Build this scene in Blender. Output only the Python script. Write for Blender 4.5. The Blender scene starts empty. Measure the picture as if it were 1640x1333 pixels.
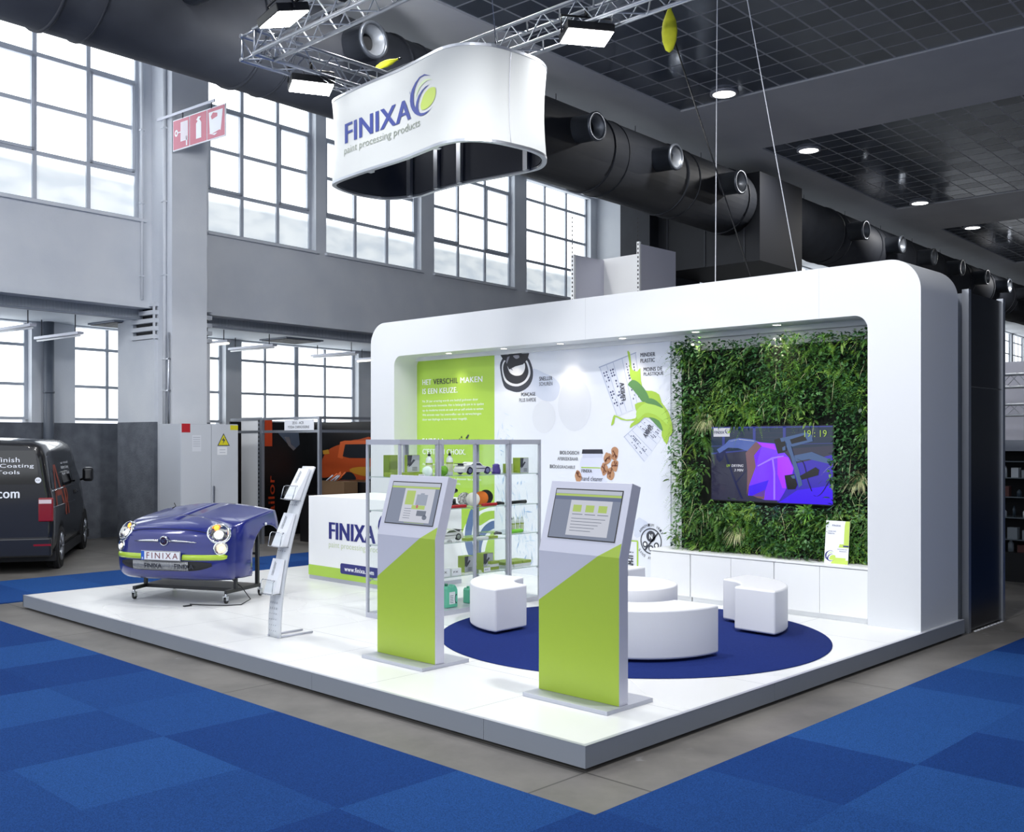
import bpy, math, random
from math import sin, cos, pi, radians
from mathutils import Vector, Matrix
from mathutils.geometry import tessellate_polygon
random.seed(7)
scene = bpy.context.scene
COL = scene.collection

# ---------------------------------------------------------------- camera, world, lights, exposure
cam_d = bpy.data.cameras.new('camera'); cam = bpy.data.objects.new('camera', cam_d); COL.objects.link(cam)
cam.location = (-4.892, -4.085, 2.06)
cam.rotation_euler = (radians(90), 0, radians(43.953 - 90))
cam_d.sensor_fit = 'HORIZONTAL'; cam_d.sensor_width = 36.0; cam_d.lens = 36.0 * 1644 / 1640
cam_d.shift_y = 38.5 / 1640
cam_d.clip_start = 0.05; cam_d.clip_end = 400
scene.camera = cam

world = bpy.data.worlds.new('world'); scene.world = world; world.use_nodes = True
bgn = world.node_tree.nodes['Background']
bgn.inputs[0].default_value = (0.88, 0.93, 1.0, 1); bgn.inputs[1].default_value = 1.5
scene.view_settings.view_transform = 'Standard'; scene.view_settings.look = 'None'
scene.view_settings.gamma = 1.0; scene.view_settings.exposure = 0.0
scene.view_settings.use_curve_mapping = False
scene.cycles.use_denoising = True
scene.cycles.max_bounces = 7; scene.cycles.transparent_max_bounces = 48
scene.cycles.sample_clamp_indirect = 6.0
scene.cycles.caustics_reflective = False; scene.cycles.caustics_refractive = False

def area_light(name, loc, target, power, sx, sy, color=(1, 1, 1), spread=pi):
    d = bpy.data.lights.new(name, 'AREA'); d.shape = 'RECTANGLE'; d.size = sx; d.size_y = sy
    d.energy = power; d.color = color; d.spread = spread
    o = bpy.data.objects.new(name, d); COL.objects.link(o); o.location = loc
    o.rotation_euler = (Vector(target) - Vector(loc)).to_track_quat('-Z', 'Y').to_euler()
    return o
# seen round downlights, plus unseen ones added to brighten the wall and far hall
for p_ in ((-8.1, 6.9, 9.42), (.0, 7.3, 9.42), (4.9, 7.5, 9.42), (14.1, 7.9, 9.42), (19.4, 8.7, 9.42), (27.1, 9.0, 9.42), (33.0, 3.5, 9.42), (40.0, 9.6, 9.42), (54.0, 10.3, 9.42)):
    o_ = area_light('downlight_and_fill_lamp', p_, (p_[0], p_[1], 0), 150, .5, .5, (1.0, .98, .95)); o_.data.shape = 'DISK'
# unseen fill lights without fixtures, added to brighten the window wall
area_light('wall_fill_light', (-3.5, 9.6, 7.2), (4.5, 14.6, 4.2), 120, 1.2, .8, (.97, .98, 1.0), radians(140))
area_light('wall_fill_light', (3.0, 7.2, 7.0), (8.5, 14.6, 4.8), 110, .6, .4, (.97, .98, 1.0), radians(140))
# floodlights hanging on the truss over the stand (visible ones have a housing built further down)
FLOODS = [((1.36, 5.34, 6.56), (3.2, 5.0, 0)), ((2.71, 6.78, 6.50), (2.5, 6.35, 0)), ((3.88, 3.22, 6.50), (3.6, 2.8, 0)),
          ((1.40, 2.40, 6.50), (3.0, 2.4, 0)), ((3.9, 0.2, 6.50), (3.6, 1.6, 0)), ((1.40, -0.6, 6.50), (3.0, 1.2, .8))]
for k, (p, t) in enumerate(FLOODS):
    area_light('flood_lamp_light', p, t, (15, 46, 26, 85, 7, 165)[k], 0.40, 0.26, (1.0, 0.985, 0.97), radians(150))

# ---------------------------------------------------------------- helpers
def srgb(h):
    if isinstance(h, str):
        h = h.lstrip('#'); c = [int(h[i:i + 2], 16) / 255 for i in (0, 2, 4)]
    else: c = h
    return tuple(((v / 12.92) if v <= .04045 else ((v + .055) / 1.055) ** 2.4) for v in c) + (1,)
MATS = {}
def mat(name, col='#808080', rough=.5, metal=0.0, emit=None, es=1.0, alpha=1.0, coat=0.0, trans=0.0, spec=.5,
        var=None, vscale=5.0, bump=0.0, bscale=60.0, vdetail=3.0):
    if name in MATS: return MATS[name]
    m = bpy.data.materials.new(name); m.use_nodes = True; nt = m.node_tree
    b = nt.nodes['Principled BSDF']
    b.inputs['Base Color'].default_value = srgb(col); b.inputs['Roughness'].default_value = rough
    b.inputs['Metallic'].default_value = metal; b.inputs['Specular IOR Level'].default_value = spec
    b.inputs['Coat Weight'].default_value = coat; b.inputs['Coat Roughness'].default_value = .06
    b.inputs['Transmission Weight'].default_value = trans; b.inputs['Alpha'].default_value = alpha
    if emit: b.inputs['Emission Color'].default_value = srgb(emit); b.inputs['Emission Strength'].default_value = es
    if var or bump:
        tc = nt.nodes.new('ShaderNodeTexCoord')
    if var:
        n = nt.nodes.new('ShaderNodeTexNoise'); n.inputs['Scale'].default_value = vscale; n.inputs['Detail'].default_value = vdetail
        r = nt.nodes.new('ShaderNodeValToRGB'); r.color_ramp.elements[0].position = .35; r.color_ramp.elements[1].position = .65
        r.color_ramp.elements[0].color = srgb(col); r.color_ramp.elements[1].color = srgb(var)
        nt.links.new(tc.outputs['Object'], n.inputs['Vector']); nt.links.new(n.outputs['Fac'], r.inputs['Fac'])
        nt.links.new(r.outputs['Color'], b.inputs['Base Color'])
    if bump:
        n2 = nt.nodes.new('ShaderNodeTexNoise'); n2.inputs['Scale'].default_value = bscale; n2.inputs['Detail'].default_value = 4
        bp = nt.nodes.new('ShaderNodeBump'); bp.inputs['Strength'].default_value = bump; bp.inputs['Distance'].default_value = .01
        nt.links.new(tc.outputs['Object'], n2.inputs['Vector']); nt.links.new(n2.outputs['Fac'], bp.inputs['Height'])
        nt.links.new(bp.outputs['Normal'], b.inputs['Normal'])
    MATS[name] = m
    return m
def glassy(name, tint='#fcfefd'):
    """thin clear sheet: straight through, with reflections that grow at grazing angles"""
    if name in MATS: return MATS[name]
    m = bpy.data.materials.new(name); m.use_nodes = True; nt = m.node_tree; nt.nodes.remove(nt.nodes['Principled BSDF'])
    out = nt.nodes['Material Output']; t = nt.nodes.new('ShaderNodeBsdfTransparent'); t.inputs[0].default_value = srgb(tint)
    g = nt.nodes.new('ShaderNodeBsdfGlossy'); g.inputs['Roughness'].default_value = .02
    f = nt.nodes.new('ShaderNodeLayerWeight'); p = nt.nodes.new('ShaderNodeMath'); p.operation = 'POWER'; p.inputs[1].default_value = 4
    r = nt.nodes.new('ShaderNodeMapRange'); r.inputs[3].default_value = .035; r.inputs[4].default_value = .6
    mx = nt.nodes.new('ShaderNodeMixShader')
    nt.links.new(f.outputs['Facing'], p.inputs[0]); nt.links.new(p.outputs[0], r.inputs[0]); nt.links.new(r.outputs[0], mx.inputs[0])
    nt.links.new(t.outputs[0], mx.inputs[1]); nt.links.new(g.outputs[0], mx.inputs[2])
    nt.links.new(mx.outputs[0], out.inputs[0]); MATS[name] = m
    return m

class MB:
    def __init__(self, xf=None):
        self.v = []; self.f = []; self.m = []; self.xf = xf; self.cm = 0; self.sm = []; self.smooth = False
    def mi(self, i): self.cm = i; return self
    def sh(self, s): self.smooth = s; return self
    def av(self, p):
        p = self.xf(*p) if self.xf else Vector(p)
        self.v.append(Vector(p)); return len(self.v) - 1
    def af(self, ids):
        self.f.append(tuple(ids)); self.m.append(self.cm); self.sm.append(self.smooth)
    def box(self, x0, x1, y0, y1, z0, z1):
        i = [self.av(p) for p in ((x0,y0,z0),(x1,y0,z0),(x1,y1,z0),(x0,y1,z0),(x0,y0,z1),(x1,y0,z1),(x1,y1,z1),(x0,y1,z1))]
        for q in ((0,3,2,1),(4,5,6,7),(0,1,5,4),(1,2,6,5),(2,3,7,6),(3,0,4,7)): self.af([i[k] for k in q])
        return self
    def quad(self, *ps): self.af([self.av(p) for p in ps]); return self
    def poly(self, ps, fn=None):
        """flat polygon (may be concave) given as 2-D points and a map fn(u,v)->3-D"""
        tri = tessellate_polygon([[Vector((p[0], p[1], 0)) for p in ps]])
        ids = [self.av(fn(*p) if fn else p) for p in ps]
        for t in tri: self.af([ids[k] for k in t])
        return self
    def prism(self, ps, fn, d0, d1, ngon=False):
        """closed solid: outline ps (u,v) swept from depth d0 to d1, fn(u,v,d)->3-D"""
        n = len(ps); a = [self.av(fn(p[0], p[1], d0)) for p in ps]; b = [self.av(fn(p[0], p[1], d1)) for p in ps]
        if ngon: self.af(a); self.af(b[::-1])
        else:
            tri = tessellate_polygon([[Vector((p[0], p[1], 0)) for p in ps]])
            for t in tri: self.af([a[k] for k in t]); self.af([b[k] for k in reversed(t)])
        for k in range(n): self.af([a[k], a[(k + 1) % n], b[(k + 1) % n], b[k]])
        return self
    def ringwall(self, outer, inner, fn, d0, d1):
        """frame between two outlines with equal point counts"""
        n = len(outer)
        oa = [self.av(fn(p[0], p[1], d0)) for p in outer]; ob = [self.av(fn(p[0], p[1], d1)) for p in outer]
        ia = [self.av(fn(p[0], p[1], d0)) for p in inner]; ib = [self.av(fn(p[0], p[1], d1)) for p in inner]
        for k in range(n):
            j = (k + 1) % n
            self.af([oa[k], oa[j], ia[j], ia[k]]); self.af([ob[k], ob[j], ib[j], ib[k]])
            self.af([oa[k], oa[j], ob[j], ob[k]]); self.af([ia[k], ia[j], ib[j], ib[k]])
        return self
    def tube(self, pts, r, seg=8, cap=True):
        s0 = self.smooth; self.smooth = True
        pts = [Vector(p) for p in pts]; rings = []
        rr = r if isinstance(r, (list, tuple)) else [r] * len(pts)
        up = None
        for k, p in enumerate(pts):
            d = (pts[min(k + 1, len(pts) - 1)] - pts[max(k - 1, 0)]).normalized()
            if up is None:
                up = Vector((0, 0, 1)) if abs(d.z) < .9 else Vector((1, 0, 0))
            a = d.cross(up).normalized(); b = a.cross(d).normalized(); up = b
            rings.append([self.av(p + (a * cos(2 * pi * j / seg) + b * sin(2 * pi * j / seg)) * rr[k]) for j in range(seg)])
        for k in range(len(rings) - 1):
            for j in range(seg):
                self.af([rings[k][j], rings[k][(j + 1) % seg], rings[k + 1][(j + 1) % seg], rings[k + 1][j]])
        self.smooth = False
        if cap: self.af(list(reversed(rings[0]))); self.af(rings[-1])
        self.smooth = s0
        return self
    def lathe(self, prof, c=(0, 0, 0), ax=(0, 0, 1), seg=24, cap=True, sx=1.0, sy=1.0):
        """prof: list of (radius, height) along ax from point c"""
        ax = Vector(ax).normalized(); t = Vector((1, 0, 0)) if abs(ax.x) < .9 else Vector((0, 1, 0))
        a = ax.cross(t).normalized(); b = ax.cross(a).normalized(); c = Vector(c); rings = []
        s0 = self.smooth; self.smooth = True
        for r, h in prof:
            rings.append([self.av(c + ax * h + (a * cos(2 * pi * j / seg) * sx + b * sin(2 * pi * j / seg) * sy) * r) for j in range(seg)])
        for k in range(len(rings) - 1):
            for j in range(seg):
                self.af([rings[k][j], rings[k][(j + 1) % seg], rings[k + 1][(j + 1) % seg], rings[k + 1][j]])
        self.smooth = False
        if cap: self.af(list(reversed(rings[0]))); self.af(rings[-1])
        self.smooth = s0
        return self
    def grid(self, P, cu=False, cv=False):
        """P[i][j] surface points"""
        s0 = self.smooth; self.smooth = True
        I = [[self.av(p) for p in row] for row in P]
        ni, nj = len(I), len(I[0])
        for i in range(ni if cu else ni - 1):
            for j in range(nj if cv else nj - 1):
                self.af([I[i][j], I[(i + 1) % ni][j], I[(i + 1) % ni][(j + 1) % nj], I[i][(j + 1) % nj]])
        self.smooth = s0
        return self

PM = {}
def thing(name, label, cat, loc=(0, 0, 0), rotz=0.0, group=None, kind=None):
    o = bpy.data.objects.new(name, None); COL.objects.link(o); o.location = loc; o.rotation_euler = (0, 0, rotz)
    o.empty_display_size = .1
    o['label'] = label; o['category'] = cat
    if group: o['group'] = group
    if kind: o['kind'] = kind
    PM[o.name] = Matrix.Translation(loc) @ Matrix.Rotation(rotz, 4, 'Z')
    return o
def tag(o, label, cat, group=None, kind=None):
    o['label'] = label; o['category'] = cat
    if group: o['group'] = group
    if kind: o['kind'] = kind
    return o
def obj(name, mb, mats, parent=None, loc=None, local=True, bevel=0, bseg=2, label=None, kind=None, fix=True):
    """one mesh object. With a parent the points are in the parent's space, unless local=False (world points)"""
    me = bpy.data.meshes.new(name)
    vs = mb.v
    if parent is not None and not local:
        inv = PM[parent.name].inverted(); vs = [inv @ v for v in vs]
    L = Vector(loc) if loc is not None else Vector((0, 0, 0))
    if parent is None and loc is None and vs:
        xs = [v.x for v in vs]; ys = [v.y for v in vs]; zs = [v.z for v in vs]
        L = Vector(((min(xs) + max(xs)) / 2, (min(ys) + max(ys)) / 2, min(zs)))
    me.from_pydata([tuple(v - L) for v in vs], [], mb.f)
    if not isinstance(mats, (list, tuple)): mats = [mats]
    for m in mats: me.materials.append(m)
    for k, p in enumerate(me.polygons): p.material_index = mb.m[k]; p.use_smooth = mb.sm[k]
    me.update()
    if fix:
        import bmesh
        bm = bmesh.new(); bm.from_mesh(me); bmesh.ops.recalc_face_normals(bm, faces=bm.faces); bm.to_mesh(me); bm.free()
    o = bpy.data.objects.new(name, me); COL.objects.link(o); o.location = L
    if parent is not None: o.parent = parent; PM[o.name] = PM[parent.name] @ Matrix.Translation(L)
    else: PM[o.name] = Matrix.Translation(L)
    if bevel:
        b = o.modifiers.new('bevel', 'BEVEL'); b.width = bevel; b.segments = bseg; b.limit_method = 'ANGLE'; b.angle_limit = radians(40)
    if label: o['label'] = label
    if kind: o['kind'] = kind
    return o
def struct(name, mb, mats, parent=None, **k):
    o = obj(name, mb, mats, parent, **k)
    if parent is None: o['kind'] = 'structure'
    return o
def copy_tree(o, parent=None):
    c = o.copy(); COL.objects.link(c)
    if parent is not None: c.parent = parent
    for ch in [x for x in bpy.data.objects if x.parent == o and x != c]: copy_tree(ch, c)
    return c

# text as flat polygons fitted into a box
_tc = {}
def text_geo(s, bold=0.0, shear=0.0, space=1.0):
    key = (s, bold, shear, space)
    if key in _tc: return _tc[key]
    cu = bpy.data.curves.new('lettering_curve', 'FONT'); cu.body = s; cu.size = 1.0; cu.offset = bold; cu.shear = shear
    cu.space_character = space; cu.resolution_u = 3; cu.space_line = .95
    o = bpy.data.objects.new('lettering_curve', cu); COL.objects.link(o)
    bpy.context.view_layer.update()
    dg = bpy.context.evaluated_depsgraph_get(); me = bpy.data.meshes.new_from_object(o.evaluated_get(dg))
    vs = [tuple(v.co) for v in me.vertices]; fs = [tuple(p.vertices) for p in me.polygons]
    bpy.data.objects.remove(o); bpy.data.curves.remove(cu); bpy.data.meshes.remove(me)
    x0 = min(v[0] for v in vs); x1 = max(v[0] for v in vs); y0 = min(v[1] for v in vs); y1 = max(v[1] for v in vs)
    r = ([((v[0] - x0) / (x1 - x0), (v[1] - y0) / (y1 - y0)) for v in vs], fs, (x1 - x0) / (y1 - y0))
    _tc[key] = r
    return r
def put_text(mb, s, fn, u0, v0, w, h, bold=.02, shear=0.0, space=1.0, right=False, center=False):
    """fn(u,v)->point. Fits the text into the w x h box whose lower left corner is (u0,v0); w=None keeps the shape"""
    stroke = bold * 3.2 if bold > .009 else 0.0
    vs, fs, asp = text_geo(s, 0.0, shear, max(space, 1.06 if stroke else 1.0))
    if w is None: w = h * asp
    if right: u0 = u0 - w
    if center: u0 = u0 - w / 2
    wt = stroke * h          # heavier letters: the same outline printed again, a hair to the side
    q0 = Vector(fn(u0, v0)); nn = (Vector(fn(u0 + w * .5, v0)) - q0).cross(Vector(fn(u0, v0 + h)) - q0).normalized()
    for k_, dx in enumerate((0,) if wt <= 0 else (0, wt * .5, wt)):
        ids = [mb.av((Vector(fn(u0 + a * (w - wt) + dx, v0 + b * h)) + nn * (.00035 * k_))) for a, b in vs]
        for f in fs: mb.af([ids[k] for k in f])
    return w
def smooth_loop(ps, n=4):
    out = []; N = len(ps)
    for i in range(N):
        p0, p1, p2, p3 = ps[i - 1], ps[i], ps[(i + 1) % N], ps[(i + 2) % N]
        for k in range(n):
            t = k / n
            out.append(tuple(.5 * ((2 * p1[a]) + (-p0[a] + p2[a]) * t + (2 * p0[a] - 5 * p1[a] + 4 * p2[a] - p3[a]) * t * t +
                                   (-p0[a] + 3 * p1[a] - 3 * p2[a] + p3[a]) * t ** 3) for a in range(2)))
    return out
def smooth_line(ps, n=6):
    out = []; N = len(ps); D = len(ps[0])
    for i in range(N - 1):
        p0, p1, p2, p3 = ps[max(i - 1, 0)], ps[i], ps[i + 1], ps[min(i + 2, N - 1)]
        for k in range(n):
            t = k / n
            out.append(tuple(.5 * ((2 * p1[a]) + (-p0[a] + p2[a]) * t + (2 * p0[a] - 5 * p1[a] + 4 * p2[a] - p3[a]) * t * t +
                                   (-p0[a] + 3 * p1[a] - 3 * p2[a] + p3[a]) * t ** 3) for a in range(D)))
    out.append(tuple(ps[-1])); return out
def _lg(ps): return [((x - 1020) / 596 * 1.72, (741 - (y + .36 * (x - 1020))) / 596) for x, y in ps]
L_BLUE = _lg([(1370,90),(1270,55),(1190,90),(1115,170),(1060,260),(1030,350),(1020,440),(1030,520),(1055,580),(1095,635),(1140,665),(1190,680),(1240,672),(1290,645),(1350,590),(1392,543),(1340,592),(1290,620),(1240,636),(1195,635),(1168,612),(1155,560),(1155,500),(1170,425),(1200,360),(1250,285),(1335,218),(1280,240),(1220,290),(1160,370),(1125,460),(1110,550),(1088,500),(1080,440),(1085,340),(1110,250),(1150,170),(1200,105),(1270,78)])
L_PALE = _lg([(1108,400),(1128,310),(1160,240),(1210,175),(1270,135),(1330,128),(1385,150),(1310,155),(1250,190),(1190,250),(1150,320)])
L_LEAF = smooth_loop(_lg([(1195,540),(1205,470),(1250,360),(1320,285),(1380,262),(1425,272),(1435,340),(1415,430),(1360,520),(1280,578),(1215,588)]), 3)
def put_logo(mb, fn, u0, v0, h, idx):
    """logo mark: idx = (blue, pale green, green) material indices"""
    for shp, k in ((L_BLUE, idx[0]), (L_PALE, idx[1]), (L_LEAF, idx[2])):
        mb.mi(k); mb.poly([(u0 + a * h, v0 + b * h) for a, b in shp], fn)

# frames of the old hall: along the window wall (s), towards the camera (n), up (z)
P0 = Vector((4.520, 14.522, 0))
AW, AH = radians(43.953 - 38.972), radians(43.953 - 41.117)
W_, WN_ = Vector((cos(AW), sin(AW), 0)), Vector((sin(AW), -cos(AW), 0))
H_, HN_ = Vector((cos(AH), sin(AH), 0)), Vector((sin(AH), -cos(AH), 0))
def WP(s, n, z): return P0 + W_ * s + WN_ * n + Vector((0, 0, z))
def HP(s, n, z): return P0 + H_ * s + HN_ * n + Vector((0, 0, z))
def fX(x0):
    return lambda y, z: (x0, y, z)         # print facing -X, given as (Y, Z)

# ---------------------------------------------------------------- materials
M_white = mat('white_laminate', '#f1f3f5', .35)
M_arch = mat('white_matt_paint', '#dcdfe3', .45)
M_floorw = mat('white_floor_board', '#eceeee', .28)
M_lime = mat('lime_vinyl', '#a4bf3c', .35)
M_limep = mat('lime_print', '#a9cd4c', .5)
M_blue = mat('logo_blue', '#3a4fa6', .5)
M_navy = mat('navy_print', '#2b2f78', .5)
M_slate = mat('slate_print', '#5d74a3', .5)
M_pale = mat('pale_green_print', '#d5e6b4', .5)
M_leaf = mat('leaf_green_print', '#c3dc62', .5)
M_gtext = mat('grey_green_print', '#b9c3b4', .5)
M_alu = mat('brushed_aluminium', '#b9bec7', .35, .9)
M_alup = mat('silver_paint', '#b9bcc8', .4, .3)
M_steel = mat('bright_steel', '#c9ccd2', .2, 1.0)
M_chrome = mat('chrome', '#e6e8ea', .08, 1.0)
M_black = mat('black_plastic', '#121316', .35)
M_blackm = mat('black_matt', '#15171c', .7)
M_dark = mat('dark_print', '#33363f', .55)
M_ink = mat('ink_print', '#3c3f4a', .6)
M_print_w = mat('white_print', '#f2f5fb', .5)
M_red = mat('red_plastic', '#b51c28', .4)
M_orange = mat('orange_print', '#d3632c', .5)
M_kiosk = mat('kiosk_silver', '#c9cad8', .38, .15)
M_glass = glassy('clear_glass')
M_plaster = mat('hall_plaster', '#d2d6dc', .85, var='#c9ced6', vscale=1.2, bump=.25, bscale=25)
M_plasterd = mat('hall_plaster_grey', '#8f96a2', .85, var='#878e9a', vscale=1.5, bump=.3, bscale=25)
M_dado = mat('dark_rough_render', '#686d76', .8, var='#575c65', vscale=4, bump=.9, bscale=30)
M_ceilp = mat('ceiling_plaster', '#e3e6ec', .8, var='#dcdfe6', vscale=.8)
M_frame = mat('window_frame_paint', '#b5bbc5', .6)
M_duct = mat('dark_duct_sheet', '#2b2f38', .65, .0, var='#252932', vscale=2)
M_duct2 = mat('grey_nozzle_metal', '#5e646e', .35, .6)

# ================================================================ SETTING
def mat_floor():
    m = bpy.data.materials.new('worn_concrete'); m.use_nodes = True; nt = m.node_tree; b = nt.nodes['Principled BSDF']
    tc = nt.nodes.new('ShaderNodeTexCoord'); L = nt.links
    n1 = nt.nodes.new('ShaderNodeTexNoise'); n1.inputs['Scale'].default_value = .9; n1.inputs['Detail'].default_value = 8; n1.inputs['Roughness'].default_value = .65
    r1 = nt.nodes.new('ShaderNodeValToRGB'); r1.color_ramp.elements[0].position = .3; r1.color_ramp.elements[1].position = .7
    r1.color_ramp.elements[0].color = srgb('#585654'); r1.color_ramp.elements[1].color = srgb('#7b7874')
    n2 = nt.nodes.new('ShaderNodeTexNoise'); n2.inputs['Scale'].default_value = 3.2; n2.inputs['Detail'].default_value = 10
    r2 = nt.nodes.new('ShaderNodeValToRGB'); r2.color_ramp.elements[0].position = .68; r2.color_ramp.elements[1].position = .74
    r2.color_ramp.elements[0].color = (0, 0, 0, 1); r2.color_ramp.elements[1].color = (.5, .5, .5, 1)
    br = nt.nodes.new('ShaderNodeTexBrick'); br.inputs['Scale'].default_value = 1.0; br.offset = 0
    br.inputs['Brick Width'].default_value = 3.4; br.inputs['Row Height'].default_value = 3.4; br.inputs['Mortar Size'].default_value = .008
    br.inputs['Color1'].default_value = br.inputs['Color2'].default_value = (1, 1, 1, 1); br.inputs['Mortar'].default_value = (.35, .35, .35, 1)
    mx = nt.nodes.new('ShaderNodeMixRGB'); mx.inputs[2].default_value = srgb('#a3a3a5')
    mu = nt.nodes.new('ShaderNodeMixRGB'); mu.blend_type = 'MULTIPLY'; mu.inputs[0].default_value = 1
    L.new(tc.outputs['Object'], n1.inputs['Vector']); L.new(tc.outputs['Object'], n2.inputs['Vector']); L.new(tc.outputs['Object'], br.inputs['Vector'])
    L.new(n1.outputs['Fac'], r1.inputs['Fac']); L.new(n2.outputs['Fac'], r2.inputs['Fac'])
    L.new(r2.outputs['Color'], mx.inputs[0]); L.new(r1.outputs['Color'], mx.inputs[1])
    L.new(mx.outputs[0], mu.inputs[1]); L.new(br.outputs['Color'], mu.inputs[2]); L.new(mu.outputs[0], b.inputs['Base Color'])
    b.inputs['Roughness'].default_value = .5
    return m
def mat_carpet():
    m = bpy.data.materials.new('blue_carpet_tiles'); m.use_nodes = True; nt = m.node_tree; b = nt.nodes['Principled BSDF']; L = nt.links
    g = nt.nodes.new('ShaderNodeNewGeometry')
    fl = nt.nodes.new('ShaderNodeVectorMath'); fl.operation = 'FLOOR'
    ad = nt.nodes.new('ShaderNodeVectorMath'); ad.operation = 'ADD'; ad.inputs[1].default_value = (50.457, 50.43, 0.5)
    wn = nt.nodes.new('ShaderNodeTexWhiteNoise'); wn.noise_dimensions = '2D'
    r = nt.nodes.new('ShaderNodeValToRGB'); r.color_ramp.elements[0].color = srgb('#173a78'); r.color_ramp.elements[1].color = srgb('#25508f')
    nz = nt.nodes.new('ShaderNodeTexNoise'); nz.inputs['Scale'].default_value = 140; nz.inputs['Detail'].default_value = 3
    rz = nt.nodes.new('ShaderNodeValToRGB'); rz.color_ramp.elements[0].position = .3; rz.color_ramp.elements[1].position = .7
    rz.color_ramp.elements[0].color = (.55, .55, .55, 1); rz.color_ramp.elements[1].color = (1.25, 1.25, 1.25, 1)
    mu = nt.nodes.new('ShaderNodeMixRGB'); mu.blend_type = 'MULTIPLY'; mu.inputs[0].default_value = 1
    L.new(g.outputs['Position'], ad.inputs[0]); L.new(ad.outputs[0], fl.inputs[0]); L.new(fl.outputs[0], wn.inputs['Vector'])
    L.new(wn.outputs['Value'], r.inputs['Fac']); L.new(g.outputs['Position'], nz.inputs['Vector']); L.new(nz.outputs['Fac'], rz.inputs['Fac'])
    L.new(r.outputs['Color'], mu.inputs[1]); L.new(rz.outputs['Color'], mu.inputs[2]); L.new(mu.outputs[0], b.inputs['Base Color'])
    b.inputs['Roughness'].default_value = .95; b.inputs['Specular IOR Level'].default_value = .1
    bp = nt.nodes.new('ShaderNodeBump'); bp.inputs['Strength'].default_value = .5; bp.inputs['Distance'].default_value = .01
    L.new(nz.outputs['Fac'], bp.inputs['Height']); L.new(bp.outputs['Normal'], b.inputs['Normal'])
    return m
mb = MB(); mb.quad((-30, -30, 0), (110, -30, 0), (110, 30, 0), (-30, 30, 0)); struct('floor', mb, mat_floor(), loc=(0, 0, 0), fix=False)
MC = mat_carpet()
mb = MB(); mb.box(-12, -.543, -10.4, 24, 0, .012); tag(obj('carpet_runner', mb, MC), 'blue tiled carpet aisle along the long open side of the stand', 'carpet', 'blue aisle carpets')
mb = MB(); mb.box(-.543, 45, -10.4, -.52, 0, .012); tag(obj('carpet_runner', mb, MC), 'blue tiled carpet aisle at the right, in front of the black panel', 'carpet', 'blue aisle carpets')
mb = MB(); mb.box(-.543, 14, 9.47, 11.6, 0, .012); tag(obj('carpet_runner', mb, MC), 'blue carpet strip between the white platform and the parked van', 'carpet', 'blue aisle carpets')

# --- window wall of the hall
ZS, RP = 6.30, .88
def mat_pane(name, top, low, zlow):
    """backlit frosted glass: the sky comes through white, the lowest row shows what stands outside, blurred"""
    m = bpy.data.materials.new(name); m.use_nodes = True; nt = m.node_tree; b = nt.nodes['Principled BSDF']; L = nt.links
    g = nt.nodes.new('ShaderNodeNewGeometry'); sx = nt.nodes.new('ShaderNodeSeparateXYZ'); L.new(g.outputs['Position'], sx.inputs[0])
    mr = nt.nodes.new('ShaderNodeMapRange'); mr.inputs[1].default_value = zlow - .22; mr.inputs[2].default_value = zlow - .02; mr.inputs[3].default_value = 0; mr.inputs[4].default_value = 1
    L.new(sx.outputs['Z'], mr.inputs[0])
    n = nt.nodes.new('ShaderNodeTexNoise'); n.inputs['Scale'].default_value = 1.6; n.inputs['Detail'].default_value = 2
    mp = nt.nodes.new('ShaderNodeMapping'); mp.inputs['Scale'].default_value = (1, 1, 2.5); L.new(g.outputs['Position'], mp.inputs[0]); L.new(mp.outputs[0], n.inputs['Vector'])
    r = nt.nodes.new('ShaderNodeValToRGB'); r.color_ramp.elements[0].position = .35; r.color_ramp.elements[1].position = .6
    r.color_ramp.elements[0].color = srgb(low); r.color_ramp.elements[1].color = srgb('#e2eaee')
    L.new(n.outputs['Fac'], r.inputs['Fac'])
    mx = nt.nodes.new('ShaderNodeMixRGB'); mx.inputs[2].default_value = srgb(top); L.new(mr.outputs[0], mx.inputs[0]); L.new(r.outputs['Color'], mx.inputs[1])
    ms = nt.nodes.new('ShaderNodeMapRange'); ms.inputs[3].default_value = .85; ms.inputs[4].default_value = 2.6; L.new(mr.outputs[0], ms.inputs[0])
    L.new(mx.outputs[0], b.inputs['Emission Color']); L.new(ms.outputs[0], b.inputs['Emission Strength'])
    b.inputs['Base Color'].default_value = (.5, .5, .5, 1); b.inputs['Roughness'].default_value = .3
    return m
MPANE = mat_pane('frosted_pane', '#f4fafd', '#c3cfd9', ZS + RP)
MPANE2 = mat_pane('clear_pane', '#f6fbfd', '#ffffff', 1.0)
wn_i = [0]
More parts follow.
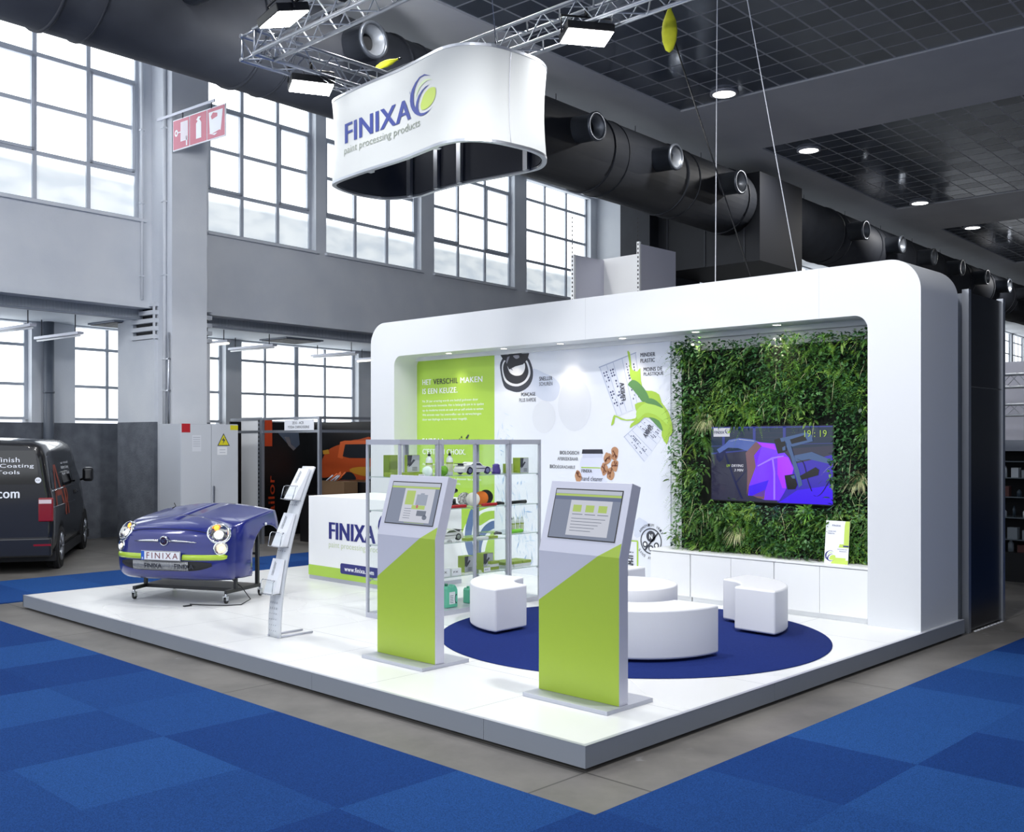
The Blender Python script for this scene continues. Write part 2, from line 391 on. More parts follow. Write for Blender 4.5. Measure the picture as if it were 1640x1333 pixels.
def window(s0, s1, z0, cols, rows, ztop, n=-.40, thick=None, sash=(), pm=MPANE, rp=RP, xs=None, zs=None, bar=.075):
    """steel window: outer frame, bars, opening sashes; panes are its part"""
    wn_i[0] += 1
    mb = MB(WP); fw = .07
    mb.box(s0, s0 + fw, n - .03, n + .05, z0, ztop); mb.box(s1 - fw, s1, n - .03, n + .05, z0, ztop); mb.box(s0, s1, n - .03, n + .06, z0, z0 + fw * .8)
    xs = xs or [s0 + (s1 - s0) * k / cols for k in range(1, cols)]
    zs = zs or [z0 + rp * k for k in range(1, rows)]
    for k, x in enumerate(xs):
        b = .12 if (thick and k in thick) else bar
        mb.box(x - b / 2, x + b / 2, n - .03, n + .045, z0, ztop)
    for z in zs: mb.box(s0, s1, n - .03, n + .04, z - bar / 2, z + bar / 2)
    XS = [s0 + fw] + list(xs) + [s1 - fw]; ZZ = [z0] + list(zs) + [ztop]
    for c, r0, r1 in sash:
        a, b_, c0, c1 = XS[c] + .02, XS[c + 1] - .02, ZZ[r0] + .03, ZZ[r1] - .03
        for q in ((a, a + .05, c0, c1), (b_ - .05, b_, c0, c1), (a, b_, c0, c0 + .05), (a, b_, c1 - .05, c1)):
            mb.box(q[0], q[1], n + .0, n + .075, q[2], q[3])
    w = struct('window_%d' % wn_i[0], mb, M_frame)
    p = MB(WP); p.quad((s0 + .03, n, z0), (s1 - .03, n, z0), (s1 - .03, n, ztop), (s0 + .03, n, ztop))
    obj('frosted_panes', p, pm, w, local=False, fix=False)
    return w
ZT = 9.45
WIN = [(-6.6, -3.5), (-3.15, -.12), (1.35, 4.16), (4.46, 7.55), (8.02, 11.28), (11.82, 15.0), (17.85, 20.9)]
x = 21.4
while x < 74: WIN.append((x, x + 3.1)); x += 3.6 if (len(WIN) % 4) else 5.6
for k, (a, b) in enumerate(WIN):
    window(a, b, ZS, 3, 4, ZT, sash=((0, 1, 3), (2, 1, 3)) if k in (1, 4) else (((0, 1, 3), (2, 1, 3)) if k in (2, 3) else ()))
mb = MB(WP)
mb.box(-9, 78, -.55, -.2, 4.60, ZS)                         # spandrel below the windows
mb.box(-9, 78, -.20, -.14, 4.60, 4.70)                      # lip along its lower edge
mb.box(-9, 78, -.55, -.2, ZT, 9.75)
prev = -9
for a, b in WIN + [(78, 79)]:
    mb.box(prev, a, -.55, -.2, ZS, ZT); prev = b
for a, b in WIN: mb.box(a - .04, b + .04, -.28, -.12, ZS - .06, ZS - .005)
struct('wall_back', mb, M_plaster)
# ground floor behind the columns
mb = MB(WP); n = -2.6
def holes(x0, x1, z0, z1, hs, nn, th):
    prev = x0
    for a, b, c, d in hs:
        mb.box(prev, a, nn - th, nn, z0, z1); mb.box(a, b, nn - th, nn, z0, c); mb.box(a, b, nn - th, nn, d, z1); prev = b
    mb.box(prev, x1, nn - th, nn, z0, z1)
HB = [(-5.0, -1.1, 2.41, 4.40), (-.2, 3.48, 2.41, 4.40), (3.92, 7.65, 2.41, 4.40), (8.6, 12.3, 2.41, 4.40), (13.2, 16.9, 2.41, 4.40)] + [(17.9 + 4.6 * k_, 21.6 + 4.6 * k_, 2.41, 4.40) for k_ in range(9)]
holes(-12, 60, 2.41, 4.6, HB, n, .4)
struct('wall_far', mb, M_plaster)
mb = MB(WP); mb.box(-12, 60, n - .4, n + .004, 0, 2.41); struct('trim_1', mb, M_dado)
for a, b, c, d in HB:
    xs = [a + (b - a) * q for q in (.22, .48, .73)]
    window(a, b, c + .06, 4, 3, d, n=n - .22, pm=MPANE2, xs=xs, zs=[3.18, 3.97], thick=(1,), bar=.06)
mb = MB(WP); mb.box(-12, 60, -2.6, -.5, 4.43, 4.6); struct('trim_2', mb, mat('soffit_paint', '#ccd4de', .7))
mb = MB(WP); mb.box(-12, 60, -.62, -.5, 4.40, 5.0); struct('trim_3', mb, M_plasterd)

# columns and the pier with the louvred top
mb = MB(WP); mb.box(.07, .84, -.2, .49, 0, 9.5); struct('trim_4', mb, M_plaster)
mb = MB(WP); mb.box(15.35, 16.0, -.2, .95, 0, 9.5); struct('trim_5', mb, M_plaster)
mb = MB(WP); mb.box(16.0, 16.7, -.2, .75, 0, 9.5); struct('trim_6', mb, M_plasterd)
mb = MB(WP); mb.box(20.95, 21.4, -.2, .5, 0, 9.5); struct('trim_7', mb, M_plaster)
mb = MB(WP); mb.box(0, 1.25, -1.3, 0, 2.41, 4.0); mb.box(.35, 1.25, -1.3, -.2, 4.0, 4.72); mb.box(0, .3, -1.3, -.75, 4.0, 4.72)
struct('trim_8', mb, M_plaster)
mb = MB(WP); mb.box(-.004, 1.254, -1.304, .004, 0, 2.41); struct('trim_9', mb, M_dado)
lv = thing('louvre_vent', 'white louvred vent with four dark slots at the top of the pier', 'vent', WP(.0, 0, 4.0))
mb = MB(WP)
for k in range(5):
    z = 4.05 + k * .155
    mb.box(-.03, 1.28, -.78, .03, z - .04, z + .04)
obj('vent_blades', mb, M_plaster, lv, local=False)
mb = MB(WP); mb.box(.06, 1.22, -.72, -.04, 4.0, 4.68); obj('vent_cavity', mb, M_blackm, lv, local=False)
mb = MB(WP); mb.box(-.02, .015, -.02, .02, 4.0, 4.7); obj('corner_post', mb, M_plaster, lv, local=False)
for s, n_, r, nm, lb, z0, z1 in ((-.16, -.16, .028, 'conduit_pipe', 'thin grey conduit pipe running up the wall left of the big column', 4.75, 9.4),
                         (.03, .30, .035, 'conduit_pipe', 'white conduit pipe running down the left side of the big column', 2.3, 9.4),
                         (.03, .44, .02, 'conduit_pipe', 'thin dark conduit on the lower left side of the big column', 2.3, 4.1)):
    mb = MB(WP); mb.tube([(s, n_, z0), (s, n_, z1)], r, 8)
    for z in (3.0, 3.6, 5.2, 6.6, 8.0):
        if z0 < z < z1: mb.box(s - r * 1.5, s + r * 1.5, n_ - r * 1.5, n_ + r * 1.2, z - .012, z + .012)
    tag(obj(nm, mb, M_plaster if r > .025 else M_alu), lb, 'pipe')
mb = MB(WP); mb.tube([(-.83, -2.45, 0), (-.83, -2.45, 4.43)], .10, 14); mb.tube([(-.83, -2.45, 3.0), (-.83, -2.45, 3.04)], .112, 14)
mb.tube([(-.83, -2.45, 1.2), (-.83, -2.45, 1.24)], .112, 14)
tag(obj('drain_pipe', mb, mat('grey_pipe', '#565d68', .4)), 'thick dark grey drain pipe on the wall behind the van', 'pipe')
# services under the low soffit
for s0_, n0_, lb in ((.35, -1.6, 'square ceiling grille above the window behind the van'), (4.6, -1.6, 'square ceiling grille above the window beside the pier')):
    t = thing('ceiling_grille', lb, 'vent', WP(s0_, n0_, 4.40), AW, 'grilles in the low soffit')
    mb = MB(); mb.box(-.55, .55, -.5, .5, 0, .028); obj('grille_frame', mb, M_plasterd, t)
    mb = MB()
    for k in range(20): mb.box(-.5, .5, -.47 + k * .049, -.45 + k * .049, -.012, 0)
    obj('grille_slats', mb, M_dark, t)
def tube_light(s, n0, n1, z, lit, lb):
    t = thing('tube_lamp', lb, 'lamp', WP(s, (n0 + n1) / 2, z), 0, 'tube lamps hung under the low soffit')
    mb = MB(WP); mb.box(s - .06, s + .06, n0, n1, z, z + .05); obj('lamp_body', mb, M_alup, t, local=False)
    mb = MB(WP); mb.tube([(s, n0 + .03, z - .025), (s, n1 - .03, z - .025)], .02, 8)
    obj('tube', mb, mat('lit_tube', '#ffffff', .4, emit='#fff6dd', es=3) if lit else mat('unlit_tube', '#eef1f4', .3), t, local=False)
    for q in (n0 + .2, n1 - .2):
        mb = MB(WP); mb.tube([(s, q, z + .05), (s, q, 4.44)], .01, 6); obj('hanger_rod', mb, M_dark, t, local=False)
for a in ((-2.0, -2.3, -.7, 4.12, False, 'unlit tube lamp hanging above the rear of the van'), (-1.1, -2.4, -.7, 4.05, False, 'tube lamp with clip spotlight hanging left of the pier'),
          (2.25, -2.4, -.75, 4.15, True, 'lit warm white tube lamp just right of the pier'), (3.45, -2.4, -.75, 4.15, False, 'unlit tube lamp second from the pier'),
          (5.9, -2.4, -.75, 4.15, False, 'unlit tube lamp third from the pier'), (7.4, -2.4, -.75, 4.15, True, 'lit tube lamp nearest the white arch')):
    tube_light(*a)
# --- ceiling
def mat_tiles():
    m = bpy.data.materials.new('gloss_black_ceiling_tiles'); m.use_nodes = True; nt = m.node_tree; b = nt.nodes['Principled BSDF']; L = nt.links
    tc = nt.nodes.new('ShaderNodeTexCoord'); sc_ = nt.nodes.new('ShaderNodeVectorMath'); sc_.operation = 'SCALE'; sc_.inputs['Scale'].default_value = 1 / .61
    L.new(tc.outputs['Object'], sc_.inputs[0])
    fl = nt.nodes.new('ShaderNodeVectorMath'); fl.operation = 'FLOOR'; L.new(sc_.outputs[0], fl.inputs[0])
    fr = nt.nodes.new('ShaderNodeVectorMath'); fr.operation = 'FRACTION'; L.new(sc_.outputs[0], fr.inputs[0])
    wn = nt.nodes.new('ShaderNodeTexWhiteNoise'); wn.noise_dimensions = '2D'; L.new(fl.outputs[0], wn.inputs['Vector'])
    sp = nt.nodes.new('ShaderNodeSeparateXYZ'); L.new(fr.outputs[0], sp.inputs[0])
    def edge(o):
        a = nt.nodes.new('ShaderNodeMath'); a.operation = 'SUBTRACT'; a.inputs[1].default_value = .5; L.new(o, a.inputs[0])
        c = nt.nodes.new('ShaderNodeMath'); c.operation = 'ABSOLUTE'; L.new(a.outputs[0], c.inputs[0])
        d = nt.nodes.new('ShaderNodeMath'); d.operation = 'GREATER_THAN'; d.inputs[1].default_value = .465; L.new(c.outputs[0], d.inputs[0]); return d
    e1, e2 = edge(sp.outputs['X']), edge(sp.outputs['Y'])
    mx = nt.nodes.new('ShaderNodeMath'); mx.operation = 'MAXIMUM'; L.new(e1.outputs[0], mx.inputs[0]); L.new(e2.outputs[0], mx.inputs[1])
    cr = nt.nodes.new('ShaderNodeValToRGB'); cr.color_ramp.elements[0].color = srgb('#6f7885'); cr.color_ramp.elements[1].color = srgb('#8e97a4'); L.new(wn.outputs['Value'], cr.inputs[0])
    mc = nt.nodes.new('ShaderNodeMixRGB'); mc.inputs[2].default_value = srgb('#c2c7d0'); L.new(mx.outputs[0], mc.inputs[0]); L.new(cr.outputs[0], mc.inputs[1])
    L.new(mc.outputs[0], b.inputs['Base Color'])
    mr = nt.nodes.new('ShaderNodeMapRange'); b.inputs['Metallic'].default_value = .35; mr.inputs[3].default_value = .1; mr.inputs[4].default_value = .6; L.new(mx.outputs[0], mr.inputs[0]); L.new(mr.outputs[0], b.inputs['Roughness'])
    g = nt.nodes.new('ShaderNodeNewGeometry')
    s1 = nt.nodes.new('ShaderNodeVectorMath'); s1.operation = 'SUBTRACT'; s1.inputs[1].default_value = (.5, .5, .5); L.new(wn.outputs['Color'], s1.inputs[0])
    s2 = nt.nodes.new('ShaderNodeVectorMath'); s2.operation = 'SCALE'; s2.inputs['Scale'].default_value = .014; L.new(s1.outputs[0], s2.inputs[0])
    s3 = nt.nodes.new('ShaderNodeVectorMath'); s3.operation = 'ADD'; L.new(g.outputs['Normal'], s3.inputs[0]); L.new(s2.outputs[0], s3.inputs[1])
    s4 = nt.nodes.new('ShaderNodeVectorMath'); s4.operation = 'NORMALIZE'; L.new(s3.outputs[0], s4.inputs[0]); L.new(s4.outputs[0], b.inputs['Normal'])
    b.inputs['Specular IOR Level'].default_value = .9
    return m
MT = mat_tiles()
fields = [(-9.6, -3.45), (.55, 9.72), (13.6, 22.78), (26.9, 36.1), (40.1, 49.3), (53.3, 62.4)]
mb = MB(HP)
mb.box(-10, 90, -3.5, 5.70, 9.5, 9.75)
prev = -10
for a, b in fields + [(90, 91)]: mb.box(prev, a, 5.70, 26, 9.5, 9.75); prev = b
for a, b in fields: mb.box(a, b, 19.0, 26, 9.5, 9.75)
struct('ceiling', mb, M_ceilp)
mb = MB(HP); mb.box(-10, 90, 26, 26.3, 0, 9.75); struct('wall_right', mb, M_plasterd)
mb = MB(HP); mb.box(78, 78.3, -3, 26, 0, 9.75); struct('wall_end', mb, M_plasterd)
for k, (a, b) in enumerate(fields):
    mb = MB(); mb.box(0, b - a, -13.3, 0, 0, .05)
    o = struct('trim_%d' % (10 + k), mb, MT, loc=(0, 0, 0)); o.location = HP(a, 5.70, 9.53); o.rotation_euler = (0, 0, AH)
dl_lab = ['round downlight in the near ceiling field, right of the yellow bag', 'round downlight at the near corner of the second ceiling field',
          'round downlight at the far corner of the second ceiling field', 'round downlight at the edge of the farthest ceiling field']
for k, (s, n_) in enumerate(((9.25, 7.07), (14.5, 6.55), (22.3, 6.6), (27.3, 6.65))):
    t = thing('downlight', dl_lab[k], 'lamp', HP(s, n_, 9.47), 0, 'round downlights in the tiled ceiling')
    mb = MB(); mb.lathe([(.24, .0), (.30, .0), (.30, .06), (.24, .06)], seg=32, cap=False); obj('lamp_ring', mb, M_alup, t)
    mb = MB(); mb.lathe([(.245, .005), (.245, .02)], seg=32); obj('lamp_lens', mb, mat('downlight_lens', '#ffffff', .4, emit='#fdfdf6', es=6), t)

# --- round ventilation duct with jet nozzles and the square drop box
DN, DZ, DR = 4.34, 8.42, .84
t = thing('air_duct', 'long dark round ventilation duct under the ceiling with grey nozzles and square drop box', 'duct', HP(15, DN, DZ - DR))
for a, b in ((-10, 14.4), (16.8, 70)):
    mb = MB(HP); mb.tube([(a, DN, DZ), (b, DN, DZ)], DR, 40); obj('duct_tube', mb, M_duct, t, local=False)
    s = math.ceil((a + 1.6) / 3) * 3 - 1.1
    while s < b - .2:
        mb = MB(HP); mb.tube([(s, DN, DZ), (s + .05, DN, DZ)], DR + .03, 40); obj('duct_collar', mb, M_duct, t, local=False)
        mb = MB(HP); mb.tube([(s + .55, DN, DZ), (s + .58, DN, DZ)], DR + .018, 40); obj('duct_collar', mb, M_duct, t, local=False); s += 3.0 if s < 40 else 9
    s = math.ceil(a / 3) * 3 + .9
    while s < b:
        mb = MB(HP); mb.tube([(s, DN, DZ + DR - .01), (s, DN, 9.5)], .008, 5); obj('hanger_wire', mb, M_dark, t, local=False); s += 3.0 if s < 40 else 9
M_cone = mat('nozzle_cone_grey', '#8c9199', .4, .5)
axn = -H_.cross(Vector((0, 0, 1))) * -1.0
axn = (HN_ + Vector((0, 0, -.04))).normalized()
for s in (-2.4, .6, 3.6, 6.6, 9.6, 12.6, 20.4, 23.4, 26.4, 29.4, 32.4, 35.4, 38.4, 41.4, 44.4):
    P = HP(s, DN + .70, DZ + .07)
    mb = MB(); mb.lathe([(.275, -.1), (.275, .56), (.295, .56), (.295, .63), (.245, .63), (.245, .56)], P, axn, 28, cap=False); nz_ = obj('jet_nozzle', mb, M_duct2, t, local=False)
    mb = MB(); mb.lathe([(.24, .60), (.14, .49), (.14, .40)], P, axn, 28, cap=False); obj('nozzle_cone', mb, M_cone, nz_, local=False)
    mb = MB(); mb.lathe([(.145, .42), (.145, .41)], P, axn, 24); obj('nozzle_throat', mb, M_blackm, nz_, local=False)
mb = MB(HP); mb.box(14.35, 16.85, 2.1, 5.25, 6.8, 9.15); bx_ = obj('drop_box', mb, mat('drop_box_black', '#1c1f27', .6), t, local=False)
mb = MB(HP); mb.box(13.9, 16.6, 1.1, 2.1, 4.6, 9.2); obj('riser_shaft', mb, M_duct, t, local=False)
for q in (2.4, 3.6, 4.8):
    mb = MB(HP); mb.box(14.33, 14.35, q - .02, q + .02, 6.82, 9.1); obj('seam_strip', mb, M_dark, bx_, local=False)

# ================================================================ STAND
PZ = .16
AX = 5.21            # front plane of the arch
BX = 5.67            # printed back panel
def mat_platform():
    m = bpy.data.materials.new('white_floor_boards'); m.use_nodes = True; nt = m.node_tree; b = nt.nodes['Principled BSDF']; L = nt.links
    g = nt.nodes.new('ShaderNodeNewGeometry'); mp = nt.nodes.new('ShaderNodeMapping'); mp.inputs['Location'].default_value = (0.02, -.035, 0); L.new(g.outputs['Position'], mp.inputs[0])
    br = nt.nodes.new('ShaderNodeTexBrick'); br.offset = 0; br.inputs['Scale'].default_value = 1; br.inputs['Brick Width'].default_value = 1.12; br.inputs['Row Height'].default_value = 1.12
    br.inputs['Mortar Size'].default_value = .0028; br.inputs['Mortar Smooth'].default_value = 0
    br.inputs['Color1'].default_value = br.inputs['Color2'].default_value = srgb('#e9ebec'); br.inputs['Mortar'].default_value = srgb('#a9adb3')
    L.new(mp.outputs[0], br.inputs['Vector']); L.new(br.outputs['Color'], b.inputs['Base Color'])
    n = nt.nodes.new('ShaderNodeTexNoise'); n.inputs['Scale'].default_value = 2.0
    mr = nt.nodes.new('ShaderNodeMapRange'); mr.inputs[3].default_value = .18; mr.inputs[4].default_value = .36; L.new(n.outputs['Fac'], mr.inputs[0]); L.new(mr.outputs[0], b.inputs['Roughness'])
    return m
t = thing('stand_platform', 'low white platform of the exhibition stand with silver edge fascia', 'platform', (3.1, 4.5, 0))
mb = MB(); mb.box(.012, 6.23, .012, 8.935, .02, PZ); obj('deck', mb, mat_platform(), t, local=False)
mb = MB(); mb.box(.1, 6.1, .1, 8.8, 0.0, .02); obj('underframe', mb, M_blackm, t, local=False)
for a, b in ((0, .9), (.9, 2.9), (2.9, 6.1), (6.1, 8.12), (8.12, 8.95)):
    mb = MB(); mb.box(0, .012, a + .0015, b - .0015, .022, PZ + .002); obj('fascia_board', mb, mat('fascia_silver', '#8e949e', .45, .1), t, local=False)
for a, b in ((0, 2.3), (2.3, 4.53), (4.53, 6.24)):
    mb = MB(); mb.box(a + .0015, b - .0015, 0, .012, .022, PZ + .002); obj('fascia_board', mb, mat('fascia_silver', '#8e949e', .45, .1), t, local=False)
mb = MB(); mb.box(0, 6.24, 8.935, 8.95, .022, PZ); obj('fascia_board', mb, mat('fascia_silver', '#8e949e', .45, .1), t, local=False)
mb = MB(); mb.quad((-.001, -.001, PZ + .0035), (.03, .03, PZ + .0035), (.03, 8.94, PZ + .0035), (-.001, 8.95, PZ + .0035)); mb.quad((-.001, -.001, PZ + .0035), (6.24, -.001, PZ + .0035), (6.24, .03, PZ + .0035), (.03, .03, PZ + .0035))
obj('edge_trim', mb, M_alup, t, local=False, fix=False)

def rrect(y0, y1, z0, z1, r, seg=10, bottom=False):
    """outline with rounded top corners, straight down to z0"""
    ps = [(y0, z0), (y0, z1 - r)]
    for k in range(1, seg): a = pi - k * pi / 2 / seg; ps.append((y0 + r + r * cos(a), z1 - r + r * sin(a)))
    ps += [(y0 + r, z1), (y1 - r, z1)]
    for k in range(1, seg): a = pi / 2 - k * pi / 2 / seg; ps.append((y1 - r + r * cos(a), z1 - r + r * sin(a)))
    ps += [(y1, z1 - r), (y1, z0)]
    return ps
arch = thing('stand_arch', 'large white rounded arch wall framing the back of the stand', 'wall', (5.7, 4.4, PZ))
Y0, Y1, ZA, IY0, IY1, ZI = .045, 8.745, 3.88, .592, 8.17, 3.347
def strip(mb, o, i, x0, x1):
    f = lambda a, b, d: (d, a, b); n = len(o)
    oa = [mb.av(f(p[0], p[1], x0)) for p in o]; ob = [mb.av(f(p[0], p[1], x1)) for p in o]
    ia = [mb.av(f(p[0], p[1], x0)) for p in i]; ib = [mb.av(f(p[0], p[1], x1)) for p in i]
    for k in range(n - 1):
        mb.smooth = False
        mb.af([oa[k], oa[k + 1], ia[k + 1], ia[k]]); mb.af([ob[k], ob[k + 1], ib[k + 1], ib[k]])
        mb.smooth = True
        mb.af([oa[k], oa[k + 1], ob[k + 1], ob[k]]); mb.af([ia[k], ia[k + 1], ib[k + 1], ib[k]])
    mb.smooth = False
    for k in (0, n - 1): mb.af([oa[k], ia[k], ib[k], ob[k]])
mb = MB(); strip(mb, rrect(Y0, Y1, PZ, ZA, .33, 14), rrect(IY0, IY1, PZ, ZI, .15, 14), AX, 6.17)
mb.mi(1)
for y in (1.13, 4.35): mb.box(AX - .0006, AX, y - .0025, y + .0025, ZI + .001, ZA - .001)
o = obj('arch_shell', mb, [M_arch, mat('panel_seam', '#c9ccd2', .6)], arch, local=False)
e = o.modifiers.new('edges', 'EDGE_SPLIT'); e.split_angle = radians(35)
mb = MB(); mb.box(BX + .02, 5.85, IY0, IY1, PZ, ZI); obj('back_panel', mb, M_arch, arch, local=False)
mb = MB(); mb.box(BX - .06, BX + .03, IY0, IY1, 3.29, ZI); obj('shadow_gap_strip', mb, M_arch, arch, local=False)
SPX = 5.42
spots = [(5.487,7.161),(5.432,6.015),(5.474,4.958),(5.536,3.916),(5.537,2.821),(5.550,1.743)]
for p in spots:
    y = p[1]; xs_ = SPX
    mb = MB(); mb.lathe([(.045, 0), (.06, 0), (.06, -.006), (.045, -.004)], (xs_, y, ZI), seg=20, cap=False); rg = obj('spotlight_ring', mb, M_print_w, arch, local=False)
    mb = MB(); mb.lathe([(.044, .0), (.044, -.002)], (xs_, y, ZI), seg=20); l_ = obj('spotlight_lens', mb, mat('spot_lens', '#ffffff', .4, emit='#fff1dc', es=14), arch, local=False)
    d = bpy.data.lights.new('recessed_spot_light', 'SPOT'); d.energy = 16; d.spot_size = radians(95); d.spot_blend = .7; d.color = (1, .86, .68); d.shadow_soft_size = .04
    s_ = bpy.data.objects.new('recessed_spot_light', d); COL.objects.link(s_); s_.location = (xs_, y, ZI - .012); s_.rotation_euler = (0, radians(-3), 0)

# --- printed back wall (flat graphics)
pw = thing('printed_wall_panel', 'large printed graphic panel in the arch with lime text field and product pictures', 'wall panel', (BX, 5.7, .6))
PY0, PY1 = 3.36, 8.17
mb = MB(); mb.box(BX, BX + .02, PY0, PY1, PZ, 3.29)
obj('panel_board', mb, mat('print_base', '#e9edf6', .45, var='#e2e7f3', vscale=.6), pw, local=False)
E_ = .0012
def art(name, items, mats, k=1, label=None):
    """flat printed shapes on the back panel: items = list of (material index, layer, outline)"""
    mb = MB()
    for mi, ly, ps in items:
        mb.mi(mi); mb.poly(ps, fX(BX - E_ * (k + ly * .6)))
    return obj(name, mb, mats, pw, local=False, fix=False, label=label)
def txt(name, rows, mats, k=4, label=None):
    """rows: (string, y_left, z_bottom, width, height, material index, bold)"""
    mb = MB()
    for s, y, z, w, h, mi, bo in rows:
        mb.mi(mi); put_text(mb, s, lambda u, v: (BX - E_ * k, -u, v), -y, z, w, h, bo)
    return obj(name, mb, mats, pw, local=False, fix=False, label=label)
gy = [(8.167,2.109),(6.451,2.105)]
GY0, GY1 = gy[1][0], gy[0][0]
art('lime_field', [(0, 0, [(GY0, .52), (GY1, .52), (GY1, 3.29), (GY0, 3.29)])], [M_limep])
q = [(8.033,2.898),(6.697,2.913),(8.033,2.771),(7.207,2.802),(8.063,2.557),(6.684,2.574),(8.063,1.894),(7.044,1.911),(8.063,2.353)]
yL = q[0][0]
TW = yL - q[1][0]
bl_ = [(8.033,2.917),(8.033,2.776),(8.033,2.635),(8.033,2.352),(8.033,2.002),(8.033,1.841),(8.033,1.661),(8.033,3.000)]
H1 = bl_[7][1] - bl_[0][1]
def head(z, parts): return [(s_, yL - a_ * TW, z, w_ * TW, H1, m_, .022) for s_, a_, w_, m_ in parts]
txt('headline_text', head(bl_[0][1], [('HET', 0, .155, 0), ('VERSCHIL', .188, .42, 1), ('MAKEN', .645, .355, 0)]) + head(bl_[1][1], [('IS EEN KEUZE.', 0, .60, 0)]) +
    head(bl_[4][1], [('FAIRE LA', 0, .38, 0), ('DIFFÉRENCE,', .42, .56, 1)]) + head(bl_[5][1], [("C'EST UN CHOIX.", 0, .73, 0)]), [M_print_w, M_dark])
body = ["Na 20 jaar ervaring wordt ons bedrijf gedreven door", "voortdurende innovatie. Het is belangrijk om in te spelen", "op de moderne trends en ook om er zelf enkele te zetten.", "We streven naar het overtreffen van de verwachtingen", "door een bijdrage te leveren waar mogelijk."]
rows = []; LS = (bl_[2][1] - bl_[3][1]) / 4
for k, s in enumerate(body): rows.append((s, yL, bl_[2][1] - k * LS, (.93, 1.02, 1.02, .98, .76)[k] * TW, .046, 0, .004))
body2 = ["Après 20 ans d'expérience, notre entreprise est", "guidée par l'innovation permanente. Il est important", "de suivre les tendances et aussi d'en créer", "quelques-unes. Nous visons à dépasser les attentes", "en contribuant là où c'est possible."]
for k, s in enumerate(body2): rows.append((s, yL, bl_[6][1] - k * LS, (.88, 1.0, .82, .98, .65)[k] * TW, .046, 0, .004))
txt('body_text', rows, [M_print_w])
# big logo swoosh, cut off at the edge of the lime field
z0 = .52
def clipY(ps, ymin):
    out = []
    for i in range(len(ps)):
        a, b = ps[i], ps[(i + 1) % len(ps)]
        if a[0] >= ymin: out.append(a)
        if (a[0] >= ymin) != (b[0] >= ymin):
            t_ = (ymin - a[0]) / (b[0] - a[0]); out.append((ymin, a[1] + t_ * (b[1] - a[1])))
    return out
o1 = smooth_loop([(6.451,1.089),(6.671,1.043),(6.909,0.939),(7.071,0.781),(7.152,0.589),(7.139,0.421),(7.030,0.243),(6.869,0.090),(6.671,0.016),(6.451,0.019),(6.098,0.097),(6.098,1.105)], 3)
o2 = smooth_loop([(6.451,0.980),(6.632,0.925),(6.763,0.799),(6.816,0.648),(6.803,0.483),(6.737,0.341),(6.790,0.263),(6.869,0.210),(6.976,0.313),(7.057,0.446),(7.071,0.594),(7.017,0.747),(6.896,0.884),(6.763,0.974),(6.606,1.018),(6.349,1.058),(6.098,1.052)], 3)
b1 = smooth_loop([(6.936,1.039),(6.869,0.941),(6.909,0.763),(6.923,0.604),(6.869,0.395),(6.790,0.217),(6.896,0.254),(7.003,0.357),(7.071,0.520),(7.071,0.688),(7.030,0.849)], 3)
i1 = smooth_loop([(6.451,0.899),(6.632,0.843),(6.737,0.727),(6.776,0.559),(6.750,0.340),(6.684,0.409),(6.632,0.569),(6.554,0.683),(6.451,0.744),(6.223,0.848)], 3)
b2 = smooth_loop([(6.451,0.890),(6.632,0.816),(6.763,0.670),(6.803,0.492),(6.763,0.265),(6.658,0.228),(6.724,0.406),(6.684,0.583),(6.580,0.718),(6.349,0.823)], 3)
lf = smooth_loop([(6.451,0.726),(6.554,0.647),(6.632,0.477),(6.645,0.293),(6.451,0.218),(6.160,0.494)], 3)
A_ = [(0, 0, clipY(o1, GY0)), (1, 1, clipY(smooth_loop([(6.451,0.853),(6.658,0.805),(6.776,0.669),(6.816,0.482),(6.750,0.266),(6.632,0.139),(6.413,0.131),(6.160,0.225),(6.160,0.870)], 3), GY0))]
A_ = [(0, 0, clipY(o1, GY0)),
      (2, 1, clipY(smooth_loop([(6.349,1.031),(6.580,1.019),(6.737,0.966),(6.790,0.871),(6.763,0.799),(6.658,0.842),(6.528,0.904),(6.349,0.940)], 3), GY0)),
      (1, 2, b1), (1, 3, clipY(b2, GY0)), (2, 3, clipY(lf, GY0))]
art('big_logo_print', A_, [M_print_w, M_slate, M_limep], 2)
# sander picture at the top
def circ(cx, cy, rx, ry, n=28): return [(cx + rx * cos(2 * pi * k / n), cy + ry * sin(2 * pi * k / n)) for k in range(n)]
dc = [(4.927,2.541),(4.633,2.533),(4.927,2.903),(5.484,2.381),(5.265,2.377),(5.484,2.606)]
art('shadow_print', [(0, 0, smooth_loop([(5.721,3.050),(5.473,2.987),(5.288,2.910),(5.185,2.786),(5.265,2.617),(5.473,2.606),(5.673,2.698),(5.877,2.758)], 4)), (1, 1, circ(dc[0][0], dc[0][1], dc[0][0] - dc[1][0], dc[2][1] - dc[0][1])), (1, 1, circ(dc[3][0], dc[3][1], dc[3][0] - dc[4][0], dc[5][1] - dc[3][1])),
    (0, 0, [(4.029,0.812),(3.959,0.993),(3.840,1.072),(3.722,1.022),(3.644,0.932),(3.722,0.872),(3.879,0.806)])],
    [mat('soft_blue_print', '#d3daeb', .6), mat('pale_disc_print', '#dfe3ec', .6)], 1)
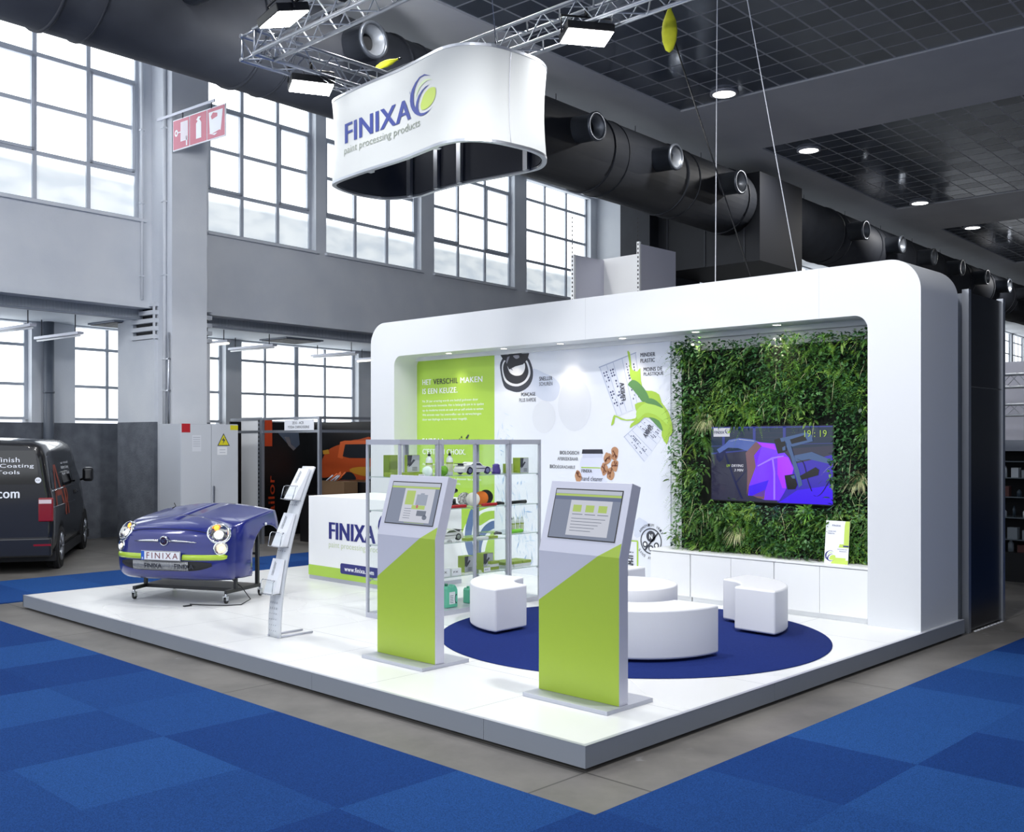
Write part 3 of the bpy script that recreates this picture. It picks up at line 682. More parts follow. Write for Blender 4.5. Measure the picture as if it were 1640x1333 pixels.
sd = [(0, 0, smooth_loop([(6.336,3.098),(6.311,3.205),(6.223,3.272),(6.000,3.304),(5.793,3.230),(5.697,3.067),(5.697,2.918),(5.781,2.807),(5.951,2.742),(6.123,2.766),(6.261,2.842)], 3)),
      (1, 1, smooth_loop([(6.298,3.078),(6.273,3.185),(6.173,3.242),(5.987,3.267),(5.817,3.196),(5.745,3.069),(5.745,2.964),(5.829,2.871),(5.975,2.823),(6.136,2.847),(6.248,2.923)], 3)),
      (2, 2, smooth_loop([(6.273,3.077),(6.248,3.174),(6.160,3.224),(5.987,3.241),(5.841,3.180),(5.781,3.071),(5.781,2.983),(5.853,2.898),(5.987,2.859),(6.123,2.882),(6.223,2.949)], 3)),
      (1, 3, smooth_loop([(6.185,3.144),(6.111,3.176),(5.951,3.194),(5.853,3.154),(5.841,3.065),(5.902,2.988),(6.012,2.975),(6.111,3.007),(6.160,3.062)], 3)),
      (2, 4, [(6.324,3.287),(5.757,3.280),(5.793,3.195),(5.877,3.129),(6.073,3.103),(6.173,3.179),(6.273,3.221)]),
      (3, 5, [(6.185,3.252),(6.111,3.265),(6.136,3.151),(6.073,3.049),(6.160,3.089),(6.210,3.181)]),
      (2, 6, [(6.123,3.284),(5.902,3.289),(5.902,3.201),(6.024,3.109),(6.148,3.071),(6.198,3.145)]), (3, 7, smooth_loop([(6.073,3.263),(5.963,3.266),(5.951,3.230),(6.012,3.215)], 2))]
art('sander_print', sd, [M_ink, mat('pale_grey_print', '#dcdfe6', .5), mat('near_black_print', '#2a2b33', .5), mat('grey_print', '#8a8b98', .5)], 2)
q = [(5.567,2.886),(5.567,2.826),(5.914,2.679),(5.951,2.609),(3.820,3.119),(3.820,3.055),(3.771,2.942),(3.771,2.878),(5.185,1.864),(5.230,1.795),(5.368,1.672)]
txt('caption_text', [('SNELLER', q[0][0], q[0][1], .245, .056, 0, .018), ('SCHUREN', q[1][0], q[1][1] - .012, .245, .053, 0, .0),
    ('PONÇAGE', q[2][0], q[2][1] - .01, .275, .062, 0, .018), ('PLUS RAPIDE', q[3][0], q[3][1] - .01, .32, .053, 0, .0),
    ('MINDER', q[4][0], q[4][1], .23, .05, 0, .018), ('PLASTIC', q[5][0], q[5][1] - .01, .225, .05, 0, .018),
    ('MOINS DE', q[6][0], q[6][1] - .01, .29, .05, 0, .018), ('PLASTIQUE', q[7][0], q[7][1] - .01, .31, .052, 0, .018),
    ('BIOLOGISCH', q[8][0], q[8][1], .34, .048, 0, .018), ('AFBREEKBAAR', q[9][0], q[9][1] - .012, .37, .045, 0, .0),
    ('BIO', q[10][0], q[10][1], .10, .05, 0, .018), ('DÉGRADABLE', q[10][0] - .105, q[10][1], .35, .052, 0, .0)], [M_ink])
# mixing cups with splash of lime paint
cupm = [mat('cup_print', '#dde2f0', .5), mat('cup_line_print', '#a9b4cf', .5), mat('cup_mark_print', '#454d74', .5), M_limep, mat('splash_dark_print', '#5f8f56', .5), mat('splash_light_print', '#b4dc62', .5)]
def lerp2(a, b, t_): return (a[0] + (b[0] - a[0]) * t_, a[1] + (b[1] - a[1]) * t_)
def cup(tl, tr, br, bl, seed, it):
    rnd = random.Random(seed); it.append((0, 0, [tl, tr, br, bl]))
    def P(u, v): return lerp2(lerp2(tl, tr, u), lerp2(bl, br, u), v)
    for u in (.02, .2, .38, .62, .8, .97): it.append((1, 1, [P(u, .02), P(u + .012, .02), P(u + .012, .98), P(u, .98)]))
    it.append((1, 1, [P(0, .0), P(1, .0), P(1, .02), P(0, .02)]))
    for cu_ in (.06, .13, .25, .31, .70, .76, .88):
        for r_ in range(13):
            if rnd.random() < .62:
                v = .13 + r_ * .055; w = rnd.uniform(.02, .05)
                it.append((2, 2, [P(cu_, v), P(cu_ + w, v), P(cu_ + w, v + .032), P(cu_, v + .032)]))
it = []
cp = [(4.505,3.025),(3.889,3.187),(3.780,2.497),(4.202,2.361)]
cup(cp[0], cp[1], cp[2], cp[3], 3, it)
cq = [(3.751,2.346),(3.433,2.161),(3.761,1.774),(4.090,2.100)]
cup(cq[0], cq[3], cq[2], cq[1], 5, it)
it += [(3, 4, smooth_loop([(4.029,3.203),(3.989,3.185),(3.969,3.063),(3.949,2.966),(3.869,2.938),(3.820,2.976),(3.810,2.816),(3.761,2.695),(3.644,2.683),(3.528,2.632),(3.490,2.529),(3.377,2.394),(3.320,2.176),(3.377,2.099),(3.414,2.005),(3.490,2.115),(3.490,2.224),(3.567,2.304),(3.663,2.336),(3.761,2.346),(3.840,2.283),(3.929,2.244),(3.989,2.213),(3.969,2.269),(3.909,2.308),(4.039,2.310),(4.141,2.327),(4.223,2.361),(4.244,2.280),(4.295,2.248),(4.275,2.321),(4.244,2.386),(4.161,2.360),(4.050,2.326),(3.899,2.340),(3.879,2.419),(3.909,2.516),(3.800,2.545),(3.702,2.551),(3.800,2.657),(3.899,2.756),(3.979,2.871),(3.989,2.936),(3.999,3.065)], 2)),
       (4, 5, smooth_loop([(3.949,2.830),(3.859,2.802),(3.741,2.694),(3.683,2.574),(3.780,2.545),(3.859,2.627),(3.959,2.726),(4.019,2.776)], 3)),
       (5, 5, smooth_loop([(3.879,2.435),(3.722,2.535),(3.528,2.491),(3.433,2.411),(3.395,2.255),(3.490,2.318),(3.605,2.383),(3.741,2.401),(3.859,2.323)], 3)),
       (4, 6, smooth_loop([(3.741,2.536),(3.586,2.500),(3.462,2.458),(3.567,2.555),(3.683,2.590)], 3)), (4, 6, smooth_loop([(3.683,2.352),(3.528,2.303),(3.471,2.177),(3.528,2.209),(3.625,2.296)], 3))]
art('paint_cup_print', it, cupm, 2)
mb = MB()
def skew(o, ux, vx):
    """map for rotated lettering: o origin (y,z), unit vectors ux, vx in (y,z)"""
    return lambda u, v: (BX - E_ * 9, o[0] + ux[0] * u + vx[0] * v, o[1] + ux[1] * u + vx[1] * v)
a0 = [(4.050,2.576),(4.080,2.811)]; d = Vector(a0[1]) - Vector(a0[0]); L_ = d.length; d.normalize()
put_text(mb, 'FINIXA', skew(a0[0], d, (-d[1], d[0])), 0, -.07, L_, .07, .02)
a0 = [(3.644,2.234),(3.751,2.100)]; d = Vector(a0[1]) - Vector(a0[0]); L_ = d.length; d.normalize()
put_text(mb, 'FINIXA', skew(a0[0], d, (-d[1], d[0])), 0, -.03, L_, .07, .02)
obj('cup_logo_text', mb, M_ink, pw, local=False, fix=False)
# jar with walnuts
jr = [(0, 0, [(4.806,1.825),(4.410,1.830),(4.368,1.757),(4.368,1.486),(4.817,1.473),(4.828,1.750)]), (1, 1, [(4.785,1.934),(4.442,1.937),(4.431,1.879),(4.795,1.876)]), (1, 1, circ(4.42, 1.80, .001, .001, 6)), (4, 1, [(4.774,1.876),(4.452,1.879),(4.442,1.830),(4.785,1.826)]),
      (2, 2, [(4.806,1.700),(4.473,1.698),(4.473,1.684),(4.806,1.685)])]
nuts = [(4.861,1.581),(4.233,1.881),(4.358,1.823),(4.233,1.726),(4.410,1.682),(4.306,1.627)]
rnd = random.Random(4)
for y, z in nuts:
    ph = [rnd.uniform(.75, 1.15) for _ in range(10)]
    jr.append((3, 3, smooth_loop([(y + .065 * ph[k] * cos(k * pi / 5), z + .085 * ph[k] * sin(k * pi / 5)) for k in range(10)], 2)))
    for k in range(4):
        a = rnd.uniform(0, 6); jr.append((5, 4, [(y + .05 * cos(a), z + .06 * sin(a)), (y + .05 * cos(a + .5), z + .06 * sin(a + .5)), (y - .02 * cos(a), z - .02 * sin(a))]))
art('jar_print', jr, [mat('jar_print', '#dadff3', .5), mat('jar_lid_print', '#2b2c38', .5), M_limep, mat('walnut_print', '#b98a68', .6), mat('jar_neck_print', '#cdd3e8', .5), mat('walnut_dark_print', '#7a4a35', .6)], 2)
q = [(4.795,1.625),(4.795,1.516)]
txt('jar_text', [('FINIXA', q[0][0], q[0][1], .18, .045, 0, .02), ('hand cleaner', q[1][0], q[1][1], .36, .06, 0, .0)], [M_ink], 6)
# foam can and warning roundel
cn = [(0, 0, [(4.050,0.746),(3.859,0.759),(3.859,0.297),(4.050,0.279)]), (1, 1, [(4.050,0.771),(3.859,0.775),(3.859,0.759),(4.050,0.754)]), (1, 1, [(4.050,0.754),(4.029,0.756),(4.029,0.450),(4.050,0.448)]), (1, 1, [(3.879,0.758),(3.854,0.760),(3.854,0.409),(3.879,0.439)]),
      (0, 1, [(3.999,0.894),(3.919,0.899),(3.919,0.835),(3.869,0.791),(4.039,0.779),(3.999,0.830)]), (2, 2, [(3.899,0.341),(3.854,0.417),(3.859,0.376),(3.889,0.334)])]
art('can_print', cn, [mat('can_print', '#e3e6f1', .5), M_limep, M_dark], 2)
mb = MB(); a0 = [(3.929,0.330),(3.929,0.626)]; d = (0, 1)
put_text(mb, 'FOAM-IT !', lambda u, v: (BX - E_ * 7, a0[0][0] + v, a0[0][1] + u), 0, 0, a0[1][1] - a0[0][1], .085, .03)
obj('can_text', mb, M_ink, pw, local=False, fix=False)
cc = [(3.654,0.781)][0]
mb = MB()
fR = lambda r: [(cc[0] + r * cos(a * pi / 16) , cc[1] + r * sin(a * pi / 16)) for a in range(32)]
o_, i_ = fR(.165), fR(.15)
for k in range(32):
    if k in (21, 22): continue
    j = (k + 1) % 32; mb.quad(*[(BX - E_ * 4, *p) for p in (o_[k], o_[j], i_[j], i_[k])])
for dy, dz, r in ((0, .06, .072), (.09, -.045, .04), (0, -.09, .04), (-.085, -.05, .04)):
    mb.poly(circ(cc[0] + dy, cc[1] + dz, r, r, 18), fX(BX - E_ * 5))
mb.quad(*[(BX - E_ * 5, cc[0] + a, cc[1] + b) for a, b in ((.11, -.12), (.095, -.135), (-.12, .105), (-.105, .12))])
mb.mi(1); put_text(mb, 'N', lambda u, v: (BX - E_ * 7, -u, v), -cc[0] - .025, cc[1] + .03, .05, .06, .03)
for dy, dz in ((.09, -.045), (0, -.09), (-.085, -.05)): mb.poly(circ(cc[0] + dy, cc[1] + dz, .022, .022, 12), fX(BX - E_ * 6))
mb.mi(0)
for s_, a0_, a1_, flip_ in (('AMMONIUM VRIJ', 150, 30, 1), ('SANS AMMONIUM', 210, 330, -1)):
    n_ = len(s_)
    for k_, ch_ in enumerate(s_):
        if ch_ == ' ': continue
        a_ = radians(a0_ + (a1_ - a0_) * (k_ + .5) / n_); r_ = .205 if flip_ > 0 else .215
        cy_, cz_ = cc[0] - r_ * cos(a_), cc[1] + r_ * sin(a_)
        ux_, uz_ = -sin(a_) * flip_, -cos(a_) * flip_      # direction of writing in (y, z)
        vx_, vz_ = -cos(a_) * flip_, sin(a_) * flip_
        put_text(mb, ch_, lambda u, v: (BX - E_ * 5, cy_ + ux_ * u + vx_ * v, cz_ + uz_ * u + vz_ * v), -.013, -.017, .026, .034, .0)
obj('roundel_print', mb, [M_ink, M_print_w], pw, local=False, fix=False)
# water splash print to the right of the lime field
wt = []; rnd = random.Random(11)
wp = [(6.400,2.286),(6.311,2.105),(6.273,1.880),(6.198,1.612),(6.098,1.346),(6.000,1.083),(5.926,0.821),(5.853,0.605),(5.781,0.390)]
for k in range(260):
    t_ = rnd.random() ** .8 * (len(wp) - 1.001); i = int(t_); c = lerp2(wp[i], wp[i + 1], t_ - i)
    sp_ = .06 + .28 * (t_ / 8 if t_ < 4 else 1 - t_ / 10)
    y, z = c[0] + rnd.gauss(0, sp_), c[1] + rnd.gauss(0, .12)
    if not (PY0 + .1 < y < GY0 - .03): continue
    a = rnd.gauss(-1.1, .5); l = rnd.uniform(.03, .16); w = rnd.uniform(.004, .012)
    dy, dz = -l * cos(a), l * sin(a)
    wt.append((rnd.choice((0, 0, 1)), 1 + (k % 5) * .2, [(y, z), (y + dy * .5 + w, z + dz * .5 + w), (y + dy, z + dz), (y + dy * .5 - w, z + dz * .5 - w)]))
art('water_splash_print', wt, [mat('water_pale_print', '#cfdff1', .5), mat('water_blue_print', '#9dbbe0', .5)], 2)
# little spray gun drawing above the cabinets
art('spray_gun_print', [(0, 0, [(7.057,2.088),(7.003,2.144),(6.976,2.134),(7.017,2.079)]), (0, 0, [(7.166,2.098),(7.139,2.126),(7.125,2.088)])], [M_dark], 6)

# ================================================================ FURNITURE ON THE STAND
t = thing('round_rug', 'round dark blue rug under the white poufs and table', 'rug', (3.14, 2.03, PZ))
mb = MB(); mb.lathe([(1.85, 0.0), (1.87, .003), (1.87, .006), (1.86, .009), (0.001, .009)], seg=96, cap=False); obj('rug_pile', mb, mat('navy_rug', '#1f3070', .95, var='#1c2c69', vscale=60, spec=.1, bump=.2, bscale=200), t)
RZ = PZ + .009
# --- cabinets under the plant wall
CT = .748
units = ((2.775, 3.345, 1, 'white base cabinet at the left end of the sideboard, beside the printed wall'), (1.68, 2.765, 2, 'white two-door base cabinet in the middle of the sideboard'), (.60, 1.67, 2, 'white two-door base cabinet at the right end, against the arch pillar'))
for a, b, n_, lb in units:
    t = thing('base_cabinet', lb, 'cabinet', (5.44, (a + b) / 2, PZ), 0, 'white sideboard cabinets')
    mb = MB(); mb.box(AX + .045, BX - .01, a, b, PZ + .055, CT - .028); mb.box(AX + .06, BX - .01, a + .003, b - .003, PZ, PZ + .055); obj('cabinet_body', mb, M_white, t, local=False, bevel=.001)
    w = (b - a) / n_
    for k in range(n_):
        mb = MB(); mb.box(AX + .022, AX + .044, a + k * w + .0025, a + (k + 1) * w - .0025, PZ + .06, CT - .034); obj('door', mb, M_white, t, local=False, bevel=.0015)
mb = MB(); mb.box(AX + .015, BX - .005, .595, 3.352, CT - .025, CT)
tag(obj('worktop', mb, M_white, bevel=.002), 'long thin white worktop running over the cabinets below the plants', 'worktop')
# --- kiosks
def kiosk(loc, lb, content):
    t = thing('info_kiosk', lb, 'kiosk', loc, 0, 'touch screen kiosks')
    W = .765; H0, H1, TL, TH = .032, 1.072, .15, .52
    # side profile (x depth, z): vertical column then tilted head
    prof = [(0.0, .03), (0, H1), (TL, H1 + TH), (TL + .10, H1 + TH - .03), (.10, H1 - .02), (.10, .03)]
    mb = MB(); mb.prism([(p[0], p[1]) for p in prof], lambda a, b, d: (a, d, b), -W / 2, W / 2)
    obj('kiosk_body', mb, M_kiosk, t, bevel=.004)
    # lime vinyl cover: lower part right-angled, running diagonally over the front
    mb = MB(); e = -.0022
    mb.poly([(-.380, H0), (.380, H0), (.380, .70), (-.190, H1), (-.380, H1)], lambda y, z: (e, y, z))
    # piece on the tilted head
    def tilt(y, s): return (TL * s / TH + e, y, H1 + s)
    mb.poly([(-.380, 0), (-.190, 0), (-.380, .10)], tilt)
    obj('lime_cover', mb, M_lime, t, fix=False)
    mb = MB(); mb.poly([(-.32, .10), (.32, .10), (.32, .465), (-.32, .465)], lambda y, s: (TL * s / TH + e - .0005, y, H1 + s)); obj('screen_bezel', mb, M_black, t, fix=False)
    mb = MB()
    def sc_(k): return lambda y, s: (TL * s / TH + e - .001 - .0006 * k, -y, H1 + s)
    def r(x0, x1, s0, s1, m, k): mb.mi(m); mb.poly([(x0, s0), (x1, s0), (x1, s1), (x0, s1)], sc_(k))
    # screen picture: x from -.31 (left) to .31, s .11 to .455
    r(-.312, .312, .108, .457, 0, 0)
    if content == 0:
        r(-.312, .312, .428, .457, 1, 1); r(-.312, .312, .41, .426, 2, 1)
        r(-.13, .26, .125, .408, 3, 1); r(-.10, .015, .27, .39, 2, 2)
        r(.04, .18, .27, .36, 4, 2); r(.085, .135, .36, .372, 4, 2); r(-.0, .17, .235, .268, 2, 3); r(.08, .2, .18, .225, 5, 3)
        mb.mi(5); mb.poly(circ(.19, .17, .03, .02, 14), sc_(3)); mb.mi(6); mb.poly(circ(.07, .258, .015, .015, 12), sc_(4))
        for k in range(5): r(-.09, .0, .235 - k * .02, .239 - k * .02, 5, 2)
        r(-.06, .2, .118, .121, 2, 2)
    else:
        r(-.312, .312, .43, .457, 1, 1); r(-.312, .312, .412, .428, 2, 1); r(-.312, .312, .385, .411, 7, 1)
        r(-.15, .24, .13, .384, 3, 1)
        for k in range(3): r(-.12 + k * .12, -.04 + k * .12, .30, .35, 2, 2); r(-.12 + k * .12, -.02 + k * .12, .28, .285, 5, 2)
        for k in range(5): r(-.12, .2 - k * .03, .25 - k * .022, .254 - k * .022, 5, 2)
    E0 = dict(rough=.12)
    def se(n_, c): return mat('screen_' + n_, '#0a0a0c', .05, emit=c, es=.72, spec=.8)
    obj('screen', mb, [se('grey', '#76809a'), se('bar', '#c2c8d8'), se('lime', '#b3cf4e'), se('page', '#d3d6e3'), se('case', '#98a2b5'), se('mid', '#5c6478'), se('red', '#c14a5c'), se('slate', '#4d5c84')], t, fix=False, label='touch screen showing a web page')
    mb = MB(); mb.box(-.16, .37, -.40, .40, 0, .03); obj('base_plate', mb, M_alup, t, bevel=.002)
    return t
kiosk((.805, .745, PZ), 'silver and lime touch screen kiosk nearest the platform corner', 1)
kiosk((.805, 2.675, PZ), 'silver and lime touch screen kiosk farther back, in front of the glass showcases', 0)
# --- poufs and table
M_pouf = mat('white_leatherette', '#eceef2', .42, bump=.12, bscale=14)
def pouf(cx, cy, a0, a1, lb, ri=.40, ro=.86, h=.445):
    ps = []; n = 22
    for k in range(n + 1): a = a0 + (a1 - a0) * k / n; ps.append((ro * cos(a), ro * sin(a)))
    for k in range(n + 1): a = a1 - (a1 - a0) * k / n; ps.append((ri * cos(a), ri * sin(a)))
    mx = sum(p[0] for p in ps) / len(ps); my = sum(p[1] for p in ps) / len(ps)
    t = thing('curved_pouf', lb, 'pouf', (cx + mx, cy + my, RZ), 0, 'white curved poufs on the round rug')
    ps = [(p[0] - mx, p[1] - my) for p in ps]
    mb = MB(); mb.prism(ps, lambda a, b, d: (a, b, d), .022, h, ngon=True)
    o = obj('seat_block', mb, M_pouf, t)
    b_ = o.modifiers.new('round', 'BEVEL'); b_.width = .022; b_.segments = 4; b_.limit_method = 'ANGLE'; b_.angle_limit = radians(30)
    for p in o.data.polygons: p.use_smooth = True
    o.modifiers.new('wn', 'WEIGHTED_NORMAL').keep_sharp = True
    mb = MB()
    for q in (.08, .5, .92):
        a = a0 + (a1 - a0) * q; r = (ri + ro) / 2; mb.lathe([(.03, 0), (.03, .024)], (r * cos(a) - mx, r * sin(a) - my, 0), seg=12)
    obj('feet', mb, M_black, t)
pouf(2.80, 1.72, radians(180), radians(274), 'white curved pouf nearest the front, partly behind the front kiosk')
pouf(3.02, 2.95, radians(92), radians(181), 'white curved pouf at the left, standing between the two kiosks')
pouf(3.95, 1.78, radians(-92), radians(-1), 'white curved pouf at the right in front of the cabinets')
pouf(3.75, 2.95, radians(0), radians(92), 'white curved pouf at the back near the printed wall, mostly hidden')
t = thing('round_table', 'low round white table in the middle of the poufs', 'table', (3.29, 2.22, RZ))
mb = MB(); mb.lathe([(.49, .02), (.51, .03), (.51, .452), (.504, .462), (.49, .466), (.001, .466)], seg=72, cap=False); mb.lathe([(.001, .02), (.49, .02)], seg=72, cap=False); obj('table_drum', mb, M_pouf, t)
mb = MB(); mb.lathe([(.44, 0), (.44, .02)], seg=32); obj('foot_ring', mb, M_black, t)
# --- reception counter
t = thing('reception_counter', 'white reception counter with lime base band behind the showcases', 'counter', (3.9, 6.8, PZ))
CX0, CY0, CY1, CX1, CZ = 3.321, 5.85, 7.714, 4.45, 1.297
mb = MB(); mb.box(CX0, CX1, CY0, CY1, PZ + .055, CZ); obj('counter_body', mb, M_white, t, local=False, bevel=.003)
mb = MB(); mb.box(CX0 + .012, CX1, CY0, CY1 - .0, PZ, PZ + .055); obj('plinth', mb, M_alup, t, local=False)
mb = MB(); e = CX0 - .0015
mb.mi(0); mb.poly([(CY0, .216), (CY1, .216), (CY1, .357), (CY0, .357)], fX(e))
mb.mi(1); mb.poly([(6.10, .293), (6.97, .293), (6.99, .31), (6.99, .41), (6.97, .43), (6.10, .43)], fX(e - .001))
mb.mi(2); put_text(mb, 'www.finixa.com', lambda u, v: (e - .002, -u, v), -6.90, .333, .62, .062, .03)
mb.mi(3); put_text(mb, 'FINIXA', lambda u, v: (e - .001, -u, v), -7.245, .735, 1.00, .225, .045)
mb.mi(4); put_text(mb, 'paint processing products', lambda u, v: (e - .001, -u, v), -7.245, .60, 1.26, .10, -.002)
put_text(mb, 'R', lambda u, v: (e - .001, -u, v), -6.235, .93, .02, .03, 0)
put_logo(mb, lambda u, v: (e - .001, -u, v), -6.20, .74, .44, (3, 5, 6))
obj('counter_graphics', mb, [M_limep, M_navy, M_print_w, M_navy, mat('pale_green_text', '#ccd8b4', .5), M_pale, M_leaf], t, local=False, fix=False)
# --- brochure stand
t = thing('brochure_stand', 'leaning perforated white metal brochure stand with three racks', 'brochure stand', (.80, 4.42, PZ))
def bs(h): return .63 + .40 * (h / 1.64) ** 1.9, PZ + h
WY0, WY1 = 4.33, 4.525
N = 24
mb = MB(); P = []
for k in range(N + 1):
    x, z = bs(1.64 * k / N); P.append([(x, WY0, z), (x, WY1, z)])
mb.grid(P)
o = obj('perforated_panel', mb, mat('white_metal', '#d4d8de', .4, .2), t, local=False); s_ = o.modifiers.new('s', 'SOLIDIFY'); s_.thickness = .022
mb = MB()
for k in range(4, 30):
    h = .05 + k * .055
    if any(a < h < b for a, b in ((.36, .80), (.86, 1.24), (1.30, 1.7))) : continue
    for q in range(4):
        x, z = bs(h); mb.quad((x - .0125 + .0, WY0 + .045 + q * .035, z), (x - .0125, WY0 + .055 + q * .035, z), (x - .011, WY0 + .055 + q * .035, z + .010), (x - .011, WY0 + .045 + q * .035, z + .010))
for h in (.06, .115, .17, .225, .28, .335):
    for q in range(4):
        x, z = bs(h); mb.quad((x - .0125, WY0 + .045 + q * .035, z), (x - .0125, WY0 + .055 + q * .035, z), (x - .012, WY0 + .055 + q * .035, z + .010), (x - .012, WY0 + .045 + q * .035, z + .010))
obj('perforations', mb, mat('hole_grey', '#8b9099', .6), t, local=False, fix=False)
mb = MB()
for y in (WY0 + .012, WY1 - .012): mb.tube([(.62, y, PZ + .012), (1.02, y, PZ + .012)], .010, 8)
obj('foot_rods', mb, M_alup, t, local=False)
bl = ['stack of white leaflets in the top rack of the brochure stand', 'stack of white leaflets in the middle rack of the brochure stand', 'stack of white leaflets in the lowest rack of the brochure stand']
for k, h in enumerate((1.30, .86, .42)):
    x0, z0 = bs(h); x1, z1 = bs(h + .33); d = Vector((x1 - x0, 0, z1 - z0)).normalized(); nrm = Vector((-d.z, 0, d.x))
    b0 = Vector((x0, 0, z0)) + nrm * .018
    def q(a, y, n_): v = b0 + d * a + nrm * n_; return (v.x, y, v.z)
    mb = MB()
    for y in (WY0 - .004, WY1 + .004): mb.tube([q(0, y, 0), q(-.02, y, .095), q(.10, y, .105), q(.12, y, .09)], .004, 6)
    for a, n_ in ((-.02, .095), (.12, .09), (0, 0)): mb.tube([q(a, WY0 - .004, n_), q(a, WY1 + .004, n_)], .004, 6)
    mb.quad(q(0, WY0, .002), q(0, WY1, .002), q(-.02, WY1, .095), q(-.02, WY0, .095))
    obj('wire_rack', mb, M_steel, t, local=False, fix=False)
    mb = MB()
    i = [mb.av(v) for v in (q(.003, WY0 + .01, .006), q(.003, WY1 - .01, .006), q(-.012, WY1 - .01, .07), q(-.012, WY0 + .01, .07), q(.33, WY0 + .01, .004), q(.33, WY1 - .01, .004), q(.33, WY1 - .01, .022), q(.33, WY0 + .01, .022))]
    for f in ((0,3,2,1),(4,5,6,7),(0,1,5,4),(1,2,6,5),(2,3,7,6),(3,0,4,7)): mb.af([i[j] for j in f])
    lt = thing('leaflet_stack', bl[k], 'leaflets', q(0, (WY0 + WY1) / 2, .03), 0, 'leaflets on the brochure stand')
    obj('paper_stack', mb, M_print_w, lt, local=False)
    mb = MB()
    def pg(u, v): # u up the leaflet, v across
        f = (u + .012) / .342; v_ = b0 + d * u + nrm * (.0725 - .049 * f); return (v_.x, v, v_.z)
    for s, a, w, hh in (('CARROSSERIE', .15, .13, .012), ('NABEWERKING', .15, .12, .012)):
        off = .06 if s[0] == 'C' else .08
        put_text(mb, s, lambda u_, v_: pg(a + .28 - .13 - u_ * 0 - (.13 - u_), WY1 - off - v_ * 1.0 ), 0, 0, w, hh, .02)
    obj('leaflet_text', mb, M_ink, lt, local=False, fix=False)
    mb = MB()
    mb.quad(q(.01, WY0 + .002, .085), q(.01, WY1 - .002, .085), q(.12, WY1 - .002, .092), q(.12, WY0 + .002, .092))
    obj('clear_pocket', mb, M_glass, lt, local=False, fix=False)
# --- glass showcases
CZT = 2.065
def showcase(x0, x1, y0, y1, shelves, lb):
    t = thing('glass_showcase', lb, 'showcase', ((x0 + x1) / 2, (y0 + y1) / 2, PZ), 0, 'row of glass showcases')
    p = .028
    mb = MB()
    mb.box(x0, x1, y0, y1, PZ, PZ + .055); obj('base_plinth', mb, M_alup, t, local=False)
    mids = [((x0 + x1) / 2 - p / 2, y0), ((x0 + x1) / 2 - p / 2, y1 - p)] if x1 - x0 > .8 else []
    for x, y in [(x0, y0), (x1 - p, y0), (x1 - p, y1 - p), (x0, y1 - p)] + mids:
        mb = MB(); mb.box(x, x + p, y, y + p, PZ + .055, CZT - .05); obj('corner_post', mb, M_alup, t, local=False)
    mb = MB(); mb.ringwall([(x0, y0), (x1, y0), (x1, y1), (x0, y1)], [(x0 + p, y0 + p), (x1 - p, y0 + p), (x1 - p, y1 - p), (x0 + p, y1 - p)], lambda a, b, d: (a, b, d), CZT - .055, CZT)
    obj('top_frame', mb, M_alup, t, local=False)
    mb = MB(); c = p / 2
    for q in (((x0 + p, y0 + c), (x1 - p, y0 + c)), ((x1 - c, y0 + p), (x1 - c, y1 - p)), ((x1 - p, y1 - c), (x0 + p, y1 - c)), ((x0 + c, y1 - p), (x0 + c, y0 + p))):
        (a, b), (c1, d1) = q; mb.quad((a, b, PZ + .055), (c1, d1, PZ + .055), (c1, d1, CZT - .055), (a, b, CZT - .055))
    obj('glass_panes', mb, M_glass, t, local=False, fix=False)
    for z in shelves:
        mb = MB(); mb.box(x0 + .02, x1 - .02, y0 + .02, y1 - .02, z - .006, z)
        mb.mi(1); mb.quad((x0 + .02, y0 + .0199, z - .007), (x1 - .02, y0 + .0199, z - .007), (x1 - .02, y0 + .0199, z), (x0 + .02, y0 + .0199, z)); mb.quad((x0 + .0199, y0 + .02, z - .007), (x0 + .0199, y1 - .02, z - .007), (x0 + .0199, y1 - .02, z), (x0 + .0199, y0 + .02, z))
        mb.mi(2)
        for x, y in ((x0 + p, y0 + p), (x1 - p, y0 + p), (x1 - p, y1 - p), (x0 + p, y1 - p)): mb.box(x - .012, x + .012, y - .012, y + .012, z - .025, z - .007)
        obj('shelf', mb, [M_glass, mat('glass_edge', '#9fb4b0', .2), M_alup], t, local=False, fix=False)
SA = (1.67, 1.31, .94, .57); SC = (1.67, 1.31, .97, .57)
YA, YB = 4.125, 4.69
cases = ((1.95, 2.49, SA, 'glass showcase at the left front corner of the row'), (2.50, 3.58, SA, 'double width glass showcase in the middle of the row'), (3.59, 4.12, SC, 'glass showcase at the right end of the row'))
for a, b, sh, lb in cases: showcase(a, b, YA, YB, sh, lb)
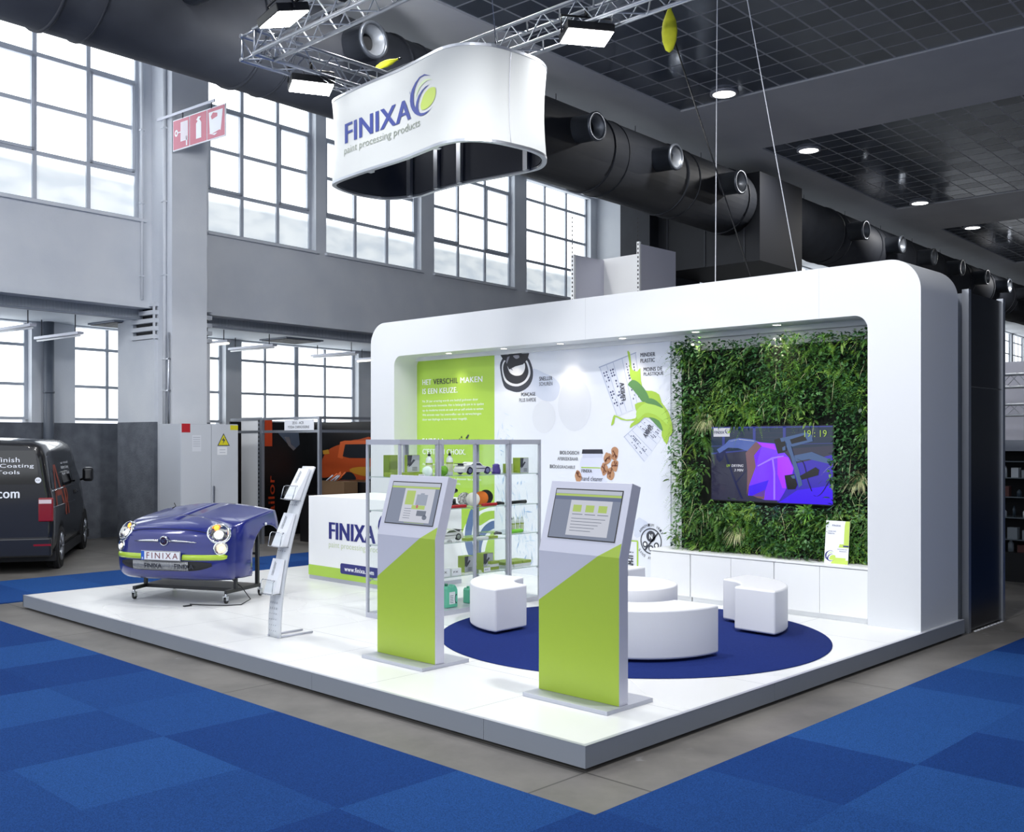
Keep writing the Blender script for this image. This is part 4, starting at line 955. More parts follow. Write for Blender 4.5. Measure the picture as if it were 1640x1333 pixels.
# goods in the showcases
GP = 'goods in the glass showcases'
def carton(x0, x1, y0, y1, z0, z1, col, lb, front=None, side=None, txt_=None, name='carton'):
    t = thing(name, lb, 'box', ((x0 + x1) / 2, (y0 + y1) / 2, z0), 0, GP)
    mb = MB(); mb.box(x0, x1, y0, y1, z0, z1); obj('box_body', mb, col, t, local=False, bevel=.002)
    if front:
        mb = MB(); e = y0 - .0008
        mb.mi(0); mb.poly([(x0 + .003, z0 + .003), (x1 - .003, z0 + .003), (x1 - .003, z1 - .003), (x0 + .003, z1 - .003)], lambda a, b: (a, e, b))
        if front == 'shoe':
            mb.mi(1); w = x1 - x0; h = z1 - z0
            mb.poly([(x0 + .003, z0 + h * .35), (x0 + w * .3, z0 + h * .5), (x0 + w * .4, z1 - .003), (x0 + .003, z1 - .003)], lambda a, b: (a, e - .001, b))
            mb.poly([(x0 + w * .1, z0 + h * .3), (x0 + w * .3, z0 + h * .38), (x0 + w * .65, z0 + h * .7), (x0 + w * .5, z0 + h * .75), (x0 + w * .15, z0 + h * .45)], lambda a, b: (a, e - .001, b))
            for k in range(3): mb.poly([(x0 + w * .4, z0 + h * (.1 + k * .08)), (x0 + w * .8, z0 + h * (.1 + k * .08)), (x0 + w * .8, z0 + h * (.13 + k * .08)), (x0 + w * .4, z0 + h * (.13 + k * .08))], lambda a, b: (a, e - .001, b))
        if txt_: mb.mi(1); put_text(mb, txt_, lambda u, v: (u, e - .001, v), x0 + (x1 - x0) * .15, z0 + (z1 - z0) * .4, (x1 - x0) * .5, (z1 - z0) * .25, .02)
        obj('front_print', mb, [mat('carton_grey_print', '#b9bdc6', .5) if front == 'shoe' else M_print_w, M_ink], t, local=False, fix=False)
    return t
M_cg = mat('carton_green', '#93ab38', .5); M_cgd = mat('carton_dark_green', '#77902b', .5); M_cw = mat('carton_white', '#dfe4e4', .5)
carton(2.031, 2.151, 4.40, 4.494, 1.67, 1.90, M_cgd, 'tall green carton on the top shelf of the leftmost showcase')
carton(1.985, 2.02, 4.30, 4.424, 1.67, 1.715, M_cg, 'flat green carton lying on the top shelf at the far left')
carton(2.197, 2.372, 4.30, 4.345, 1.716, 1.90, M_cg, 'grey and green printed carton on the top shelf near the corner post', 'shoe')
carton(2.16, 2.37, 4.25, 4.36, 1.67, 1.714, M_cg, 'flat green carton underneath the grey printed carton')
carton(2.242, 2.36, 4.17, 4.24, 1.67, 1.70, M_cg, 'small white fronted carton with dark print near the post', True, txt_='FIN')
carton(3.922, 4.07, 4.28, 4.40, 1.67, 1.85, M_cg, 'grey fronted green carton on the top shelf of the rightmost showcase', 'shoe')
carton(3.782, 3.878, 4.36, 4.43, 1.67, 1.78, M_cg, 'low green carton on the top shelf of the rightmost showcase')
carton(3.037, 3.18, 4.30, 4.41, .57, .75, M_cg, 'left one of the two grey fronted cartons on the low shelf of the double showcase', 'shoe')
carton(3.332, 3.493, 4.30, 4.41, .57, .76, M_cg, 'right one of the two grey fronted cartons on the low shelf of the double showcase', 'shoe')
carton(2.570, 2.708, 4.18, 4.22, .57, .665, M_cw, 'white carton standing beside the kiosk side on the low shelf of the double showcase', True, txt_='FX')
carton(2.736, 2.876, 4.18, 4.24, .57, .65, M_cw, 'long white carton on the low shelf of the double showcase', True, txt_='FX')
carton(3.20, 3.31, 4.16, 4.19, .57, .625, M_cg, 'small green carton in front of the right grey fronted carton', True, txt_='A17')
for k, (a, z) in enumerate(((3.40, .57), (3.395, .603), (3.405, .636), (3.63, .57), (3.635, .603), (3.79, .57), (3.785, .603), (3.94, .57), (3.945, .603))):
    carton(a, a + .14, 4.25, 4.5, z, z + .031, M_cg if k % 2 == 0 else M_cw, ('flat %s pack in the pile on the low shelf of the double showcase, %s' % ('green' if k % 2 == 0 else 'white', ('bottom', 'middle', 'top')[k])) if k < 3 else
           'flat %s pack on the low shelf, rightmost showcase, %s pile, %s' % ('green' if k % 2 == 0 else 'white', ('left', 'left', 'middle', 'middle', 'right', 'right')[k - 3], ('bottom', 'top')[(k - 3) % 2]), name='flat_pack')
for k, (x0, x1) in enumerate(((2.95, 3.08), (3.16, 3.29), (3.32, 3.44))):
    carton(x0, x1, 4.17, 4.25, .94, .968, M_cw if k % 2 else M_cg, '%s blister pack from the left on the middle shelf of the double showcase' % ('first', 'second', 'third')[k], name='blister_pack')
def bottle(x, y, z, r, h, col, cap, lb, name='bottle', lab=True):
    t = thing(name, lb, 'bottle', (x, y, z), 0, GP)
    mb = MB(); mb.lathe([(r * .9, 0), (r, .01), (r, h * .62), (r * .85, h * .72), (r * .35, h * .82), (r * .35, h * .86)], seg=20); obj('bottle_body', mb, col, t)
    mb = MB(); mb.lathe([(r * .42, h * .82), (r * .42, h * .90), (r * .15, h * .93), (r * .12, h)], seg=14); obj('nozzle_cap', mb, cap, t)
    if lab:
        mb = MB(); mb.lathe([(r * 1.01, h * .15), (r * 1.01, h * .55)], seg=20, cap=False); obj('bottle_label', mb, mat('bottle_label', '#cdd6b0', .5), t)
        mb = MB(); mb.lathe([(r * 1.015, h * .3), (r * 1.015, h * .55)], seg=20, cap=False); mb.v = mb.v; obj('label_band', MB().lathe([(r * 1.02, h * .48), (r * 1.02, h * .54)], seg=20, cap=False), M_cg, t)
M_bw = mat('translucent_white_plastic', '#dde5e2', .35)
bottle(2.42, 4.20, 1.67, .038, .265, M_bw, M_black, 'white squeeze bottle with black nozzle in the leftmost showcase')
bottle(2.81, 4.30, 1.67, .038, .265, M_bw, M_black, 'white squeeze bottle with black nozzle in the double showcase')
for k, x in enumerate((3.826, 3.901, 3.976)):
    bottle(x, 4.30, .97, .023, .20, M_bw, M_bw, '%s of the three slim white bottles with lime bands' % ('leftmost', 'middle', 'rightmost')[k])
def disc(x, y, z, r, th, m, lb, ang=0, name='polishing_pad'):
    c = Vector((x, y, z + r)); ax = Vector((-sin(ang), -cos(ang), .08)).normalized()
    mb = MB(); mb.lathe([(r * .96, -th / 2), (r, -th / 3), (r, th / 3), (r * .96, th / 2), (.001, th / 2)], c, ax, seg=36, cap=False); mb.lathe([(.001, -th / 2), (r * .96, -th / 2)], c, ax, seg=36, cap=False)
    tag(obj(name, mb, m), lb, 'pad', GP)
disc(3.10, 4.37, 1.312, .078, .03, mat('speckled_wool', '#e6e4e0', .9, var='#6b6b70', vscale=60), 'speckled wool pad standing on the second shelf', .75)
disc(3.15, 4.28, 1.312, .078, .03, mat('cream_foam', '#eceae2', .9), 'white polishing pad standing on the second shelf, nearest the front', .75)
disc(3.36, 4.36, 1.312, .080, .03, mat('orange_foam', '#e0772c', .9), 'orange foam pad leaning on the second shelf', .75)
disc(3.49, 4.42, 1.312, .085, .03, mat('black_foam', '#1b1b1d', .9), 'black foam pad behind the orange pad', .75)
disc(2.36, 4.16, 1.672, .055, .02, mat('pale_mint', '#d4e6df', .6), 'pale round pad leaning against the left bottle', .75)
# polisher: body, handle, pad
t = thing('polishing_machine', 'small yellow-green and black polishing machine on the second shelf', 'tool', (2.87, 4.35, 1.312), 0, GP)
mb = MB(); mb.lathe([(.03, 0), (.042, .02), (.042, .05), (.026, .08), (.026, .12)], (-.06, 0, .04), (0.4, 0, 1), seg=16); obj('motor_body', mb, M_cg, t)
mb = MB(); mb.tube([(-.03, 0, .15), (.03, 0, .165), (.09, 0, .185)], [.016, .02, .022], 10); obj('grip', mb, M_black, t)
mb = MB(); mb.lathe([(.05, 0), (.055, .01), (.055, .025), (.02, .04)], (.06, 0, .0), seg=18); mb.tube([(.06, 0, .03), (.05, 0, .09)], .02, 10); obj('sanding_foot', mb, M_black, t)
def bar(x0, x1, y, z, w, h, m, lb, name, rot=0):
    mb = MB(); mb.box(x0, x1, y - w / 2, y + w / 2, z + .001, z + h)
    tag(obj(name, mb, m, bevel=min(w, h) * .35, bseg=3), lb, 'tool', GP)
bar(2.74, 2.96, 4.20, 1.31, .05, .035, M_red, 'red sanding block lying in front of the polishing machine', 'sanding_block')
bar(3.22, 3.44, 4.20, 1.31, .05, .035, M_red, 'red sanding block lying in front of the orange pad', 'sanding_block')
mb = MB(); mb.tube([(3.46, 4.20, 1.336), (3.50, 4.20, 1.338), (3.56, 4.20, 1.330)], [.022, .018, .016], 10); tag(obj('extension_tool', mb, M_black), 'black long handled tool lying on the second shelf of the double showcase', 'tool', GP)
mb = MB(); mb.tube([(3.63, 4.2, 1.332), (3.80, 4.2, 1.335), (3.93, 4.2, 1.335)], [.02, .02, .024], 10); tag(obj('extension_tool', mb, M_black), 'black rod shaped tool on the second shelf of the rightmost showcase', 'tool', GP)
mb = MB(); mb.tube([(3.66, 4.20, .995), (3.68, 4.20, .996), (3.86, 4.20, .996), (3.88, 4.20, .995)], [.015, .024, .024, .015], 14); tag(obj('lime_sleeve', mb, mat('bright_lime', '#7fd23a', .5)), 'bright lime rolled sleeve lying before the slim bottles', 'roll', GP)
mb = MB(); mb.tube([(3.84, 4.42, 1.11), (3.90, 4.42, 1.115), (3.93, 4.42, 1.10)], [.02, .032, .012], 10); mb.tube([(3.86, 4.42, .972), (3.86, 4.42, 1.11)], .012, 8); tag(obj('rubber_mallet', mb, mat('dark_grey_rubber', '#3c4150', .6)), 'dark grey headed hand tool standing behind the slim bottles', 'tool', GP)
mb = MB(); mb.tube([(3.43, 4.22, .985), (3.46, 4.22, .995), (3.54, 4.22, .985)], [.012, .02, .014], 10); tag(obj('hand_tool', mb, mat('tool_grey', '#4a4c50', .5)), 'small dark hand tool on the middle shelf of the double showcase', 'tool', GP)
mb = MB(); mb.lathe([(.02, 0), (.045, .02), (.055, .06), (.045, .09), (.02, .105)], (2.67, 4.25, 1.671), seg=18); tag(obj('lime_net_ball', mb, mat('lime_net', '#6fae2c', .6, bump=.8, bscale=60)), 'green mesh ball beside the bottle in the double showcase', 'ball', GP)
mb = MB(); mb.lathe([(.05, 0), (.055, .03), (.04, .09), (.045, .10), (.02, .115)], (3.52, 4.28, 1.671), seg=8); tag(obj('purple_sponge', mb, mat('purple_foam', '#544a8c', .8)), 'purple moulded piece on the top shelf of the double showcase', 'sponge', GP)
# model cars
def model_car(x, y, z, L, lb, flip=1):
    t = thing('model_car', lb, 'model car', (x, y, z), 0, GP)
    s = L / .40
    pr = [(-.20, .02), (-.195, .055), (-.15, .075), (-.07, .082), (-.02, .118), (.06, .122), (.12, .095), (.18, .088), (.20, .06), (.20, .02), (.165, .02), (.15, .045), (.12, .055), (.09, .045), (.075, .02), (-.075, .02), (-.09, .045), (-.12, .055), (-.15, .045), (-.165, .02)]
    pr = [(a * s * flip, b * s) for a, b in pr]
    mb = MB(); mb.prism(pr, lambda a, b, d: (a, d, b), -.075 * s, .075 * s); obj('car_body', mb, mat('model_car_white', '#dcdfdc', .25), t, bevel=.006 * s, bseg=3)
    gl = [(a * s * flip, b * s) for a, b in ((-.05, .086), (-.015, .110), (.05, .113), (.10, .092))]
    mb = MB(); mb.prism(gl, lambda a, b, d: (a, d, b), -.0765 * s, .0765 * s); obj('side_windows', mb, mat('dark_glass_paint', '#4b5a3a', .15), t)
    mb = MB(); mb.box(min(.16 * s * flip, .2 * s * flip), max(.16 * s * flip, .2 * s * flip), -.07 * s, .07 * s, .105 * s, .11 * s); mb.box(.175 * s * flip - .003, .175 * s * flip + .003, -.04 * s, .04 * s, .085 * s, .106 * s); obj('rear_wing', mb, M_dark, t)
    for wx in (-.12, .12):
        for wy in (-.066, .066):
            mb = MB(); mb.lathe([(.036 * s, -.012 * s), (.038 * s, -.008 * s), (.038 * s, .008 * s), (.036 * s, .012 * s)], (wx * s * flip, wy * s, .038 * s), (0, 1, 0), seg=18); w = obj('wheel', mb, M_black, t)
            mb = MB(); mb.lathe([(.024 * s, -.0135 * s), (.024 * s, .0135 * s)], (wx * s * flip, wy * s, .038 * s), (0, 1, 0), seg=10); obj('rim', mb, M_alu, t)
model_car(3.235, 4.36, 1.671, .46, 'white racing model car on the top shelf of the double showcase', -1)
model_car(2.80, 4.36, .942, .42, 'white model car on the third shelf of the double showcase', 1)
# canisters on the bottom
def canister(x, y, z, w, d, h, m, capm, lb, label_=True, ang=0):
    t = thing('canister', lb, 'canister', (x, y, z), 0, GP)
    pr = [(-w / 2, 0), (w / 2, 0), (w / 2, h * .72), (w * .38, h * .86), (w * .22, h * .95), (w * .05, h * .86), (-w * .12, h * .84), (-w * .2, h * .9), (-w * .38, h * .9), (-w / 2, h * .78)]
    mb = MB(); mb.prism(pr, lambda a, b, e: (a, e, b), -d / 2, d / 2); obj('canister_body', mb, m, t, bevel=.012, bseg=3)
    mb = MB(); mb.lathe([(w * .11, 0), (w * .11, h * .1)], (-w * .29, 0, h * .9), seg=14); obj('screw_cap', mb, capm, t)
    if label_:
        mb = MB(); e = -d / 2 - .001
        mb.mi(0); mb.poly([(-w * .25, h * .15), (w * .25, h * .15), (w * .25, h * .65), (-w * .25, h * .65)], lambda a, b: (a, e, b))
        mb.mi(1)
        for k in range(5): mb.poly([(-w * .2, h * (.2 + k * .07)), (w * .1, h * (.2 + k * .07)), (w * .1, h * (.22 + k * .07)), (-w * .2, h * (.22 + k * .07))], lambda a, b: (a, e - .001, b))
        o_ = [(w * (.34 + .12 * cos(a)), h * (.35 + .2 * sin(a))) for a in [radians(60 + 24 * q) for q in range(11)]]; i_ = [(w * (.36 + .09 * cos(a)), h * (.35 + .15 * sin(a))) for a in [radians(60 + 24 * q) for q in range(11)]]
        mb.poly(o_ + i_[::-1], lambda a, b: (min(a, w * .49), e - .001, b))
        obj('canister_label', mb, [M_print_w, M_ink], t, fix=False)
M_teal = mat('green_liquid_plastic', '#6fcfae', .3); M_amb = mat('amber_liquid_plastic', '#d3a86a', .35)
canister(2.78, 4.27, .216, .17, .09, .265, M_teal, mat('green_cap', '#2d8c6c', .4), 'translucent green canister with white label on the showcase floor')
canister(2.93, 4.44, .216, .11, .08, .19, M_amb, M_amb, 'amber canister beside the green one', False)
canister(3.16, 4.34, .216, .12, .10, .19, M_teal, M_teal, 'small green canister mostly hidden behind the left pouf', False)
# --- worktop sign, leaning
t = thing('standing_sign', 'white and lime printed card leaning on the worktop against the plants', 'sign', (5.36, .78, CT))
q = [(1.133,0.708),(0.865,0.721),(0.830,1.194),(1.104,1.198)]
yl, yr = q[0][0], q[1][0]; zb, zt = CT + .001, q[3][1]
def sg(u, v, d=0): return (5.33 + .05 * v - d, yl + .0 + (yr - yl) * u, zb + (zt - zb) * v)
mb = MB(); mb.prism([(0, 0), (1, 0), (1, 1), (0, 1)], lambda a, b, d: sg(a, b, d), -.006, 0); obj('card', mb, M_print_w, t, local=False)
mb = MB()
mb.mi(0)
for ps in ([(.82, 1), (1, 1), (1, .38), (.58, .38), (.62, .46), (.79, .46), (.79, .88)], [(.28, 0), (1, 0), (1, .09), (.9, .09), (.9, .14), (.42, .14)]): mb.poly(ps, lambda a, b: sg(a, b, .0006))
mb.mi(1); mb.poly([(.77, .40), (1, .40), (1, .435), (.77, .435)], lambda a, b: sg(a, b, .0012))
put_text(mb, 'FINIXA', lambda a, b: sg(a, b, .0012), .27, .87, .36, .04, .03)
put_text(mb, 'ONTDEK ONZE', lambda a, b: sg(a, b, .0012), .1, .74, .34, .022, .02); put_text(mb, 'PRODUCTEN', lambda a, b: sg(a, b, .0012), .1, .69, .28, .022, .02)
put_text(mb, 'DÉCOUVREZ NOS', lambda a, b: sg(a, b, .0012), .54, .33, .4, .022, .02); put_text(mb, 'PRODUITS', lambda a, b: sg(a, b, .0012), .62, .28, .3, .022, .02)
H_SG = (zt - zb); R_ = H_SG / abs(yr - yl)
put_logo(mb, lambda a, b: sg(a, b, .0014), .04, .06, .29, (1, 2, 3)) if False else put_logo(mb, lambda a, b: sg(.02 + a * R_ * .9, .05 + b, .0014), 0, 0, .25, (1, 2, 3))
obj('card_print', mb, [M_leaf, M_navy, M_pale, M_leaf], t, local=False, fix=False)
# --- television with video
TX_ = 5.50
tv = [(2.652,2.215),(1.117,2.212),(1.114,1.365),(2.652,1.350)]
ty0, ty1 = tv[1][0], tv[0][0]; tz0, tz1 = tv[3][1], tv[0][1]
tz0 = (tv[3][1] + tv[2][1]) / 2; tz1 = (tv[0][1] + tv[1][1]) / 2
t = thing('television', 'flat television in the plant wall playing a paint drying video', 'television', (TX_, (ty0 + ty1) / 2, tz0))
mb = MB(); mb.box(TX_, TX_ + .05, ty0 - .015, ty1 + .015, tz0 - .015, tz1 + .015); obj('tv_housing', mb, M_black, t, local=False, bevel=.004)
mb = MB()
def tvp(x, y, k=0):
    """video picture: x,y in the 1640x1070 study frame of the screen picture"""
    u = (x - 140) / 1390; v = (y - 100 + (0)) / (840 + 40 * u)
    return (TX_ - .001 - .0009 * k, ty1 + (ty0 - ty1) * u, tz1 + (tz0 - tz1) * v)
VC = []
def vc(n_, c, s=.68): VC.append(mat('video_' + n_, '#050506', .1, emit=c, es=s)); return len(VC) - 1
c_bg, c_top, c_line, c_fl, c_vio, c_mag, c_tan, c_fen, c_blk, c_stl, c_wh, c_yel, c_deep, c_edge, c_fend = [vc(*a) for a in (
    ('grey', '#3b3b55'), ('teal', '#1c3350'), ('line', '#3d49a8'), ('floor', '#3526b0', 1.0), ('violet', '#6a2bff', 1.3), ('magenta', '#9a28ff', 1.3), ('tan', '#8d6570'), ('fender', '#5f78cc'), ('black', '#08080f', .4), ('steel', '#4f6fa6'), ('white', '#eef0ff'), ('yellow', '#b6dc4c'), ('deep', '#3b16e0', 1.2), ('edge', '#8d6bff', 1.3), ('fender_dark', '#1a1f5a'))]
def vp(c, k, *pts): mb.mi(c); mb.poly([(p[0], p[1]) for p in pts], lambda a, b: tvp(a, b, k))
vp(c_bg, 0, (140,100),(1530,100),(1530,980),(140,940)); vp(c_top, 1, (140,100),(1530,100),(1530,320),(140,410))
for y in (170, 220, 270): vp(c_line, 2, (140,y+50),(1530,y+20),(1530,y+26),(140,y+56)) if y == 270 else vp(c_bg, 2, (140,y),(1530,y+4),(1530,y+8),(140,y+4))
for x in (290, 660, 1005): vp(c_line, 3, (x-16,100),(x+18,100),(x+16,330),(x-14,330))
vp(c_line, 3, (140,400),(640,360),(640,372),(140,418)); vp(c_line, 3, (140,100),(1530,100),(1530,112),(140,120))
vp(c_fl, 2, (980,560),(1530,420),(1530,980),(920,960),(1000,800)); vp(c_deep, 3, (1150,820),(1530,760),(1530,980),(940,965))
vp(c_fend, 4, (200,410),(290,350),(370,350),(300,400),(290,470),(240,510),(205,470)); vp(c_fen, 5, (210,360),(300,310),(360,250),(480,228),(640,245),(720,275),(600,385),(470,345),(350,340),(240,405))
vp(c_wh + 0, 5, (370,262),(480,240),(660,262),(660,268),(480,248),(375,270)); vp(c_fend, 5, (285,370),(310,370),(440,720),(530,930),(505,930),(420,730)); vp(c_fend, 5, (440,735),(560,600),(566,606),(452,745))
vp(c_tan, 6, (560,400),(680,275),(760,290),(720,420),(690,540),(600,780),(575,890),(580,600),(565,440)); vp(c_vio, 6, (690,275),(900,295),(935,410),(1010,400),(1060,455),(1110,570),(1100,640),(1010,660),(1030,800),(1000,860),(950,940),(780,935),(640,890),(590,890),(600,780),(680,560),(660,430),(740,330))
vp(c_mag, 7, (930,430),(1050,450),(1110,580),(1090,640),(1010,660),(1030,800),(985,800),(930,640)); vp(c_deep, 7, (600,780),(830,710),(800,800),(770,900),(600,890)); vp(c_mag, 7, (700,280),(890,300),(920,370),(760,330))
vp(c_edge, 8, (700,545),(870,450),(1000,430),(1000,440),(880,470),(705,557)); vp(c_edge, 8, (865,460),(885,460),(905,620),(905,930),(885,930),(885,620)); vp(c_tan, 7, (640,890),(790,820),(780,930),(700,915))
vp(c_stl, 8, (990,230),(1240,170),(1310,200),(1320,270),(1100,330),(1010,300)); vp(c_blk, 9, (1070,250),(1230,200),(1260,260),(1090,300)); vp(c_blk, 9, (890,250),(985,225),(1035,300),(1030,380),(935,410)); vp(c_stl, 10, (960,235),(1000,225),(1010,270),(975,275)); vp(c_stl, 10, (985,340),(1020,320),(1020,370),(990,375))
vp(c_stl, 9, (1030,230),(1060,240),(1110,420),(1170,590),(1210,760),(1170,790),(1130,640),(1080,440),(1020,300)); vp(c_stl, 9, (1120,430),(1310,390),(1500,470),(1500,525),(1280,470),(1130,500)); vp(c_blk, 10, (1010,655),(1120,640),(1155,760),(1130,810),(1045,815)); vp(c_stl, 11, (1080,660),(1125,650),(1130,690),(1100,690))
vp(c_blk, 9, (1180,660),(1350,560),(1390,590),(1380,650),(1200,705))
mb.mi(c_blk)
for pl_ in (smooth_line([(1150,470),(1210,500),(1240,580),(1265,700),(1310,830)], 5), smooth_line([(1330,875),(1370,885),(1430,830),(1510,680)], 5)):
    for a, b in zip(pl_, pl_[1:]): mb.poly([(a[0] - 5, a[1]), (a[0] + 5, a[1]), (b[0] + 5, b[1]), (b[0] - 5, b[1])], lambda x, y: tvp(x, y, 10))
vp(c_wh, 8, (170,112),(370,112),(370,212),(170,212))
mb.mi(c_fend); put_text(mb, 'FINIXA', lambda a, b: tvp(a, -b, 10), 180, -180, 125, 34, .03); put_logo(mb, lambda a, b: tvp(310 + a * 60, 180 - b * 60, 10), 0, 0, 1, (c_fend, c_yel, c_yel))
mb.mi(c_yel); put_text(mb, 'UV', lambda a, b: tvp(a, -b, 10), 332, -562, 48, 30, .03, .2); put_text(mb, '19 : 19', lambda a, b: tvp(a, -b, 12), 1230, -222, 240, 76, .0)
mb.mi(c_wh); put_text(mb, 'DRYING', lambda a, b: tvp(a, -b, 10), 392, -562, 145, 30, .03, .2); put_text(mb, '3 MIN', lambda a, b: tvp(a, -b, 10), 425, -614, 110, 30, .03, .2)
obj('tv_picture', mb, VC, t, local=False, fix=False)

# ================================================================ CAR FRONT ON A TROLLEY
CO = Vector((.800, 6.978, PZ)); CA = math.atan2(-.89, .457)   # local +x = car's side seen right, +y = towards its rear
t = thing('car_front_display', 'dark blue small car front end with lit headlamps, mounted on a black wheeled frame', 'car', CO, CA)
def cz(z): return z + .245 - PZ          # heights of the real car, raised on the frame
M_car = mat('dark_blue_car_paint', '#0b1a72', .3, .1, coat=.7)
MCO = Matrix.Translation(CO) @ Matrix.Rotation(CA, 4, 'Z')
def ynose(x, z):
    """distance of the skin behind the foremost point, at lateral x and height z"""
    z = max(.2, min(z, 1.0)); pr = [(.20, .13), (.24, .05), (.32, .012), (.42, .0), (.50, .012), (.56, .03), (.64, .04), (.72, .065), (.79, .12), (.85, .20)]
    y = pr[-1][1]
    for (a, b), (c, d) in zip(pr, pr[1:]):
        if a <= z <= c: f = (z - a) / (c - a); y = b + (d - b) * f; break
    ax = abs(x) / .80
    return y + .085 * ax ** 2 + .20 * ax ** 6
def side_y(i):  # plan path: from left rear round the nose to right rear
    pass
path = []
YR = 1.22
for k in range(13): path.append((-.80, YR - (YR - .52) * k / 12, 'L'))
for k in range(1, 9):
    a = k / 9; path.append((-.80 + .035 * a * a * 2, .52 - .235 * a, 'C'))
NX = 60
fx = [-.74 + 1.48 * k / NX for k in range(NX + 1)]
for x in fx: path.append((x, None, 'F'))
for k in range(8, 0, -1):
    a = k / 9; path.append((.80 - .035 * a * a * 2, .52 - .235 * a, 'C'))
for k in range(12, -1, -1): path.append((.80, YR - (YR - .52) * k / 12, 'R'))
ZB = [.20, .225, .26, .30, .35, .40, .44, .48, .515, .54, .565, .59, .615, .64, .665, .69, .715, .74, .765, .79]
def shoulder(y): return .79 + .155 * min(1, max(0, (y - .22)) / .95) ** .8
P = []
for (x, y, k) in path:
    row = []
    yy0 = y if y is not None else ynose(x, .42)
    for j, zb in enumerate(ZB):
        f = (zb - .2) / (.79 - .2); zs = .2 + (shoulder(yy0) - .2) * f
        if k == 'F':
            row.append((x, ynose(x, zb), cz(zs)))
        else:
            w = min(1, max(0, (y - .26) / .30)) if y is not None else 0
            tuck = .05 * max(0, (.34 - zb) / .14) ** 1.5 + .045 * max(0, (zb - .6) / .19) ** 2
            fr = (ynose(.78, zb) - ynose(.78, .42)) * (1 - w)
            row.append((math.copysign(abs(x) - tuck, x), yy0 + max(0, fr), cz(zs)))
    # bonnet: towards the middle line
    xs, ys, zs = row[-1]
    tx, ty = 0.0, max(.30, min(ys + (.20 if k == 'F' else 0), YR))
    if k != 'F': ty = ys if ys > .5 else .5 + (ys - .5) * .6
    for h in (.06, .14, .24, .36, .5, .65, .8, 1.0):
        zc = .865 + .16 * min(1, max(0, (ty - .3)) / .92) ** .75
        zz = zs + (cz(zc) - zs) * sin(h * pi / 2) ** .9
        row.append((xs + (tx - xs) * h, ys + (ty - ys) * h, zz))
    P.append(row)
# cut the wheel arches: pull skin points inside the arch circle out to its rim
WC, WR = (.98, .42), .365
I = MB(); I.smooth = True; idx = []
def inside(p): return (p[1] - WC[0]) ** 2 + (p[2] - cz(WC[1])) ** 2 < WR ** 2 and abs(p[0]) > .6 or (p[1] > WC[0] - .02 and p[2] < cz(WC[1]))and abs(p[0]) > .6 and p[1] < WC[0] + WR + .2
LAMPS = [((sg_ * .625, ynose(.625, .745), cz(.745)), .098) for sg_ in (-1, 1)] + [((sg_ * .665, ynose(.665, .575), cz(.575)), .060) for sg_ in (-1, 1)]
flag = []
for row in P:
    fr = []
    for j, p in enumerate(row):
        fr.append(inside(p)); 
    flag.append(fr)
def rim(p):
    dy, dz = p[1] - WC[0], p[2] - cz(WC[1]); d = math.hypot(dy, dz) or 1
    return (p[0], WC[0] + dy / d * WR, cz(WC[1]) + dz / d * WR)
Q = [[(rim(p) if flag[i][j] else p) for j, p in enumerate(row)] for i, row in enumerate(P)]
idx = [[I.av(p) for p in row] for row in Q]
for i in range(len(Q) - 1):
    for j in range(len(Q[0]) - 1):
        cc_ = sum((Vector(Q[a_][b_]) for a_, b_ in ((i, j), (i + 1, j), (i + 1, j + 1), (i, j + 1))), Vector()) / 4
        if any((cc_ - Vector(lc)).length < lr for lc, lr in LAMPS): continue
        if sum((flag[i][j], flag[i + 1][j], flag[i + 1][j + 1], flag[i][j + 1])) < 4: I.af([idx[i][j], idx[i + 1][j], idx[i + 1][j + 1], idx[i][j + 1]])
body = obj('body_shell', I, [M_car], t)
s_ = body.modifiers.new('s', 'SOLIDIFY'); s_.thickness = .012; s_.offset = -1
def on(x, z, d=0.0):     # point on the nose skin, d in front of it
    return (x, ynose(x, z) - d, cz(z))
def patch(name, outline, m, d=.004, th=None, label=None, parent=None):
    mb = MB(); mb.poly(outline, lambda x, z: on(x, z, d)); o = obj(name, mb, m, parent or t, label=label, fix=False)
    return o
def strip_patch(name, x0, x1, zf0, zf1, m, d, n=14, label=None):
    mb = MB(); R = []
    for k in range(n + 1):
        x = x0 + (x1 - x0) * k / n; a, b = zf0(x), zf1(x)
        R.append([on(x, a, 0), on(x, a, d), on(x, (a + b) / 2, d * 1.35), on(x, b, d), on(x, b, 0)])
    mb.grid(R); return obj(name, mb, m, t, label=label)
M_limec = mat('lime_gloss_trim', '#a6c42a', .3, coat=.6)
for sg_ in (-1, 1):
    e = lambda x: .030 * max(.0, min(1, (.737 - abs(x)) / .03)) ** .5
    strip_patch('bumper_trim', sg_ * .262, sg_ * .735, lambda x: .475 - e(x), lambda x: .475 + e(x), M_limec, .016, 44, 'lime green bumper strip')
